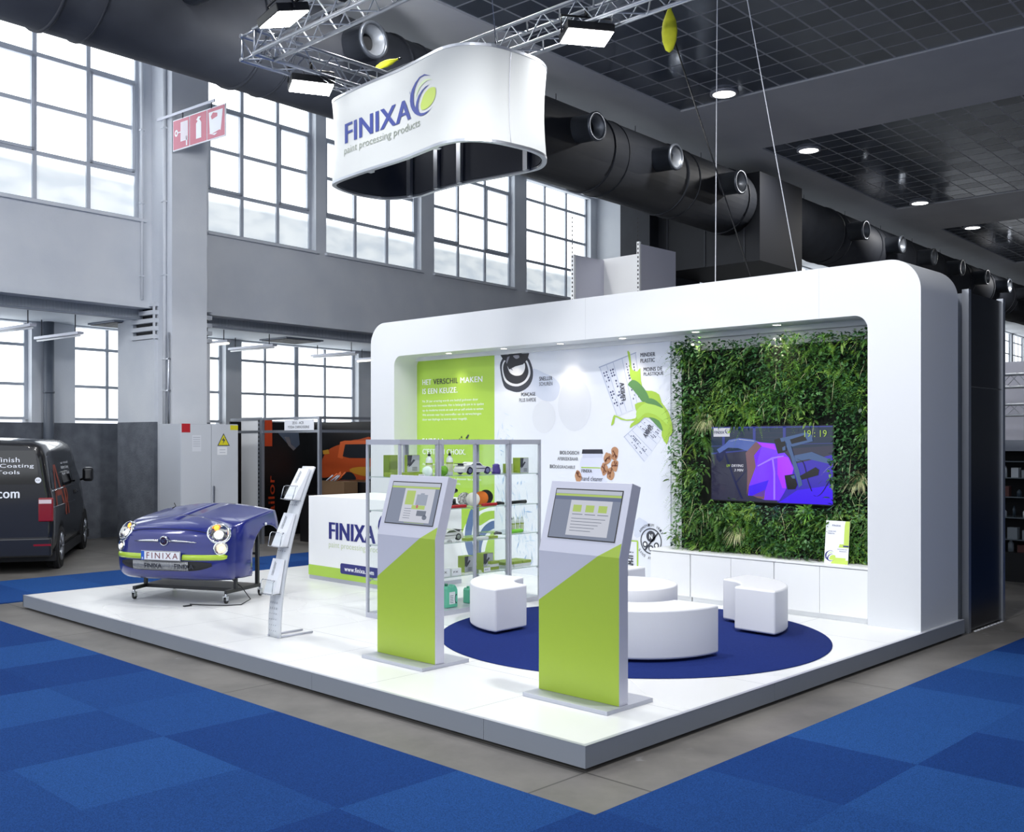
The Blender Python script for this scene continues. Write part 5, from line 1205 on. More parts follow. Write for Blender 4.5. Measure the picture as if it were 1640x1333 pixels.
# lower air intake with mesh
strip_patch('air_intake', -.60, .60, lambda x: .345 - .03 * (1 - (abs(x) / .6) ** 4) + .03 * (abs(x) / .6) ** 6, lambda x: .43 - .02 * (abs(x) / .6) ** 6, M_blackm, .008, 20)
def mat_mesh():
    m = bpy.data.materials.new('woven_grille_metal'); m.use_nodes = True; nt = m.node_tree; b = nt.nodes['Principled BSDF']; L = nt.links
    tc = nt.nodes.new('ShaderNodeTexCoord'); sx = nt.nodes.new('ShaderNodeSeparateXYZ'); cx = nt.nodes.new('ShaderNodeCombineXYZ'); L.new(tc.outputs['Object'], sx.inputs[0]); L.new(sx.outputs['X'], cx.inputs['X']); L.new(sx.outputs['Z'], cx.inputs['Y'])
    br = nt.nodes.new('ShaderNodeTexBrick'); br.inputs['Scale'].default_value = 1; br.inputs['Brick Width'].default_value = .019; br.inputs['Row Height'].default_value = .0125; br.inputs['Mortar Size'].default_value = .0028; br.offset = 0
    br.inputs['Color1'].default_value = br.inputs['Color2'].default_value = srgb('#c4c7cc'); br.inputs['Mortar'].default_value = srgb('#1b1c20'); L.new(cx.outputs[0], br.inputs['Vector'])
    L.new(br.outputs[0], b.inputs['Base Color']); b.inputs['Metallic'].default_value = .5; b.inputs['Roughness'].default_value = .35
    return m
gr = strip_patch('mesh_grille', -.40, .34, lambda x: .322, lambda x: .424, mat_mesh(), .020, 18)
mb = MB(); 
for u0 in (-.23, .17): put_text(mb, 'FINIXA', lambda u, v: on(u, v, .0285), u0, .345, .24, .055, .03)
obj('grille_text', mb, M_dark, t, fix=False)
# plate
mb = MB(); mb.box(-.262, .262, -.034, -.026, cz(.435), cz(.545)); pl_ = obj('license_plate', mb, mat('plate_white', '#e9ebf0', .35), t, bevel=.004)
for nm, g_, m_ in (('plate_band', lambda mb: mb.quad((-.258, -.0348, cz(.438)), (-.215, -.0348, cz(.438)), (-.215, -.0348, cz(.542)), (-.258, -.0348, cz(.542))), mat('plate_blue', '#2d62c4', .4)),
                   ('plate_border', lambda mb: mb.ringwall([(-.26, cz(.437)), (.26, cz(.437)), (.26, cz(.543)), (-.26, cz(.543))], [(-.255, cz(.442)), (.255, cz(.442)), (.255, cz(.538)), (-.255, cz(.538))], lambda a, b, d: (a, d, b), -.0346, -.0341), M_dark),
                   ('plate_text', lambda mb: put_text(mb, 'FINIXA', lambda u, v: (u, -.0352, v), -.185, cz(.457), .415, .068, .0, space=1.35), mat('plate_red', '#6d1424', .4)),
                   ('band_letter', lambda mb: put_text(mb, 'B', lambda u, v: (u, -.0355, v), -.246, cz(.447), .018, .024, .02), M_print_w)):
    mb = MB(); g_(mb); obj(nm, mb, m_, pl_, fix=False)
# chrome whiskers and badge
for sg_ in (-1, 1):
    mb = MB(); mb.tube([on(sg_ * x, .655 + .01 * (x / .4) - .02 * (x / .4) ** 2, .012) for x in (.07, .15, .24, .33, .415)], [.014, .014, .012, .009, .003], 8); obj('chrome_trim', mb, M_chrome, t)
mb = MB(); c = on(0, .655, .0); mb.lathe([(.058, 0), (.058, .02), (.050, .028), (.046, .022), (.001, .022)], c, (0, -1, -.12), 28, cap=False); bd = obj('round_badge', mb, M_chrome, t)
mb = MB(); mb.lathe([(.045, .023), (.001, .0235)], c, (0, -1, -.12), 24, cap=False); obj('badge_face', mb, mat('badge_dark_red', '#3a2530', .25), bd)
mb = MB(); put_text(mb, 'FIAT', lambda u, v: (u, c[1] - .0265, v), -.033, c[2] - .025, .066, .05, .0); obj('badge_text', mb, M_chrome, bd, fix=False)
# lamps
M_lit = mat('lit_bulb', '#ffffff', .3, emit='#fff0cf', es=4); M_amber = mat('amber_bulb', '#f0a040', .3, emit='#ff9a30', es=2.0)
M_refl = mat('lamp_reflector', '#c9c6c2', .18, 1.0)
for sg_ in (-1, 1):
    x = sg_ * .625; z = .745; P0_ = Vector(on(x, z, 0)); ax = Vector((sg_ * .50, -1, .50)).normalized(); P0_ -= ax * .022
    mb = MB(); mb.lathe([(.136, -.045), (.136, .018), (.118, .034), (.112, .026)], P0_, ax, 32, cap=False, sx=.92, sy=1.0); hl = obj('headlight', mb, M_chrome, t, label='lit round headlight')
    mb = MB(); mb.lathe([(.114, .026), (.09, .0), (.05, -.02), (.001, -.025)], P0_, ax, 32, cap=False); obj('reflector', mb, M_refl, hl)
    mb = MB(); mb.lathe([(.062, -.01), (.062, .012), (.052, .018), (.048, .01)], P0_ + Vector((0, 0, -.012)), ax, 24, cap=False); obj('projector_ring', mb, M_chrome, hl)
    mb = MB(); mb.lathe([(.045, .005), (.030, .018), (.001, .022)], P0_ + Vector((0, 0, -.012)), ax, 20, cap=False); obj('projector_bulb', mb, M_lit, hl)
    mb = MB(); mb.lathe([(.032, .004), (.026, .014), (.001, .016)], P0_ + Vector((-.03 * sg_, 0, .070)), ax, 14, cap=False); obj('indicator_bulb', mb, M_amber, hl)
    mb = MB(); mb.lathe([(.117, .028), (.09, .046), (.05, .056), (.001, .058)], P0_, ax, 28, cap=False); obj('headlight_glass', mb, M_glass, hl, fix=False)
    x = sg_ * .665; z = .575; P1_ = Vector(on(x, z, 0)); ax = Vector((sg_ * .62, -1, .10)).normalized(); P1_ -= ax * .006
    mb = MB(); mb.lathe([(.082, -.03), (.082, .010), (.068, .020), (.062, .012)], P1_, ax, 28, cap=False); fl_ = obj('fog_light', mb, M_chrome, t, label='lit round lower lamp')
    mb = MB(); mb.lathe([(.06, .014), (.035, -.008), (.001, -.012)], P1_, ax, 24, cap=False); obj('fog_reflector', mb, M_refl, fl_)
    mb = MB(); mb.lathe([(.026, .0), (.02, .012), (.001, .015)], P1_ + Vector((sg_ * .012, 0, 0)), ax, 14, cap=False); obj('fog_bulb', mb, mat('warm_bulb', '#ffffff', .3, emit='#ffdba8', es=2.5), fl_)
# bonnet shut line and creases
mb = MB(); cr = []
for k in range(25):
    x = -.56 + 1.12 * k / 24; cr.append(Vector(on(x, .785 - .05 * (abs(x) / .56) ** 3, .0025)))
mb.tube(cr, .004, 6, cap=False); obj('bonnet_seam', mb, M_blackm, t)
mb = MB(); mb.tube([(-.30, .62, cz(.985)), (-.28, .66, cz(1.01)), (-.30, .66, cz(1.05))], .006, 6); obj('washer_jet', mb, M_black, t)
for sg_ in (1,):
    mb = MB(); mb.lathe([(.018, 0), (.016, .010), (.001, .012)], (sg_ * .80, .92, cz(.80)), (sg_, 0, 0), 14, cap=False); obj('side_marker', mb, mat('marker_white', '#e8ebf0', .3), t)
# trolley
fz = .13
mb = MB()
def fr_box(mb, a, b, w=.02):
    a = Vector(a); b = Vector(b); d = (b - a).normalized(); u = d.cross(Vector((0, 0, 1))); u = Vector((1, 0, 0)) if u.length < .1 else u.normalized(); v = d.cross(u)
    i = [mb.av(q) for q in (a - u * w - v * w, a + u * w - v * w, a + u * w + v * w, a - u * w + v * w, b - u * w - v * w, b + u * w - v * w, b + u * w + v * w, b - u * w + v * w)]
    for f in ((0,3,2,1),(4,5,6,7),(0,1,5,4),(1,2,6,5),(2,3,7,6),(3,0,4,7)): mb.af([i[k] for k in f])
inv = MCO.inverted()
feet = [inv @ Vector((*p, PZ)) for p in ((.80, 7.67), (1.37, 6.56), (2.00, 6.84), (1.55, 8.12))]
FZ = .135
g = [Vector((f.x, f.y, FZ)) for f in feet]
for a, b in ((0, 3), (1, 2)): fr_box(mb, g[a], g[b])
m0, m1 = g[0].lerp(g[3], .28), g[1].lerp(g[2], .28); fr_box(mb, m0, m1)
m2, m3 = g[0].lerp(g[3], .92), g[1].lerp(g[2], .92); fr_box(mb, m2, m3)
obj('trolley_frame', mb, mat('trolley_black', '#1d1f22', .4), t)
mb = MB(); 
for q, h in ((m0, .30), (m1, .30)): fr_box(mb, (q.x, q.y, FZ), (q.x, q.y, h), .018)
obj('short_posts', mb, mat('trolley_black', '#1d1f22', .4), t)
for q in (m2, m3):
    mb = MB(); fr_box(mb, (q.x, q.y, FZ), (q.x, q.y, .92), .02); obj('tall_post', mb, mat('trolley_black', '#1d1f22', .4), t)
mb = MB(); fr_box(mb, (m2.x, m2.y, .52), (m3.x + .0, m3.y, .52), .015); obj('cross_bar', mb, mat('trolley_black', '#1d1f22', .4), t)
mb = MB(); mb.af([mb.av(p) for p in ((m0.x, m0.y, FZ + .021), (m1.x, m1.y, FZ + .021), (m3.x, m3.y, FZ + .021), (m2.x, m2.y, FZ + .021))]); obj('tray', mb, mat('trolley_tray', '#6d6a64', .6), t)
for f in feet:
    mb = MB(); mb.lathe([(.014, .08), (.014, .115)], (f.x, f.y, 0), seg=10); mb.box(f.x - .022, f.x - .017, f.y - .02, f.y + .025, .035, .085); mb.box(f.x + .017, f.x + .022, f.y - .02, f.y + .025, .035, .085); mb.box(f.x - .025, f.x + .025, f.y - .025, f.y + .025, .083, .09)
    c_ = obj('caster', mb, M_steel, t)
    mb = MB(); mb.lathe([(.030, -.014), (.036, -.01), (.036, .01), (.030, .014)], (f.x, f.y + .01, .036), (1, 0, 0), 22); obj('caster_wheel', mb, M_black, c_)
mb = MB(); mb.tube([(1.50, 6.75, PZ + .3), (1.62, 6.62, PZ + .16), (1.66, 6.50, PZ + .03), (1.45, 6.36, PZ + .006), (1.30, 6.42, PZ + .006), (1.15, 6.62, PZ + .006), (1.05, 6.8, PZ + .006)], .006, 6)
tag(obj('power_cord', mb, M_black), 'thin black power cord trailing on the platform under the car front', 'cord')
mb = MB(); mb.box(.93, 1.02, 6.70, 6.74, PZ, PZ + .012); tag(obj('cable_clip', mb, M_blackm), 'small black clip lying on the platform before the trolley', 'clip')

# ================================================================ VAN
VA = math.atan2(.865, .50) - pi / 2
t = thing('parked_van', 'black van with orange and white lettering parked behind the stand at the left edge', 'van', (.78, 12.50, 0), VA)
M_van = mat('van_black_paint', '#15161b', .3, .2, coat=.8); M_vglass = mat('van_dark_glass', '#07080b', .05, .1, coat=1)
# sections: y along the van, list of (half width, z)
def vsec(y, ws, top, hw):   # ws scale, roof height
    base = [(.0, .28), (hw - .06, .28), (hw - .01, .42), (hw, .62), (hw, .95), (hw - .015, 1.12), (hw - .06, 1.35), (hw - .13, top - .22), (hw - .18, top - .08), (hw - .30, top - .01), (0, top + .02)]
    return [(x, y, z) for x, z in base]
st = [(0.0, 1.97, .88), (.04, 2.03, .93), (.14, 2.05, .955), (.6, 2.08, .96), (1.4, 2.08, .96), (2.2, 2.08, .96), (2.9, 2.06, .96), (3.35, 1.97, .955), (3.7, 1.72, .95), (4.05, 1.42, .94), (4.35, 1.18, .93), (4.75, 1.05, .88), (4.95, .85, .78)]
R = []
for y, top, hw in st:
    half = vsec(y, 1, top, hw)
    if top < 1.5: half = [(x, y_, min(z, .28 + (z - .28) * (top - .28) / (2.0 - .28))) for x, y_, z in half]
    R.append(half + [(-x, y_, z) for x, y_, z in half[-2:0:-1]])
mb = MB(); mb.grid(R, cv=True); mb.sh(False)
n_ = len(R[0]); mb.af([mb.av(p) for p in R[0]]); mb.af([mb.av(p) for p in R[-1]][::-1])
o = obj('van_body', mb, M_van, t); 
def side(y, z, sgn=1, d=.004):   # point on the side skin
    pts = [(.96, .62), (.96, .95), (.945, 1.12), (.90, 1.35), (.83, 1.78), (.78, 1.92)]
    hw = pts[-1][0]
    for (a, b), (c_, d_) in zip(pts, pts[1:]):
        if b <= z <= d_: hw = a + (c_ - a) * (z - b) / (d_ - b); break
    if z < .62: hw = .955
    return (sgn * (hw + d), y, z)
def sidepoly(name, pts, m, d=.004, parent=None):
    mb = MB(); mb.poly(pts, lambda a, b: side(a, b, 1, d)); return obj(name, mb, m, parent or t, fix=False)
sidepoly('side_window', [(.16, 1.30), (1.30, 1.30), (1.30, 1.76), (.26, 1.78)], M_vglass)
sidepoly('side_window', [(1.36, 1.30), (2.48, 1.30), (2.48, 1.75), (1.36, 1.76)], M_vglass)
sidepoly('door_window', [(2.56, 1.30), (3.60, 1.28), (3.45, 1.45), (3.2, 1.66), (3.05, 1.74), (2.56, 1.75)], M_vglass)
mb = MB(); mb.tube([side(.16, 1.27, 1, .008), side(2.45, 1.27, 1, .008)], .012, 6); mb.tube([side(.2, 1.80, 1, .004), side(2.9, 1.79, 1, .004)], .008, 6); obj('chrome_strip', mb, M_chrome, t)
mb = MB(); mb.tube([side(.05, 1.02, 1, .004), side(2.45, 1.00, 1, .004)], .006, 6); obj('sliding_rail', mb, M_chrome, t)
M_rust = mat('rust_orange_print', '#8e3a22', .4)
mb = MB()
for ps in ([(.30, 1.02), (.42, 1.02), (.78, 1.72), (.66, 1.74)], [(.66, 1.74), (.80, 1.74), (1.22, 1.02), (1.04, 1.02)], [(.50, 1.17), (1.12, 1.17), (1.06, 1.27), (.54, 1.27)]): mb.poly(ps, lambda a, b: side(a, b, 1, .008))
put_text(mb, 'R', lambda u, v: side(u, v, 1, .008), 1.30, .82, .42, .48, .03)
obj('side_lettering', mb, M_rust, t, fix=False)
mb = MB()
for s, z in (('Car Refinish', 1.66), ('Industry Coating', 1.56), ('Repair Tools', 1.46)): put_text(mb, s, lambda u, v: side(u, v, 1, .008), 1.45, z, .85, .07, .01)
obj('side_text', mb, M_print_w, t, fix=False)
for y in (2.42, 2.66):
    mb = MB(); mb.tube([side(y, 1.14, 1, .02), side(y + .16, 1.14, 1, .02)], .014, 6); mb.lathe([(.045, 0), (.045, .01)], side(y + .06, 1.14, 1, 0), (1, 0, 0), 14); obj('door_handle', mb, M_black, t)
mb = MB(); mb.tube([side(2.52, .45, 1, .001), side(2.52, 1.75, 1, .001)], .004, 5); mb.tube([side(1.33, .45, 1, .001), side(1.33, 1.76, 1, .001)], .004, 5); obj('door_seam', mb, M_blackm, t)
# rear face
def rear(x, z, d=.004): return (x, (.0 if z > 1.0 else 0.0) - d, z)
mb = MB(); mb.poly([(-.76, 1.38), (.76, 1.38), (.70, 1.90), (-.70, 1.90)], lambda a, b: rear(a, b, .005)); obj('rear_window', mb, M_vglass, t, fix=False)
mb = MB(); e = .010
for s, x1, z, w in (('Car Refinish', .48, 1.72, .74), ('Industry Coating', .68, 1.62, 1.04), ('Repair Tools', .48, 1.52, .74)): put_text(mb, s, lambda u, v: rear(u, v, e), x1 - w, z, w, .075, .01)
obj('rear_window_text', mb, M_print_w, t, fix=False)
mb = MB(); mb.mi(0); put_text(mb, 'ACR', lambda u, v: rear(u, v, e), -.16, 1.17, .27, .105, .03); mb.mi(1); put_text(mb, '.com', lambda u, v: rear(u, v, e), .12, 1.17, .36, .10, .03)
mb.mi(1); mb.poly(circ(.74, 1.44, .045, .045, 18), lambda a, b: rear(a, b, e)); mb.mi(2); put_text(mb, 'K.K', lambda u, v: rear(u, v, e + .001), .715, 1.432, .05, .02, .02)
obj('rear_text', mb, [mat('orange_lettering', '#c8542c', .4), M_print_w, M_ink], t, fix=False)
mb = MB(); mb.box(-.42, .10, -.014, -.004, .92, 1.04); pl2 = obj('license_plate', mb, mat('plate_white', '#e9ebf0', .35), t)
mb = MB(); put_text(mb, '1-VPK-349', lambda u, v: rear(u, v, .016), -.37, .945, .43, .075, .0); obj('plate_text', mb, M_ink, pl2, fix=False)
M_tail = mat('tail_lamp_red', '#7c0c14', .15, emit='#c01018', es=.04, coat=1)
for sg_ in (-1, 1):
    mb = MB(); mb.box(min(sg_ * .74, sg_ * .955), max(sg_ * .74, sg_ * .955), -.015, .09, .80, 1.17); tl = obj('tail_light', mb, M_tail, t, bevel=.02, bseg=3, label='red tail light')
    mb = MB(); mb.box(min(sg_ * .75, sg_ * .93), max(sg_ * .75, sg_ * .93), -.018, -.014, 1.08, 1.14); obj('reverse_lens', mb, mat('tail_lamp_white', '#d9c8cc', .2), tl)
    mb = MB(); mb.box(min(sg_ * .68, sg_ * .93), max(sg_ * .68, sg_ * .93), -.052, -.045, .43, .46); obj('rear_reflector', mb, M_tail, t)
mb = MB(); mb.box(-.93, .93, -.05, .12, .26, .56); obj('rear_bumper', mb, M_van, t, bevel=.03, bseg=3)
mb = MB(); mb.tube([(.955, 3.22, 1.33), (1.05, 3.2, 1.36)], .02, 8); mr_ = obj('wing_mirror', mb, M_black, t)
mb = MB(); mb.box(1.0, 1.19, 3.12, 3.24, 1.30, 1.56); mb_o = obj('mirror_shell', mb, M_van, mr_, bevel=.055, bseg=4)
mb = MB(); mb.box(-.94, .94, .3, 4.7, .16, .30); obj('underbody', mb, M_blackm, t)
for wy in (.80, 3.86):
    for sg_ in (-1, 1):
        mb = MB(); mb.lathe([(.30, -.11), (.345, -.08), (.345, .08), (.30, .11), (.24, .10)], (sg_ * .865, wy, .345), (sg_, 0, 0), 36); w = obj('wheel', mb, mat('tyre', '#101012', .8), t)
        mb = MB(); mb.lathe([(.235, .085), (.225, .108), (.21, .10)], (sg_ * .865, wy, .345), (sg_, 0, 0), 30, cap=False)
        for k in range(7):
            a = 2 * pi * k / 7; x_ = sg_ * .965
            mb.tube([(x_, wy + .03 * cos(a), .345 + .03 * sin(a)), (x_, wy + .215 * cos(a), .345 + .215 * sin(a))], .016, 6)
        obj('rim', mb, M_alu, w)
        mb = MB(); mb.lathe([(.40, -.02), (.40, .06)], (sg_ * .90, wy, .36), (sg_, 0, 0), 30); obj('wheel_arch', mb, M_blackm, t)

# ================================================================ HANGING SIGN
ring = smooth_loop([(2.64, 6.22), (2.575, 5.75), (2.55, 5.3), (2.53, 4.8), (2.47, 4.35), (2.435, 4.0), (2.52, 3.75), (2.74, 3.575), (3.04, 3.51), (3.36, 3.50), (3.63, 3.60), (3.86, 3.85), (3.92, 4.1), (3.86, 4.6), (3.79, 5.1), (3.79, 5.6), (3.83, 6.0), (3.66, 6.40), (3.40, 6.50), (3.12, 6.50), (2.82, 6.40)], 5)
SZ0, SZ1 = 5.20, 6.235
t = thing('hanging_sign', 'large white peanut shaped fabric sign hanging over the stand', 'sign', (3.15, 5.0, SZ0))
n = len(ring)
cxs, cys = 3.17, 5.0
def inset(p, d):
    v = Vector((p[0] - cxs, (p[1] - cys) * .45)); v.normalize(); return (p[0] - v.x * d, p[1] - v.y * d)
def nrm(i):
    a, b = ring[i - 1], ring[(i + 1) % n]; v = Vector((b[1] - a[1], -(b[0] - a[0]))).normalized(); return -v
# make sure normals point outwards
if (nrm(0).x * (ring[0][0] - cxs) + nrm(0).y * (ring[0][1] - cys)) < 0: NS = -1
else: NS = 1
def off(i, d): v = nrm(i) * NS; return (ring[i][0] + v.x * d, ring[i][1] + v.y * d)
R = []
for i in range(n):
    row = []
    for k in range(11):
        f = k / 10; d = -.028 * sin(pi * f); p = off(i, d); row.append((p[0], p[1], SZ0 + .02 + (SZ1 - SZ0 - .04) * f))
    R.append(row)
mb = MB(); mb.grid(R, cu=True); obj('fabric_skin', mb, mat('sign_fabric', '#bfc3c4', .75), t, local=False)
R = []
for i in range(n):
    p = off(i, -.06); R.append([(p[0], p[1], SZ0 + .03), (p[0], p[1], SZ1 - .03)])
mb = MB(); mb.grid(R, cu=True); obj('dark_lining', mb, mat('sign_lining', '#262a33', .9), t, local=False)
for z, nm in ((SZ0, 'lower_ring'), (SZ1 - .03, 'upper_ring')):
    R = []
    for i in range(n):
        a, b = off(i, .004), off(i, -.05); R.append([(a[0], a[1], z), (a[0], a[1], z + .03), (b[0], b[1], z + .03), (b[0], b[1], z)])
    mb = MB(); mb.grid(R, cu=True, cv=True); mb.sm = [False] * len(mb.sm); obj(nm, mb, M_alu, t, local=False)
def ring_at(y, east):
    best = min(range(n), key=lambda i: abs(ring[i][1] - y) + (0 if (ring[i][0] > 3.17) == east else 9)); return best
for y, e in ((6.1, True), (5.5, True), (5.05, True), (4.1, True), (5.5, False), (4.2, False)):
    i = ring_at(y, e); p = off(i, -.085)
    mb = MB(); mb.box(p[0] - .025, p[0] + .025, p[1] - .035, p[1] + .035, SZ0 + .005, SZ1 - .005); obj('upright_bar', mb, M_alu, t, local=False)
# print on the west face: u = metres towards -Y measured along the curve
west = sorted([i for i in range(n) if ring[i][0] < 2.75 and 3.6 < ring[i][1] < 6.4], key=lambda i: -ring[i][1])
acc = [0.0]
for a, b in zip(west, west[1:]): acc.append(acc[-1] + math.hypot(ring[a][0] - ring[b][0], ring[a][1] - ring[b][1]))
yst = ring[west[0]][1]
def sgn(u, v, lay=0):
    u = max(0, min(u, acc[-1] - 1e-4)); k = 0
    while acc[k + 1] < u: k += 1
    f = (u - acc[k]) / (acc[k + 1] - acc[k]); i, j = west[k], west[k + 1]
    fz_ = (v - SZ0) / (SZ1 - SZ0); d = -.028 * sin(pi * fz_) + .006 + .002 * lay
    a, b = off(i, d), off(j, d); return (a[0] + (b[0] - a[0]) * f, a[1] + (b[1] - a[1]) * f, v)
uu = lambda y: min(range(len(west)), key=lambda k: abs(ring[west[k]][1] - y))
mb = MB()
u0 = acc[uu(5.92)]
mb.mi(0); put_text(mb, 'FINIXA', lambda a, b: sgn(a, b), u0, 5.63, 1.32, .235, .035)
put_text(mb, 'R', lambda a, b: sgn(a, b), u0 + 1.30, 5.90, .02, .03, 0)
put_logo(mb, lambda a, b: sgn(a, b), u0 + 1.30, 5.61, .43, (0, 2, 3))
mb.mi(1); put_text(mb, 'paint processing products', lambda a, b: sgn(a, b), u0 - .01, 5.475, 1.52, .115, .0)
obj('sign_lettering', mb, [mat('sign_blue_print', '#2b3c86', .6), mat('sign_grey_print', '#868f84', .6), mat('sign_pale_print', '#bccda8', .6), mat('sign_green_print', '#a9bf52', .6)], t, local=False, fix=False)
mb = MB(); i = min(range(n), key=lambda i: math.hypot(ring[i][0] - 2.95, ring[i][1] - 3.52)); p = off(i, -.02)
mb.tube([(off(i, .001 - .028 * sin(pi * k / 10))[0], off(i, .001 - .028 * sin(pi * k / 10))[1], SZ0 + .02 + (SZ1 - SZ0 - .04) * k / 10) for k in range(11)], .003, 5); obj('fabric_seam', mb, M_alup, t, local=False)
for (x, y, x2, y2) in ((2.55, 5.9, 2.65, 6.65), (2.62, 5.75, 2.70, 6.65), (3.15, 3.9, 3.15, 4.2), (3.17, 3.9, 3.05, 4.2), (3.6, 6.2, 3.5, 6.65)):
    mb = MB(); mb.tube([(x, y, SZ1 - .02), (x2, y2, 6.68 if y2 > 6 else 9.4)], .004, 5); obj('suspension_wire', mb, M_steel, t, local=False)

# ================================================================ TRUSS
def truss(p0, p1, lb, w=.145):
    p0, p1 = Vector(p0), Vector(p1); d = (p1 - p0).normalized(); L = (p1 - p0).length; u = Vector((0, 0, 1)); v = d.cross(u)
    t = thing('truss', lb, 'truss', (p0 + p1) / 2, 0, 'aluminium box truss over the stand')
    for a, b in ((-1, -1), (1, -1), (1, 1), (-1, 1)):
        o = v * a * w + u * b * w; mb = MB(); mb.tube([p0 + o, p1 + o], .025, 10); obj('chord', mb, M_alu, t, local=False)
    n = max(1, round(L / .50)); s = L / n
    corners = [(-1, -1), (1, -1), (1, 1), (-1, 1)]
    for f in range(4):
        a, b = corners[f], corners[(f + 1) % 4]; mb = MB()
        oa, ob = v * a[0] * w + u * a[1] * w, v * b[0] * w + u * b[1] * w; pts = []
        for k in range(n):
            q0, q1 = p0 + d * s * k, p0 + d * s * (k + 1); m_ = (q0 + q1) / 2
            mb.tube([q0 + oa, m_ + ob], .009, 6, cap=False); mb.tube([m_ + ob, q1 + oa], .009, 6, cap=False)
        for q in (p0 + d * .03, p1 - d * .03): mb.tube([q + oa, q + ob], .016, 6)
        obj('lacing', mb, M_alu, t, local=False)
    return t
TZ = 6.80
truss((1.90, 6.59, TZ), (1.90, -2.0, TZ), 'aluminium truss run along the front left side, from the corner to above the camera')
truss((1.755, 6.74, TZ), (4.085, 6.74, TZ), 'aluminium truss run crossing at the far end behind the hanging sign')
truss((3.94, 6.58, TZ), (3.94, -1.5, TZ), 'aluminium truss run along the right, over the arch')
fl = None
FLB = ['bright rectangular floodlight clamped on the truss corner at the top left', 'bright rectangular floodlight below the cross truss left of the sign', 'bright rectangular floodlight on the truss right of the hanging sign']
for k, (p, tg) in enumerate(FLOODS[:3]):
    d = (Vector(tg) - Vector(p)).normalized()
    t = thing('floodlight', FLB[k], 'lamp', p, 0, 'floodlights on the truss')
    q = d.to_track_quat('-Z', 'Y').to_matrix()
    def fp(x, y, z): return Vector(p) + q @ Vector((x, y, z))
    mb = MB(lambda x, y, z: fp(x, y, z)); mb.box(-.27, .27, -.19, .19, .03, .12); obj('lamp_housing', mb, M_black, t, local=False, bevel=.01)
    mb = MB(lambda x, y, z: fp(x, y, z)); mb.box(-.255, .255, -.175, .175, .02, .032); obj('lamp_glass', mb, mat('flood_glass', '#ffffff', .3, emit='#ffffff', es=30), t, local=False)
    mb = MB(lambda x, y, z: fp(x, y, z)); mb.tube([(-.29, 0, .06), (-.29, 0, .26), (.29, 0, .26), (.29, 0, .06)], .012, 6); mb.tube([(0, 0, .26), (0, 0, .36)], .02, 8); obj('lamp_bracket', mb, M_black, t, local=False)
mb = MB(); mb.tube(smooth_line([(1.30, 5.2, 6.62), (1.5, 4.95, 6.9), (1.75, 4.8, 6.75), (1.8, 4.6, 7.0), (1.95, 4.2, 6.98), (2.0, 3.2, 6.98), (2.0, 2, 6.98)], 5), .022, 6); tag(obj('cable_loom', mb, M_black), 'black cable loom tied along the truss beside the top left floodlight', 'cable')
# cables holding the arch, strap with yellow bag
for a, b, r, m_, nm, lb in (((5.75, 2.76, ZA), (6.195, 3.012, 8.3), .006, M_print_w, 'steel_cable', 'thin white steel cable rising straight up from the arch top'),
                      ((5.75, 1.66, ZA), (5.153, 2.047, 7.4), .006, M_print_w, 'steel_cable', 'thin white steel cable leaning left, rising from the right part of the arch top'),
                      ((5.75, 2.24, ZA), (4.645, 2.66, 6.75), .010, M_black, 'black_strap', 'black strap slanting up from the arch top to the yellow bag')):
    b = Vector(b); a = Vector(a); b = a + (b - a) * ((9.45 - a.z) / (b.z - a.z)) if nm != 'black_strap' else b; mb = MB(); mb.tube([a, b], r, 6)
    if nm == 'black_strap': mb.tube([b, (4.60, 2.9, 7.4), (4.6, 3.0, 9.4)], r, 6)
    tag(obj(nm, mb, m_), lb, 'cable')
def bag(c, s, lb, top):
    t = thing('yellow_bag', lb, 'bag', (c[0], c[1], c[2]), 0.3)
    mb = MB(); prof = [(.01, .0), (.06, .03), (.11, .14), (.125, .26), (.105, .38), (.06, .47), (.03, .52), (.045, .55)]
    mb.lathe([(r * s, h * s) for r, h in prof], (0, 0, 0), (0, 0, 1), 9, sx=.8, sy=.6); obj('bag_cloth', mb, mat('yellow_cloth', '#d9dc2e', .7, var='#c2c61f', vscale=8), t)
    if 'nozzle' in lb: t.rotation_euler = (0, 1.2, -.8)
    mb = MB(); mb.lathe([(.02 * s, 0), (.03 * s, .04 * s), (.02 * s, .09 * s)], (0, 0, .53 * s), seg=8); mb.tube([(0, 0, .55 * s), (0, 0, top)], .008, 5); obj('bag_tie', mb, M_black, t)
P_ = Vector((6.6, 4.25, 7.42))
bag((4.60, 2.62, 6.40), .92, 'yellow cloth bag hanging at the top of the black strap', 1.2)
bag((4.21, 7.37, 7.32), .62, 'yellow cloth bag lying on the truss beside the duct nozzle behind the hanging sign', .40)

# ================================================================ THINGS BETWEEN STAND AND WINDOW WALL
t = thing('electrical_cabinet', 'tall grey two door electrical cabinet with yellow warning triangle', 'cabinet', WP(.35, .95, 0))
mb = MB(WP); mb.box(-.27, .97, .6, 1.29, .0, 2.36); obj('cabinet_body', mb, mat('cabinet_grey', '#b9bec6', .5), t, local=False)
for a, b in ((-.265, .365), (.375, .965)):
    mb = MB(WP); mb.box(a, b, 1.29, 1.31, .06, 2.35); dd = obj('door', mb, mat('cabinet_door_grey', '#c7ccd3', .45), t, local=False)
    if a > 0: mb = MB(WP); mb.box(.40, .43, 1.31, 1.34, .85, 1.2); obj('door_handle', mb, M_alu, dd, local=False)
mb = MB(WP)
def wq(mb, mi_, x0, x1, z0, z1, n=1.3115): mb.mi(mi_); mb.quad((x0, n, z0), (x1, n, z0), (x1, n, z1), (x0, n, z1))
wq(mb, 0, -.26, -.08, 2.20, 2.36, 1.3125); wq(mb, 1, -.14 + .1, .15, 1.85, 2.15); wq(mb, 3, .79, .965, 2.25, 2.34)
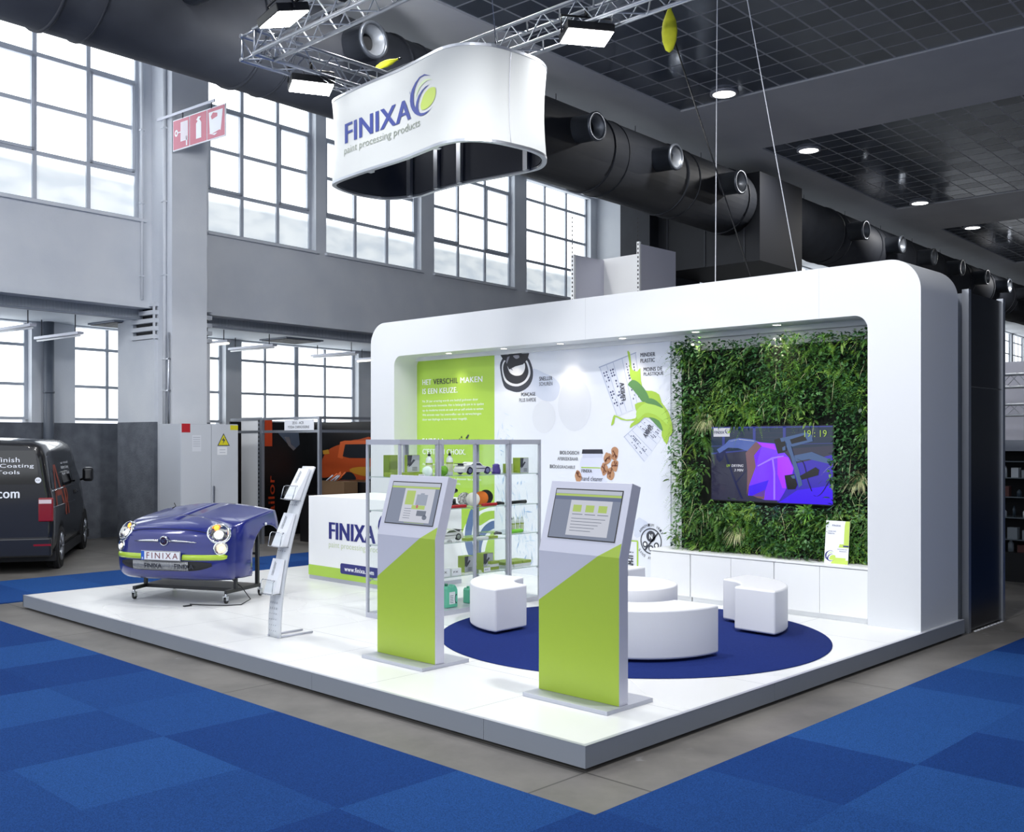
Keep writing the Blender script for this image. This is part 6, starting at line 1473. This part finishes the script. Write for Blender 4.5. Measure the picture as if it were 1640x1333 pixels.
mb.mi(2); mb.poly([(.50, 1.95), (.78, 1.95), (.64, 2.19)], lambda a, b: (a, 1.312, b)); mb.mi(3); mb.poly([(.525, 1.965), (.755, 1.965), (.64, 2.16)], lambda a, b: (a, 1.313, b))
mb.mi(2); mb.poly([(.65, 2.12), (.60, 2.05), (.64, 2.05), (.62, 1.98), (.68, 2.07), (.645, 2.07)], lambda a, b: (a, 1.314, b))
wq(mb, 4, .50, .72, 1.78, 1.93)
mb.mi(5)
for k in range(5): mb.quad((-.02, 1.3125, 2.10 - k * .04), (.13, 1.3125, 2.10 - k * .04), (.13, 1.3125, 2.115 - k * .04), (-.02, 1.3125, 2.115 - k * .04))
for z in (1.87, 1.82): mb.quad((.55, 1.3125, z), (.68, 1.3125, z), (.68, 1.3125, z + .012), (.55, 1.3125, z + .012))
obj('warning_labels', mb, [mat('label_red', '#b5212b', .5), mat('label_paper', '#d7dbe2', .6), M_ink, mat('label_yellow', '#d9d026', .5), mat('label_paper_white', '#e7eaee', .5), mat('label_grey_lines', '#b7bcc6', .6)], t, local=False, fix=False)
# fire sign on the column
fs0, fs1 = .88, 0
t = thing('fire_equipment_sign', 'red and white fire equipment sign on a bracket from the big column', 'sign', WP(.1, 1.0, 6.9))
def fsp(u, v, d=0):   # plate hangs square to the wall: u along it away from the wall, v height
    return WP(-.002 - d, .63 + 1.64 * u, v)
def fpl(name, items, m, par):
    mb = MB()
    for mi_, ps, d in items: mb.mi(mi_); mb.poly(ps, lambda a, b: fsp(a, b, d))
    return obj(name, mb, m, par, local=False, fix=False)
mb = MB(WP); mb.box(.0, .02, .63, 2.27, 7.48, 8.06); obj('sign_plate', mb, M_print_w, t, local=False)
M_sr = mat('sign_red', '#c4697c', .4, var='#cf8093', vscale=1.0)
its = []
for a, b in ((.012, .325), (.340, .655), (.670, .988)): its.append((0, [(a, 7.50), (b, 7.50), (b, 8.04), (a, 8.04)], .003))
its += [(1, [(.16, 7.62), (.30, 7.62), (.30, 7.98), (.16, 7.98)], .006), (1, circ(.075, 7.80, .034, .065, 18), .006), (0, circ(.075, 7.80, .015, .03, 10), .008), (1, [(.10, 7.79), (.16, 7.79), (.16, 7.81), (.10, 7.81)], .006), (1, [(.265, 7.52), (.29, 7.52), (.29, 7.7), (.265, 7.7)], .006)]
for k in range(5): its.append((0, [(.18 + k * .025, 7.63), (.184 + k * .025, 7.63), (.184 + k * .025, 7.97), (.18 + k * .025, 7.97)], .008))
its += [(1, [(.46, 7.58), (.56, 7.58), (.56, 7.86), (.54, 7.90), (.52, 7.93), (.56, 7.97), (.50, 7.98), (.465, 7.93), (.49, 7.90), (.46, 7.86)], .006),
        (1, [(.75, 7.58), (.86, 7.58), (.81, 7.545), (.70, 7.60), (.72, 7.60), (.70, 7.98), (.96, 7.98), (.92, 7.60), (.90, 7.62)], .006), (0, [(.76, 7.84), (.86, 7.87), (.86, 7.93), (.78, 7.96), (.74, 7.90)], .008)]
fpl('sign_symbols', its, [M_sr, M_print_w], t)
mb = MB(WP); mb.box(-.01, .01, .1, 1.95, 8.15, 8.20); obj('sign_bracket', mb, M_alup, t, local=False)
for n_ in (.95, 1.85):
    mb = MB(WP); mb.tube([(.0, n_, 8.05), (.0, n_, 8.16)], .012, 6); obj('sign_hook', mb, M_dark, t, local=False)

# ================================================================ NEIGHBOURING BOOTH BEHIND THE COUNTER
BXX, BYY, BZ = 6.315, 11.665, 2.50
t = thing('exhibition_booth', 'small dark exhibition booth of aluminium posts with an orange sports car on its wall print', 'booth', (BXX, BYY, 0))
for x, y in ((BXX, BYY), (BXX, 13.59), (8.32, BYY)):
    mb = MB(); mb.box(x - .03, x + .03, y - .03, y + .03, 0, BZ); obj('post', mb, M_alu, t, local=False)
for z in (BZ - .05, BZ - .30):
    mb = MB(); mb.box(BXX - .02, BXX + .02, BYY + .03, 14.75, z, z + .05); obj('rail', mb, M_alu, t, local=False)
    mb = MB(); mb.box(BXX + .03, 8.29, BYY - .02, BYY + .02, z, z + .05); obj('rail', mb, M_alu, t, local=False)
mb = MB(); mb.box(8.30, 8.34, BYY, 15.0, 0, 2.44); obj('side_wall', mb, mat('booth_black', '#101215', .35), t, local=False)
mb = MB(); mb.box(BXX + .1, 8.3, 14.96, 15.0, 0, 2.44); obj('back_wall', mb, mat('booth_black', '#101215', .35), t, local=False)
mb = MB(); mb.box(BXX - .01, BXX + .01, 13.60, 14.35, 0, 2.52); obj('white_side_panel', mb, M_white, t, local=False)
mb = MB(); mb.box(BXX - .03, BXX - .01, 13.64, 13.70, .0, 2.5)
for k in range(30): mb.mi(1); mb.box(BXX - .033, BXX - .03, 13.655, 13.685, .1 + k * .08, .14 + k * .08)
obj('perforated_upright', mb, [M_alu, M_blackm], t, local=False)
sy = [(11.806,2.443),(12.749,2.456),(11.806,2.246),(12.749,2.252)]
mb = MB(); mb.box(6.27, 6.29, sy[0][0], sy[1][0], sy[2][1], sy[0][1]); nb_ = obj('name_board', mb, M_print_w, t, local=False)
mb = MB(); w_ = sy[1][0] - sy[0][0]
put_text(mb, '2E10 - ACR', lambda u, v: (6.268, -u, v), -sy[1][0] + w_ * .28, sy[2][1] + .115, w_ * .4, .05, .01)
put_text(mb, 'YODA CARROSSERIE', lambda u, v: (6.268, -u, v), -sy[1][0] + w_ * .12, sy[2][1] + .035, w_ * .75, .05, .01)
obj('board_text', mb, M_ink, t, local=False, fix=False)
mb = MB()
def pr(mi_, ps, k=1): mb.mi(mi_); mb.poly(ps, fX(8.30 - .002 * k))
pr(0, smooth_loop([(14.408,1.517),(14.270,1.749),(14.044,1.885),(13.710,1.967),(13.341,2.047),(13.064,2.073),(12.443,2.073),(12.302,1.235),(13.384,1.231),(14.044,1.268),(14.408,1.245)], 2))
pr(1, [(13.799,1.687),(13.710,2.020),(13.557,2.047),(12.342,2.047),(12.302,1.971),(13.470,1.954),(13.623,1.662)], 1.6)
pr(2, [(13.623,1.715),(13.535,1.967),(12.302,1.984),(12.302,1.692),(13.384,1.679)], 2)
pr(3, smooth_loop([(13.384,1.442),(13.064,1.500),(12.302,1.489),(12.302,1.336),(12.750,1.300),(13.255,1.366)], 2), 2); pr(3, [(14.339,1.830),(14.134,1.858),(14.089,1.764),(14.316,1.748)], 2)
pr(2, smooth_loop([(13.645,1.198),(13.557,1.359),(13.384,1.389),(13.234,1.340),(13.170,1.211)], 2), 2.5); pr(4, [(14.454,2.291),(14.408,2.291),(14.408,0.770),(14.454,0.768)], 2)
obj('sports_car_print', mb, [mat('car_print_orange', '#b04a22', .4), mat('car_print_orange_light', '#cf6030', .4), mat('car_print_dark', '#22262c', .3), mat('car_print_yellow', '#c08a2c', .4), mat('booth_grey', '#3a3d44', .4)], t, local=False, fix=False)
mb = MB()
def pb(mi_, ps, k=1): mb.mi(mi_); mb.poly(ps, lambda a, b: (a, 14.96 - .002 * k, b))
q = [(7.242,2.487),(7.428,2.490),(7.428,1.926),(7.242,1.926)]; pb(0, q)
pb(1, [(7.522,2.262),(8.097,2.266),(8.130,1.964),(7.967,1.828),(7.727,2.060)])
pb(2, [(7.727,2.128),(7.855,2.128),(7.903,1.964),(8.032,1.882),(7.967,1.828),(7.839,1.937)], 2)
obj('back_wall_print', mb, [mat('panel_orange', '#b5401f', .4), mat('panel_blue_grey', '#4a5566', .4), M_alu], t, local=False, fix=False)
mb = MB(); q = [(7.366,0.317),(7.366,1.296)]
put_text(mb, 'tailor', lambda u, v: (q[0][0] + .0 - v + .12, 14.955, q[0][1] + u), 0, 0, q[1][1] - q[0][1], .16, .02); obj('vertical_text', mb, mat('panel_orange', '#b5401f', .4), t, local=False, fix=False)
# boxes of goods and dark table inside
tb = [(13.007,1.156),(11.711,1.195),(13.567,1.139),(12.755,1.164)]
mb = MB(); mb.box(7.55, 8.2, tb[1][0] - .3, tb[0][0] + .15, 0, 1.24); tag(obj('dark_table', mb, M_black, bevel=.01), 'black covered table inside the dark booth', 'table')
mb = MB(); mb.box(7.15, 7.53, tb[3][0], tb[2][0] - .05, 0, .95); tag(obj('dark_stool', mb, M_black, bevel=.01), 'lower black block in the dark booth, left of the table', 'stool')
bx0 = [(12.866,1.002),(12.066,1.273)]
mb = MB(); mb.box(7.17, 7.5, bx0[1][0], bx0[0][0], .952, 1.25); tag(obj('cardboard_box', mb, mat('cardboard', '#6b5238', .8)), 'open brown cardboard box standing on the black block in the booth', 'box')
rnd = random.Random(5)
for k in range(7):
    x, y = 7.24 + (k % 3) * .09, bx0[0][0] - .08 - (k // 3) * .14
    mb = MB(); mb.tube([(x, y, 1.22), (x + rnd.uniform(-.02, .06), y - .22, 1.36 + .03 * (k % 3))], .016, 6)
    tag(obj('packaged_tool', mb, M_orange if k % 3 else M_alup), ('orange' if k % 3 else 'silver') + ' stick shaped tool poking out of the cardboard box', 'tool', 'tools in the cardboard box' if k % 3 else 'silver tools in the cardboard box')
mb = MB(); mb.lathe([(.10, 0), (.12, .02), (.12, .14), (.06, .2), (.05, .3)], (7.8, tb[1][0] + .25, 1.242), seg=14); tag(obj('compressor', mb, M_black, None), 'black machine on the booth table near the arch', 'machine')
t = thing('track_spotlight', 'silver cylindrical spotlight clamped on the booth rail near the arch', 'lamp', (7.9, BYY, 2.2))
mb = MB(); mb.tube([(7.72, BYY - .08, 2.22), (7.86, BYY - .12, 2.36)], .055, 14); obj('lamp_head', mb, M_alup, t, local=False)
mb = MB(); mb.tube([(7.84, BYY - .1, 2.36), (7.9, BYY - .03, 2.47), (8.1, BYY - .03, 2.46)], .012, 6); obj('lamp_arm', mb, M_black, t, local=False)

# ================================================================ BEHIND AND RIGHT OF THE ARCH
q0 = [(5.989,4.866)][0]; ya = q0[0]; zt = q0[1]
q1 = [(7.447,4.842)]
t = thing('tall_shelf_frame', 'white panels with perforated posts sticking up behind the arch', 'shelving', (7.2, 5.6, 0))
xa = 6.9; xb = 7.62
pz = 4.86
mb = MB(); mb.box(xa - .02, xa + .02, 5.97, 6.03, 0, pz + .0)
for k in range(24): mb.mi(1); mb.box(xa - .022, xa - .02, 5.99, 6.01, 3.9 + k * .065, 3.93 + k * .065)
obj('perforated_post', mb, [M_white, M_blackm], t, local=False)
mb = MB(); mb.box(xa + .02, xb, 5.99, 6.01, 0, pz); obj('side_panel', mb, M_kiosk, t, local=False)
yb = [(5.338,5.030)][0]
mb = MB(); mb.box(xb, xb + .02, yb[0], 6.0, 0, pz + .02); obj('back_panel', mb, M_white, t, local=False)
mb = MB(); mb.box(xb - .02, xb + .02, yb[0] - .05, yb[0], 0, yb[1] + .03)
for k in range(24): mb.mi(1); mb.box(xb - .022, xb - .02, yb[0] - .035, yb[0] - .015, 3.9 + k * .065, 3.93 + k * .065)
obj('perforated_post', mb, [M_white, M_blackm], t, local=False)
mb = MB(); mb.box(xb + .02, xb + .95, yb[0] - .035, yb[0] - .015, 0, yb[1] + .0); obj('side_panel', mb, M_kiosk, t, local=False)
t = thing('black_partition', 'tall glossy black partition wall right behind the arch', 'partition', (6.9, .03, 0))
for a, b, z0, z1 in ((6.42, 7.40, 0.02, 2.63), (6.42, 7.40, 2.64, 3.64)):
    mb = MB(); mb.box(a, b, .02, .05, z0, z1); obj('black_panel', mb, mat('gloss_black_panel', '#14161c', .28), t, local=False)
for x in (6.385, 7.43):
    mb = MB(); mb.box(x - .035, x + .035, .0, .07, 0, 3.67); obj('frame_post', mb, M_alu, t, local=False)
mb = MB(); mb.box(7.40, 7.43, .07, 4.0, 0, 3.64); mb.box(6.42, 6.44, .07, 3.5, 0, 3.64); obj('return_wall', mb, M_plasterd, t, local=False)
mb = MB()
for k in range(9): mb.box(6.5 + k * .1, 6.56 + k * .1, -.02, .0, .0, .008)
obj('tape_strip', mb, M_print_w, t, local=False)
# display wall beyond the partition
DX = 10.9
t = thing('display_wall', 'dark display wall with glass shelves and grey fascia at the right edge', 'shelving', (DX + .3, .6, 0))
mb = MB(); mb.box(DX + .45, DX + .5, -.45, 1.75, 0, 1.9); mb.box(DX, DX + .45, -.45, 1.75, 0, .42); obj('shelf_back', mb, M_blackm, t, local=False)
mb = MB(); mb.box(DX, DX + .5, -.45, 1.75, 1.90, 2.06); obj('fascia', mb, M_plasterd, t, local=False)
for z in (.60, .92, 1.22, 1.50, 1.74):
    mb = MB(); mb.box(DX + .02, DX + .45, -.44, 1.74, z, z + .012); obj('glass_shelf', mb, mat('smoked_shelf', '#6e7880', .2), t, local=False)
rnd = random.Random(9); cols = [mat('pack_a', '#8b949c', .5), mat('pack_b', '#5c3a38', .5), mat('pack_c', '#c3cad0', .4), mat('pack_d', '#33424f', .5)]
shn = ['lowest', 'second', 'third', 'fourth', 'top']
for i, z in enumerate((.42, .612, .932, 1.232, 1.512)):
    y = .35; j = 0
    while y < 1.2:
        w = rnd.uniform(.07, .15); h = rnd.uniform(.10, .17); m = rnd.randrange(4)
        if rnd.random() < .6:
            mb = MB(); mb.box(DX + .10, DX + .22, y, y + w, z, z + h); nm = 'carton'
        else:
            mb = MB(); mb.lathe([(w * .3, 0), (w * .3, h * .7), (w * .1, h)], (DX + .16, y + w / 2, z), seg=10); nm = 'can'
        tag(obj(nm, mb, cols[m], None, bevel=.003 if nm == 'carton' else 0), '%s %s on the %s shelf level of the dark display wall, %s from the right' % (('grey', 'brown', 'pale', 'dark')[m], nm, shn[i], ('first', 'second', 'third', 'fourth', 'fifth', 'sixth', 'seventh', 'eighth')[min(j, 7)]), nm, 'goods on the dark display wall')
        y += w + rnd.uniform(.03, .08); j += 1
truss((19.0, -1.5, 3.36), (19.0, 5.5, 3.36), 'upper far truss crossing behind the display wall at the right edge', .14)
truss((19.0, -1.5, 2.72), (19.0, 5.5, 2.72), 'lower far truss crossing behind the display wall at the right edge', .12)
mb = MB(); mb.box(22.0, 22.1, 2.6, 9, 0, 4.0); tag(obj('far_white_wall', mb, M_kiosk), 'pale booth wall far away behind the trusses at the right edge', 'wall panel')
mb = MB(); mb.box(21.5, 21.6, 1.2, 2.9, 0, 3.9); tag(obj('far_blue_panel', mb, mat('far_blue', '#2b4a86', .5)), 'dark blue panel far away at the right edge', 'panel')
mb = MB(); mb.tube([(17.5, 2.86, 1.9), (17.5, 2.86, 3.0)], .09, 14); mb.box(17.3, 17.7, 2.6, 3.1, 0, 1.9); tag(obj('grey_tube_display', mb, M_plasterd), 'upright grey tube on a block beyond the display wall', 'tube')
mb = MB(); mb.box(13.0, 60, -4.6, -4.4, 0, 0.02)
# ================================================================ PLANT WALL
LX = 5.52
t = thing('plant_wall', 'living wall of mixed green ferns and leaves around the television', 'plant wall', (LX, 1.9, CT))
LY0, LY1, LZ0, LZ1 = .60, 3.16, CT + .003, 3.22
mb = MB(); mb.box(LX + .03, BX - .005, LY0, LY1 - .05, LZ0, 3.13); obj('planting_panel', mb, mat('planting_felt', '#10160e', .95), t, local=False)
def mat_leaf(name, a, b, c, sc=3.0):
    m = bpy.data.materials.new(name); m.use_nodes = True; nt = m.node_tree; p = nt.nodes['Principled BSDF']; L = nt.links
    g = nt.nodes.new('ShaderNodeNewGeometry'); n = nt.nodes.new('ShaderNodeTexNoise'); n.inputs['Scale'].default_value = sc; n.inputs['Detail'].default_value = 3
    r = nt.nodes.new('ShaderNodeValToRGB'); e = r.color_ramp.elements; e[0].position = .32; e[1].position = .68; e[0].color = srgb(a); e[1].color = srgb(c); k = e.new(.5); k.color = srgb(b)
    L.new(g.outputs['Position'], n.inputs['Vector']); L.new(n.outputs['Fac'], r.inputs['Fac']); L.new(r.outputs['Color'], p.inputs['Base Color'])
    p.inputs['Roughness'].default_value = .42; p.inputs['Specular IOR Level'].default_value = .4
    p.inputs['Subsurface Weight'].default_value = 0
    return m
ML1 = mat_leaf('broad_leaf_green', '#2b4a20', '#456b2c', '#7b9c48'); ML2 = mat_leaf('fern_green', '#375f24', '#5a8a2e', '#98bd48', 2.2)
ML3 = mat_leaf('fine_foliage_green', '#3d6d2c', '#639a38', '#a3c95a', 2.6); ML4 = mat_leaf('dark_small_leaf_green', '#264a2c', '#39663a', '#5f8c52', 4)
ML5 = mat_leaf('dry_grass_blade', '#a3ab78', '#c3c793', '#e0e0b8', 6)
rnd = random.Random(21)
tvb = (ty0 - .02, ty1 + .02, tz0 - .02, tz1 + .02)
def spot():
    while True:
        y, z = rnd.uniform(LY0 + .02, LY1), rnd.uniform(LZ0 + .03, LZ1)
        if not (tvb[0] - .01 < y < tvb[1] + .01 and tvb[2] - .01 < z < tvb[3] + (.07 if rnd.random() < .8 else .0)): return y, z
from mathutils import noise as mn
def fld(y, z, s, o): return mn.noise(Vector((y * s + o, z * s, o)))
def basis(droop=.5):
    """random growth direction out of the wall (-X) drooping down"""
    d = Vector((-1 * rnd.uniform(.35, 1), rnd.gauss(0, .75), rnd.gauss(-droop, .5))).normalized()
    s = d.cross(Vector((0, 0, 1)) + Vector((rnd.gauss(0, .3), rnd.gauss(0, .3), 0))).normalized(); return d, s, s.cross(d)
def limit(p):
    if p.y < 1.10 and p.z < 1.42: p = Vector((max(p.x, 5.425), p.y, p.z))
    y = max(LY0 - .002, p.y); z = max(CT + .004, min(p.z, ZI - .02)); x = p.x
    if tvb[0] + .03 < y < tvb[1] - .03 and tvb[2] + .02 < z < tvb[3] - .03: x = min(x, TX_ - .006)
    return Vector((x, y, z))
def leaf(mb, o, d, s, u, L, w, bend=.25, n=3):
    prev = None
    for k in range(n + 1):
        f = k / n; c = o + d * (L * f) - Vector((0, 0, 1)) * (bend * L * f * f); ww = w * (sin(pi * min(1, f * .92 + .08)) ** .8) if k < n else 0
        a, b = limit(c - s * ww), limit(c + s * ww)
        cur = (mb.av(a), mb.av(b)) if k < n else (mb.av(limit(c)),)
        if prev is not None:
            if len(cur) == 2: mb.af([prev[0], prev[1], cur[1], cur[0]])
            else: mb.af([prev[0], prev[1], cur[0]])
        prev = cur
M1, M2, M3, M4, M5 = MB(), MB(), MB(), MB(), MB()
def root(y, z): return Vector((LX + .03 - rnd.uniform(0, .05) - .20 * max(0, fld(y, z, 2.0, 55) + .12), y, z))
# dark small leaves as ground cover
for _ in range(9500):
    y, z = spot(); d, s, u = basis(.2); o = root(y, z) + Vector((-rnd.uniform(0, .09), 0, 0))
    if fld(y, z, 1.6, 3) > .4 and rnd.random() < .5: continue
    leaf(M4, o, d, s, u, rnd.uniform(.03, .06), rnd.uniform(.010, .02), .1, 2)
# broad leaves in clumps
for _ in range(420):
    y, z = spot()
    if fld(y, z, 1.5, 11) < .0: continue
    o0 = root(y, z); big = rnd.random() < .25
    for k in range(rnd.randint(6, 12)):
        d, s, u = basis(.35); o = o0 + d * rnd.uniform(.02, .13)
        leaf(M1, o, d, s, u, rnd.uniform(.045, .085) * (1.5 if big else 1), rnd.uniform(.009, .018), .3, 3)
# ferns: arching rib with paired leaflets
def frond(mb, o, d, s, L, w, n, bend=.55):
    up = s.cross(d)
    for k in range(n):
        f = (k + 1) / n; c = o + d * (L * f) - Vector((0, 0, 1)) * (bend * L * f * f); tg = (d - Vector((0, 0, 1)) * (2 * bend * f)).normalized()
        ll = w * sin(pi * (f * .85 + .12)); b = L / n * .42
        for q in (-1, 1):
            tip = c + s * (q * ll) + tg * (ll * .45) - Vector((0, 0, 1)) * ll * .15
            mb.af([mb.av(limit(c - tg * b * .5)), mb.av(limit(tip)), mb.av(limit(c + tg * b * .7))])
for _ in range(560):
    y, z = spot()
    if fld(y, z, 1.5, 27) < .02: continue
    d, s, u = basis(-.05)
    frond(M2, root(y, z), d, s, rnd.uniform(.15, .30), rnd.uniform(.022, .045), rnd.randint(18, 26))
# fine feathery foliage (asparagus fern)
for _ in range(3000):
    y, z = spot()
    if fld(y, z, 1.5, 41) < .04 and y < 2.9: continue
    if y >= 2.9 and rnd.random() < .55: continue
    d, s, u = basis(.0); L = rnd.uniform(.12, .26); o = root(y, z)
    if y > 2.85 and rnd.random() < .6: d = Vector((-.35, .8, rnd.gauss(-.1, .5))).normalized(); s = d.cross(Vector((0, 0, 1))).normalized()
    for k in range(13):
        f = (k + 1) / 13; c = o + d * L * f - Vector((0, 0, 1)) * (.5 * L * f * f)
        for q in range(3):
            v = Vector((rnd.gauss(0, 1), rnd.gauss(0, 1), rnd.gauss(0, 1))).normalized() * rnd.uniform(.015, .035) * (1.25 - f); w_ = v.cross(d).normalized() * .0026
            M3.af([M3.av(limit(c - w_)), M3.av(limit(c + w_)), M3.av(limit(c + v))])
# dry stalks
for _ in range(170):
    y, z = spot(); o = root(y, z); d, s, u = basis(.1)
    leaf(M5, o, d, s, u, rnd.uniform(.12, .28), .0022, .6, 5)
obj('small_leaf_cover', M4, ML4, t, local=False, fix=False, kind='stuff'); obj('broad_leaves', M1, ML1, t, local=False, fix=False, kind='stuff')
obj('fern_fronds', M2, ML2, t, local=False, fix=False, kind='stuff'); obj('feathery_foliage', M3, ML3, t, local=False, fix=False, kind='stuff'); obj('dry_stalks', M5, ML5, t, local=False, fix=False, kind='stuff')
# single plants one can pick out
for (px, w_), lb in zip((([(2.295,1.049)][0], 0), ([(2.720,2.334)][0], 0), ([(0.824,1.684)][0], 0)), ('pale grass tuft below the television', 'pale grass tuft at the upper left of the television', 'pale grass tuft at the right of the television')):
    y, z = px; mb = MB()
    for _ in range(95):
        a = rnd.uniform(0, 2 * pi); d = Vector((-rnd.uniform(.5, 1), cos(a) * .8, sin(a) * .6 + .35)).normalized(); s = d.cross(Vector((0, 0, 1))).normalized()
        leaf(mb, Vector((LX, y, z)), d, s, None, rnd.uniform(.13, .24), .0032, .75, 6)
    tag(obj('grass_plant', mb, ML5, fix=False), lb, 'plant', 'plants one can pick out in the plant wall')
for px, lb in (([(2.114,2.353)][0], 'broad fern rosette just above the television'), ([(1.414,1.286)][0], 'bright broad leaved rosette below the right part of the television'), ([(0.742,2.158)][0], 'rosette fern beside the right arch pillar'), ([(2.378,1.240)][0], 'bright broad leaved rosette below the left part of the television')):
    y, z = px; mb = MB()
    for k in range(15):
        a = 2 * pi * k / 15 + rnd.uniform(-.2, .2); d = Vector((-rnd.uniform(.45, .8), cos(a), sin(a) * .8 + .15)).normalized(); s = d.cross(Vector((-1, 0, .3))).normalized()
        leaf(mb, Vector((LX - .03, y, z)), d, s, None, rnd.uniform(.11, .17), .013, .25, 5)
    tag(obj('rosette_fern', mb, mat_leaf('rosette_green', '#3f6a22', '#5d9430', '#86b845', 5), fix=False), lb, 'plant', 'plants one can pick out in the plant wall')
mb = MB(); P_ = [(2.933,3.143)][0]
for _ in range(240):
    c = Vector((LX - rnd.uniform(0, .16), P_[0] + max(-.15, min(.15, rnd.gauss(0, .075))), P_[1] + max(-.17, min(.15, rnd.gauss(0, .085))))); d, s, u = basis(.2); leaf(mb, c, d, s, u, .05, .02, .1, 2)
tag(obj('ivy_plant', mb, ML4, fix=False), 'dark leafy ivy at the upper left corner of the plant wall', 'plant', 'plants one can pick out in the plant wall')
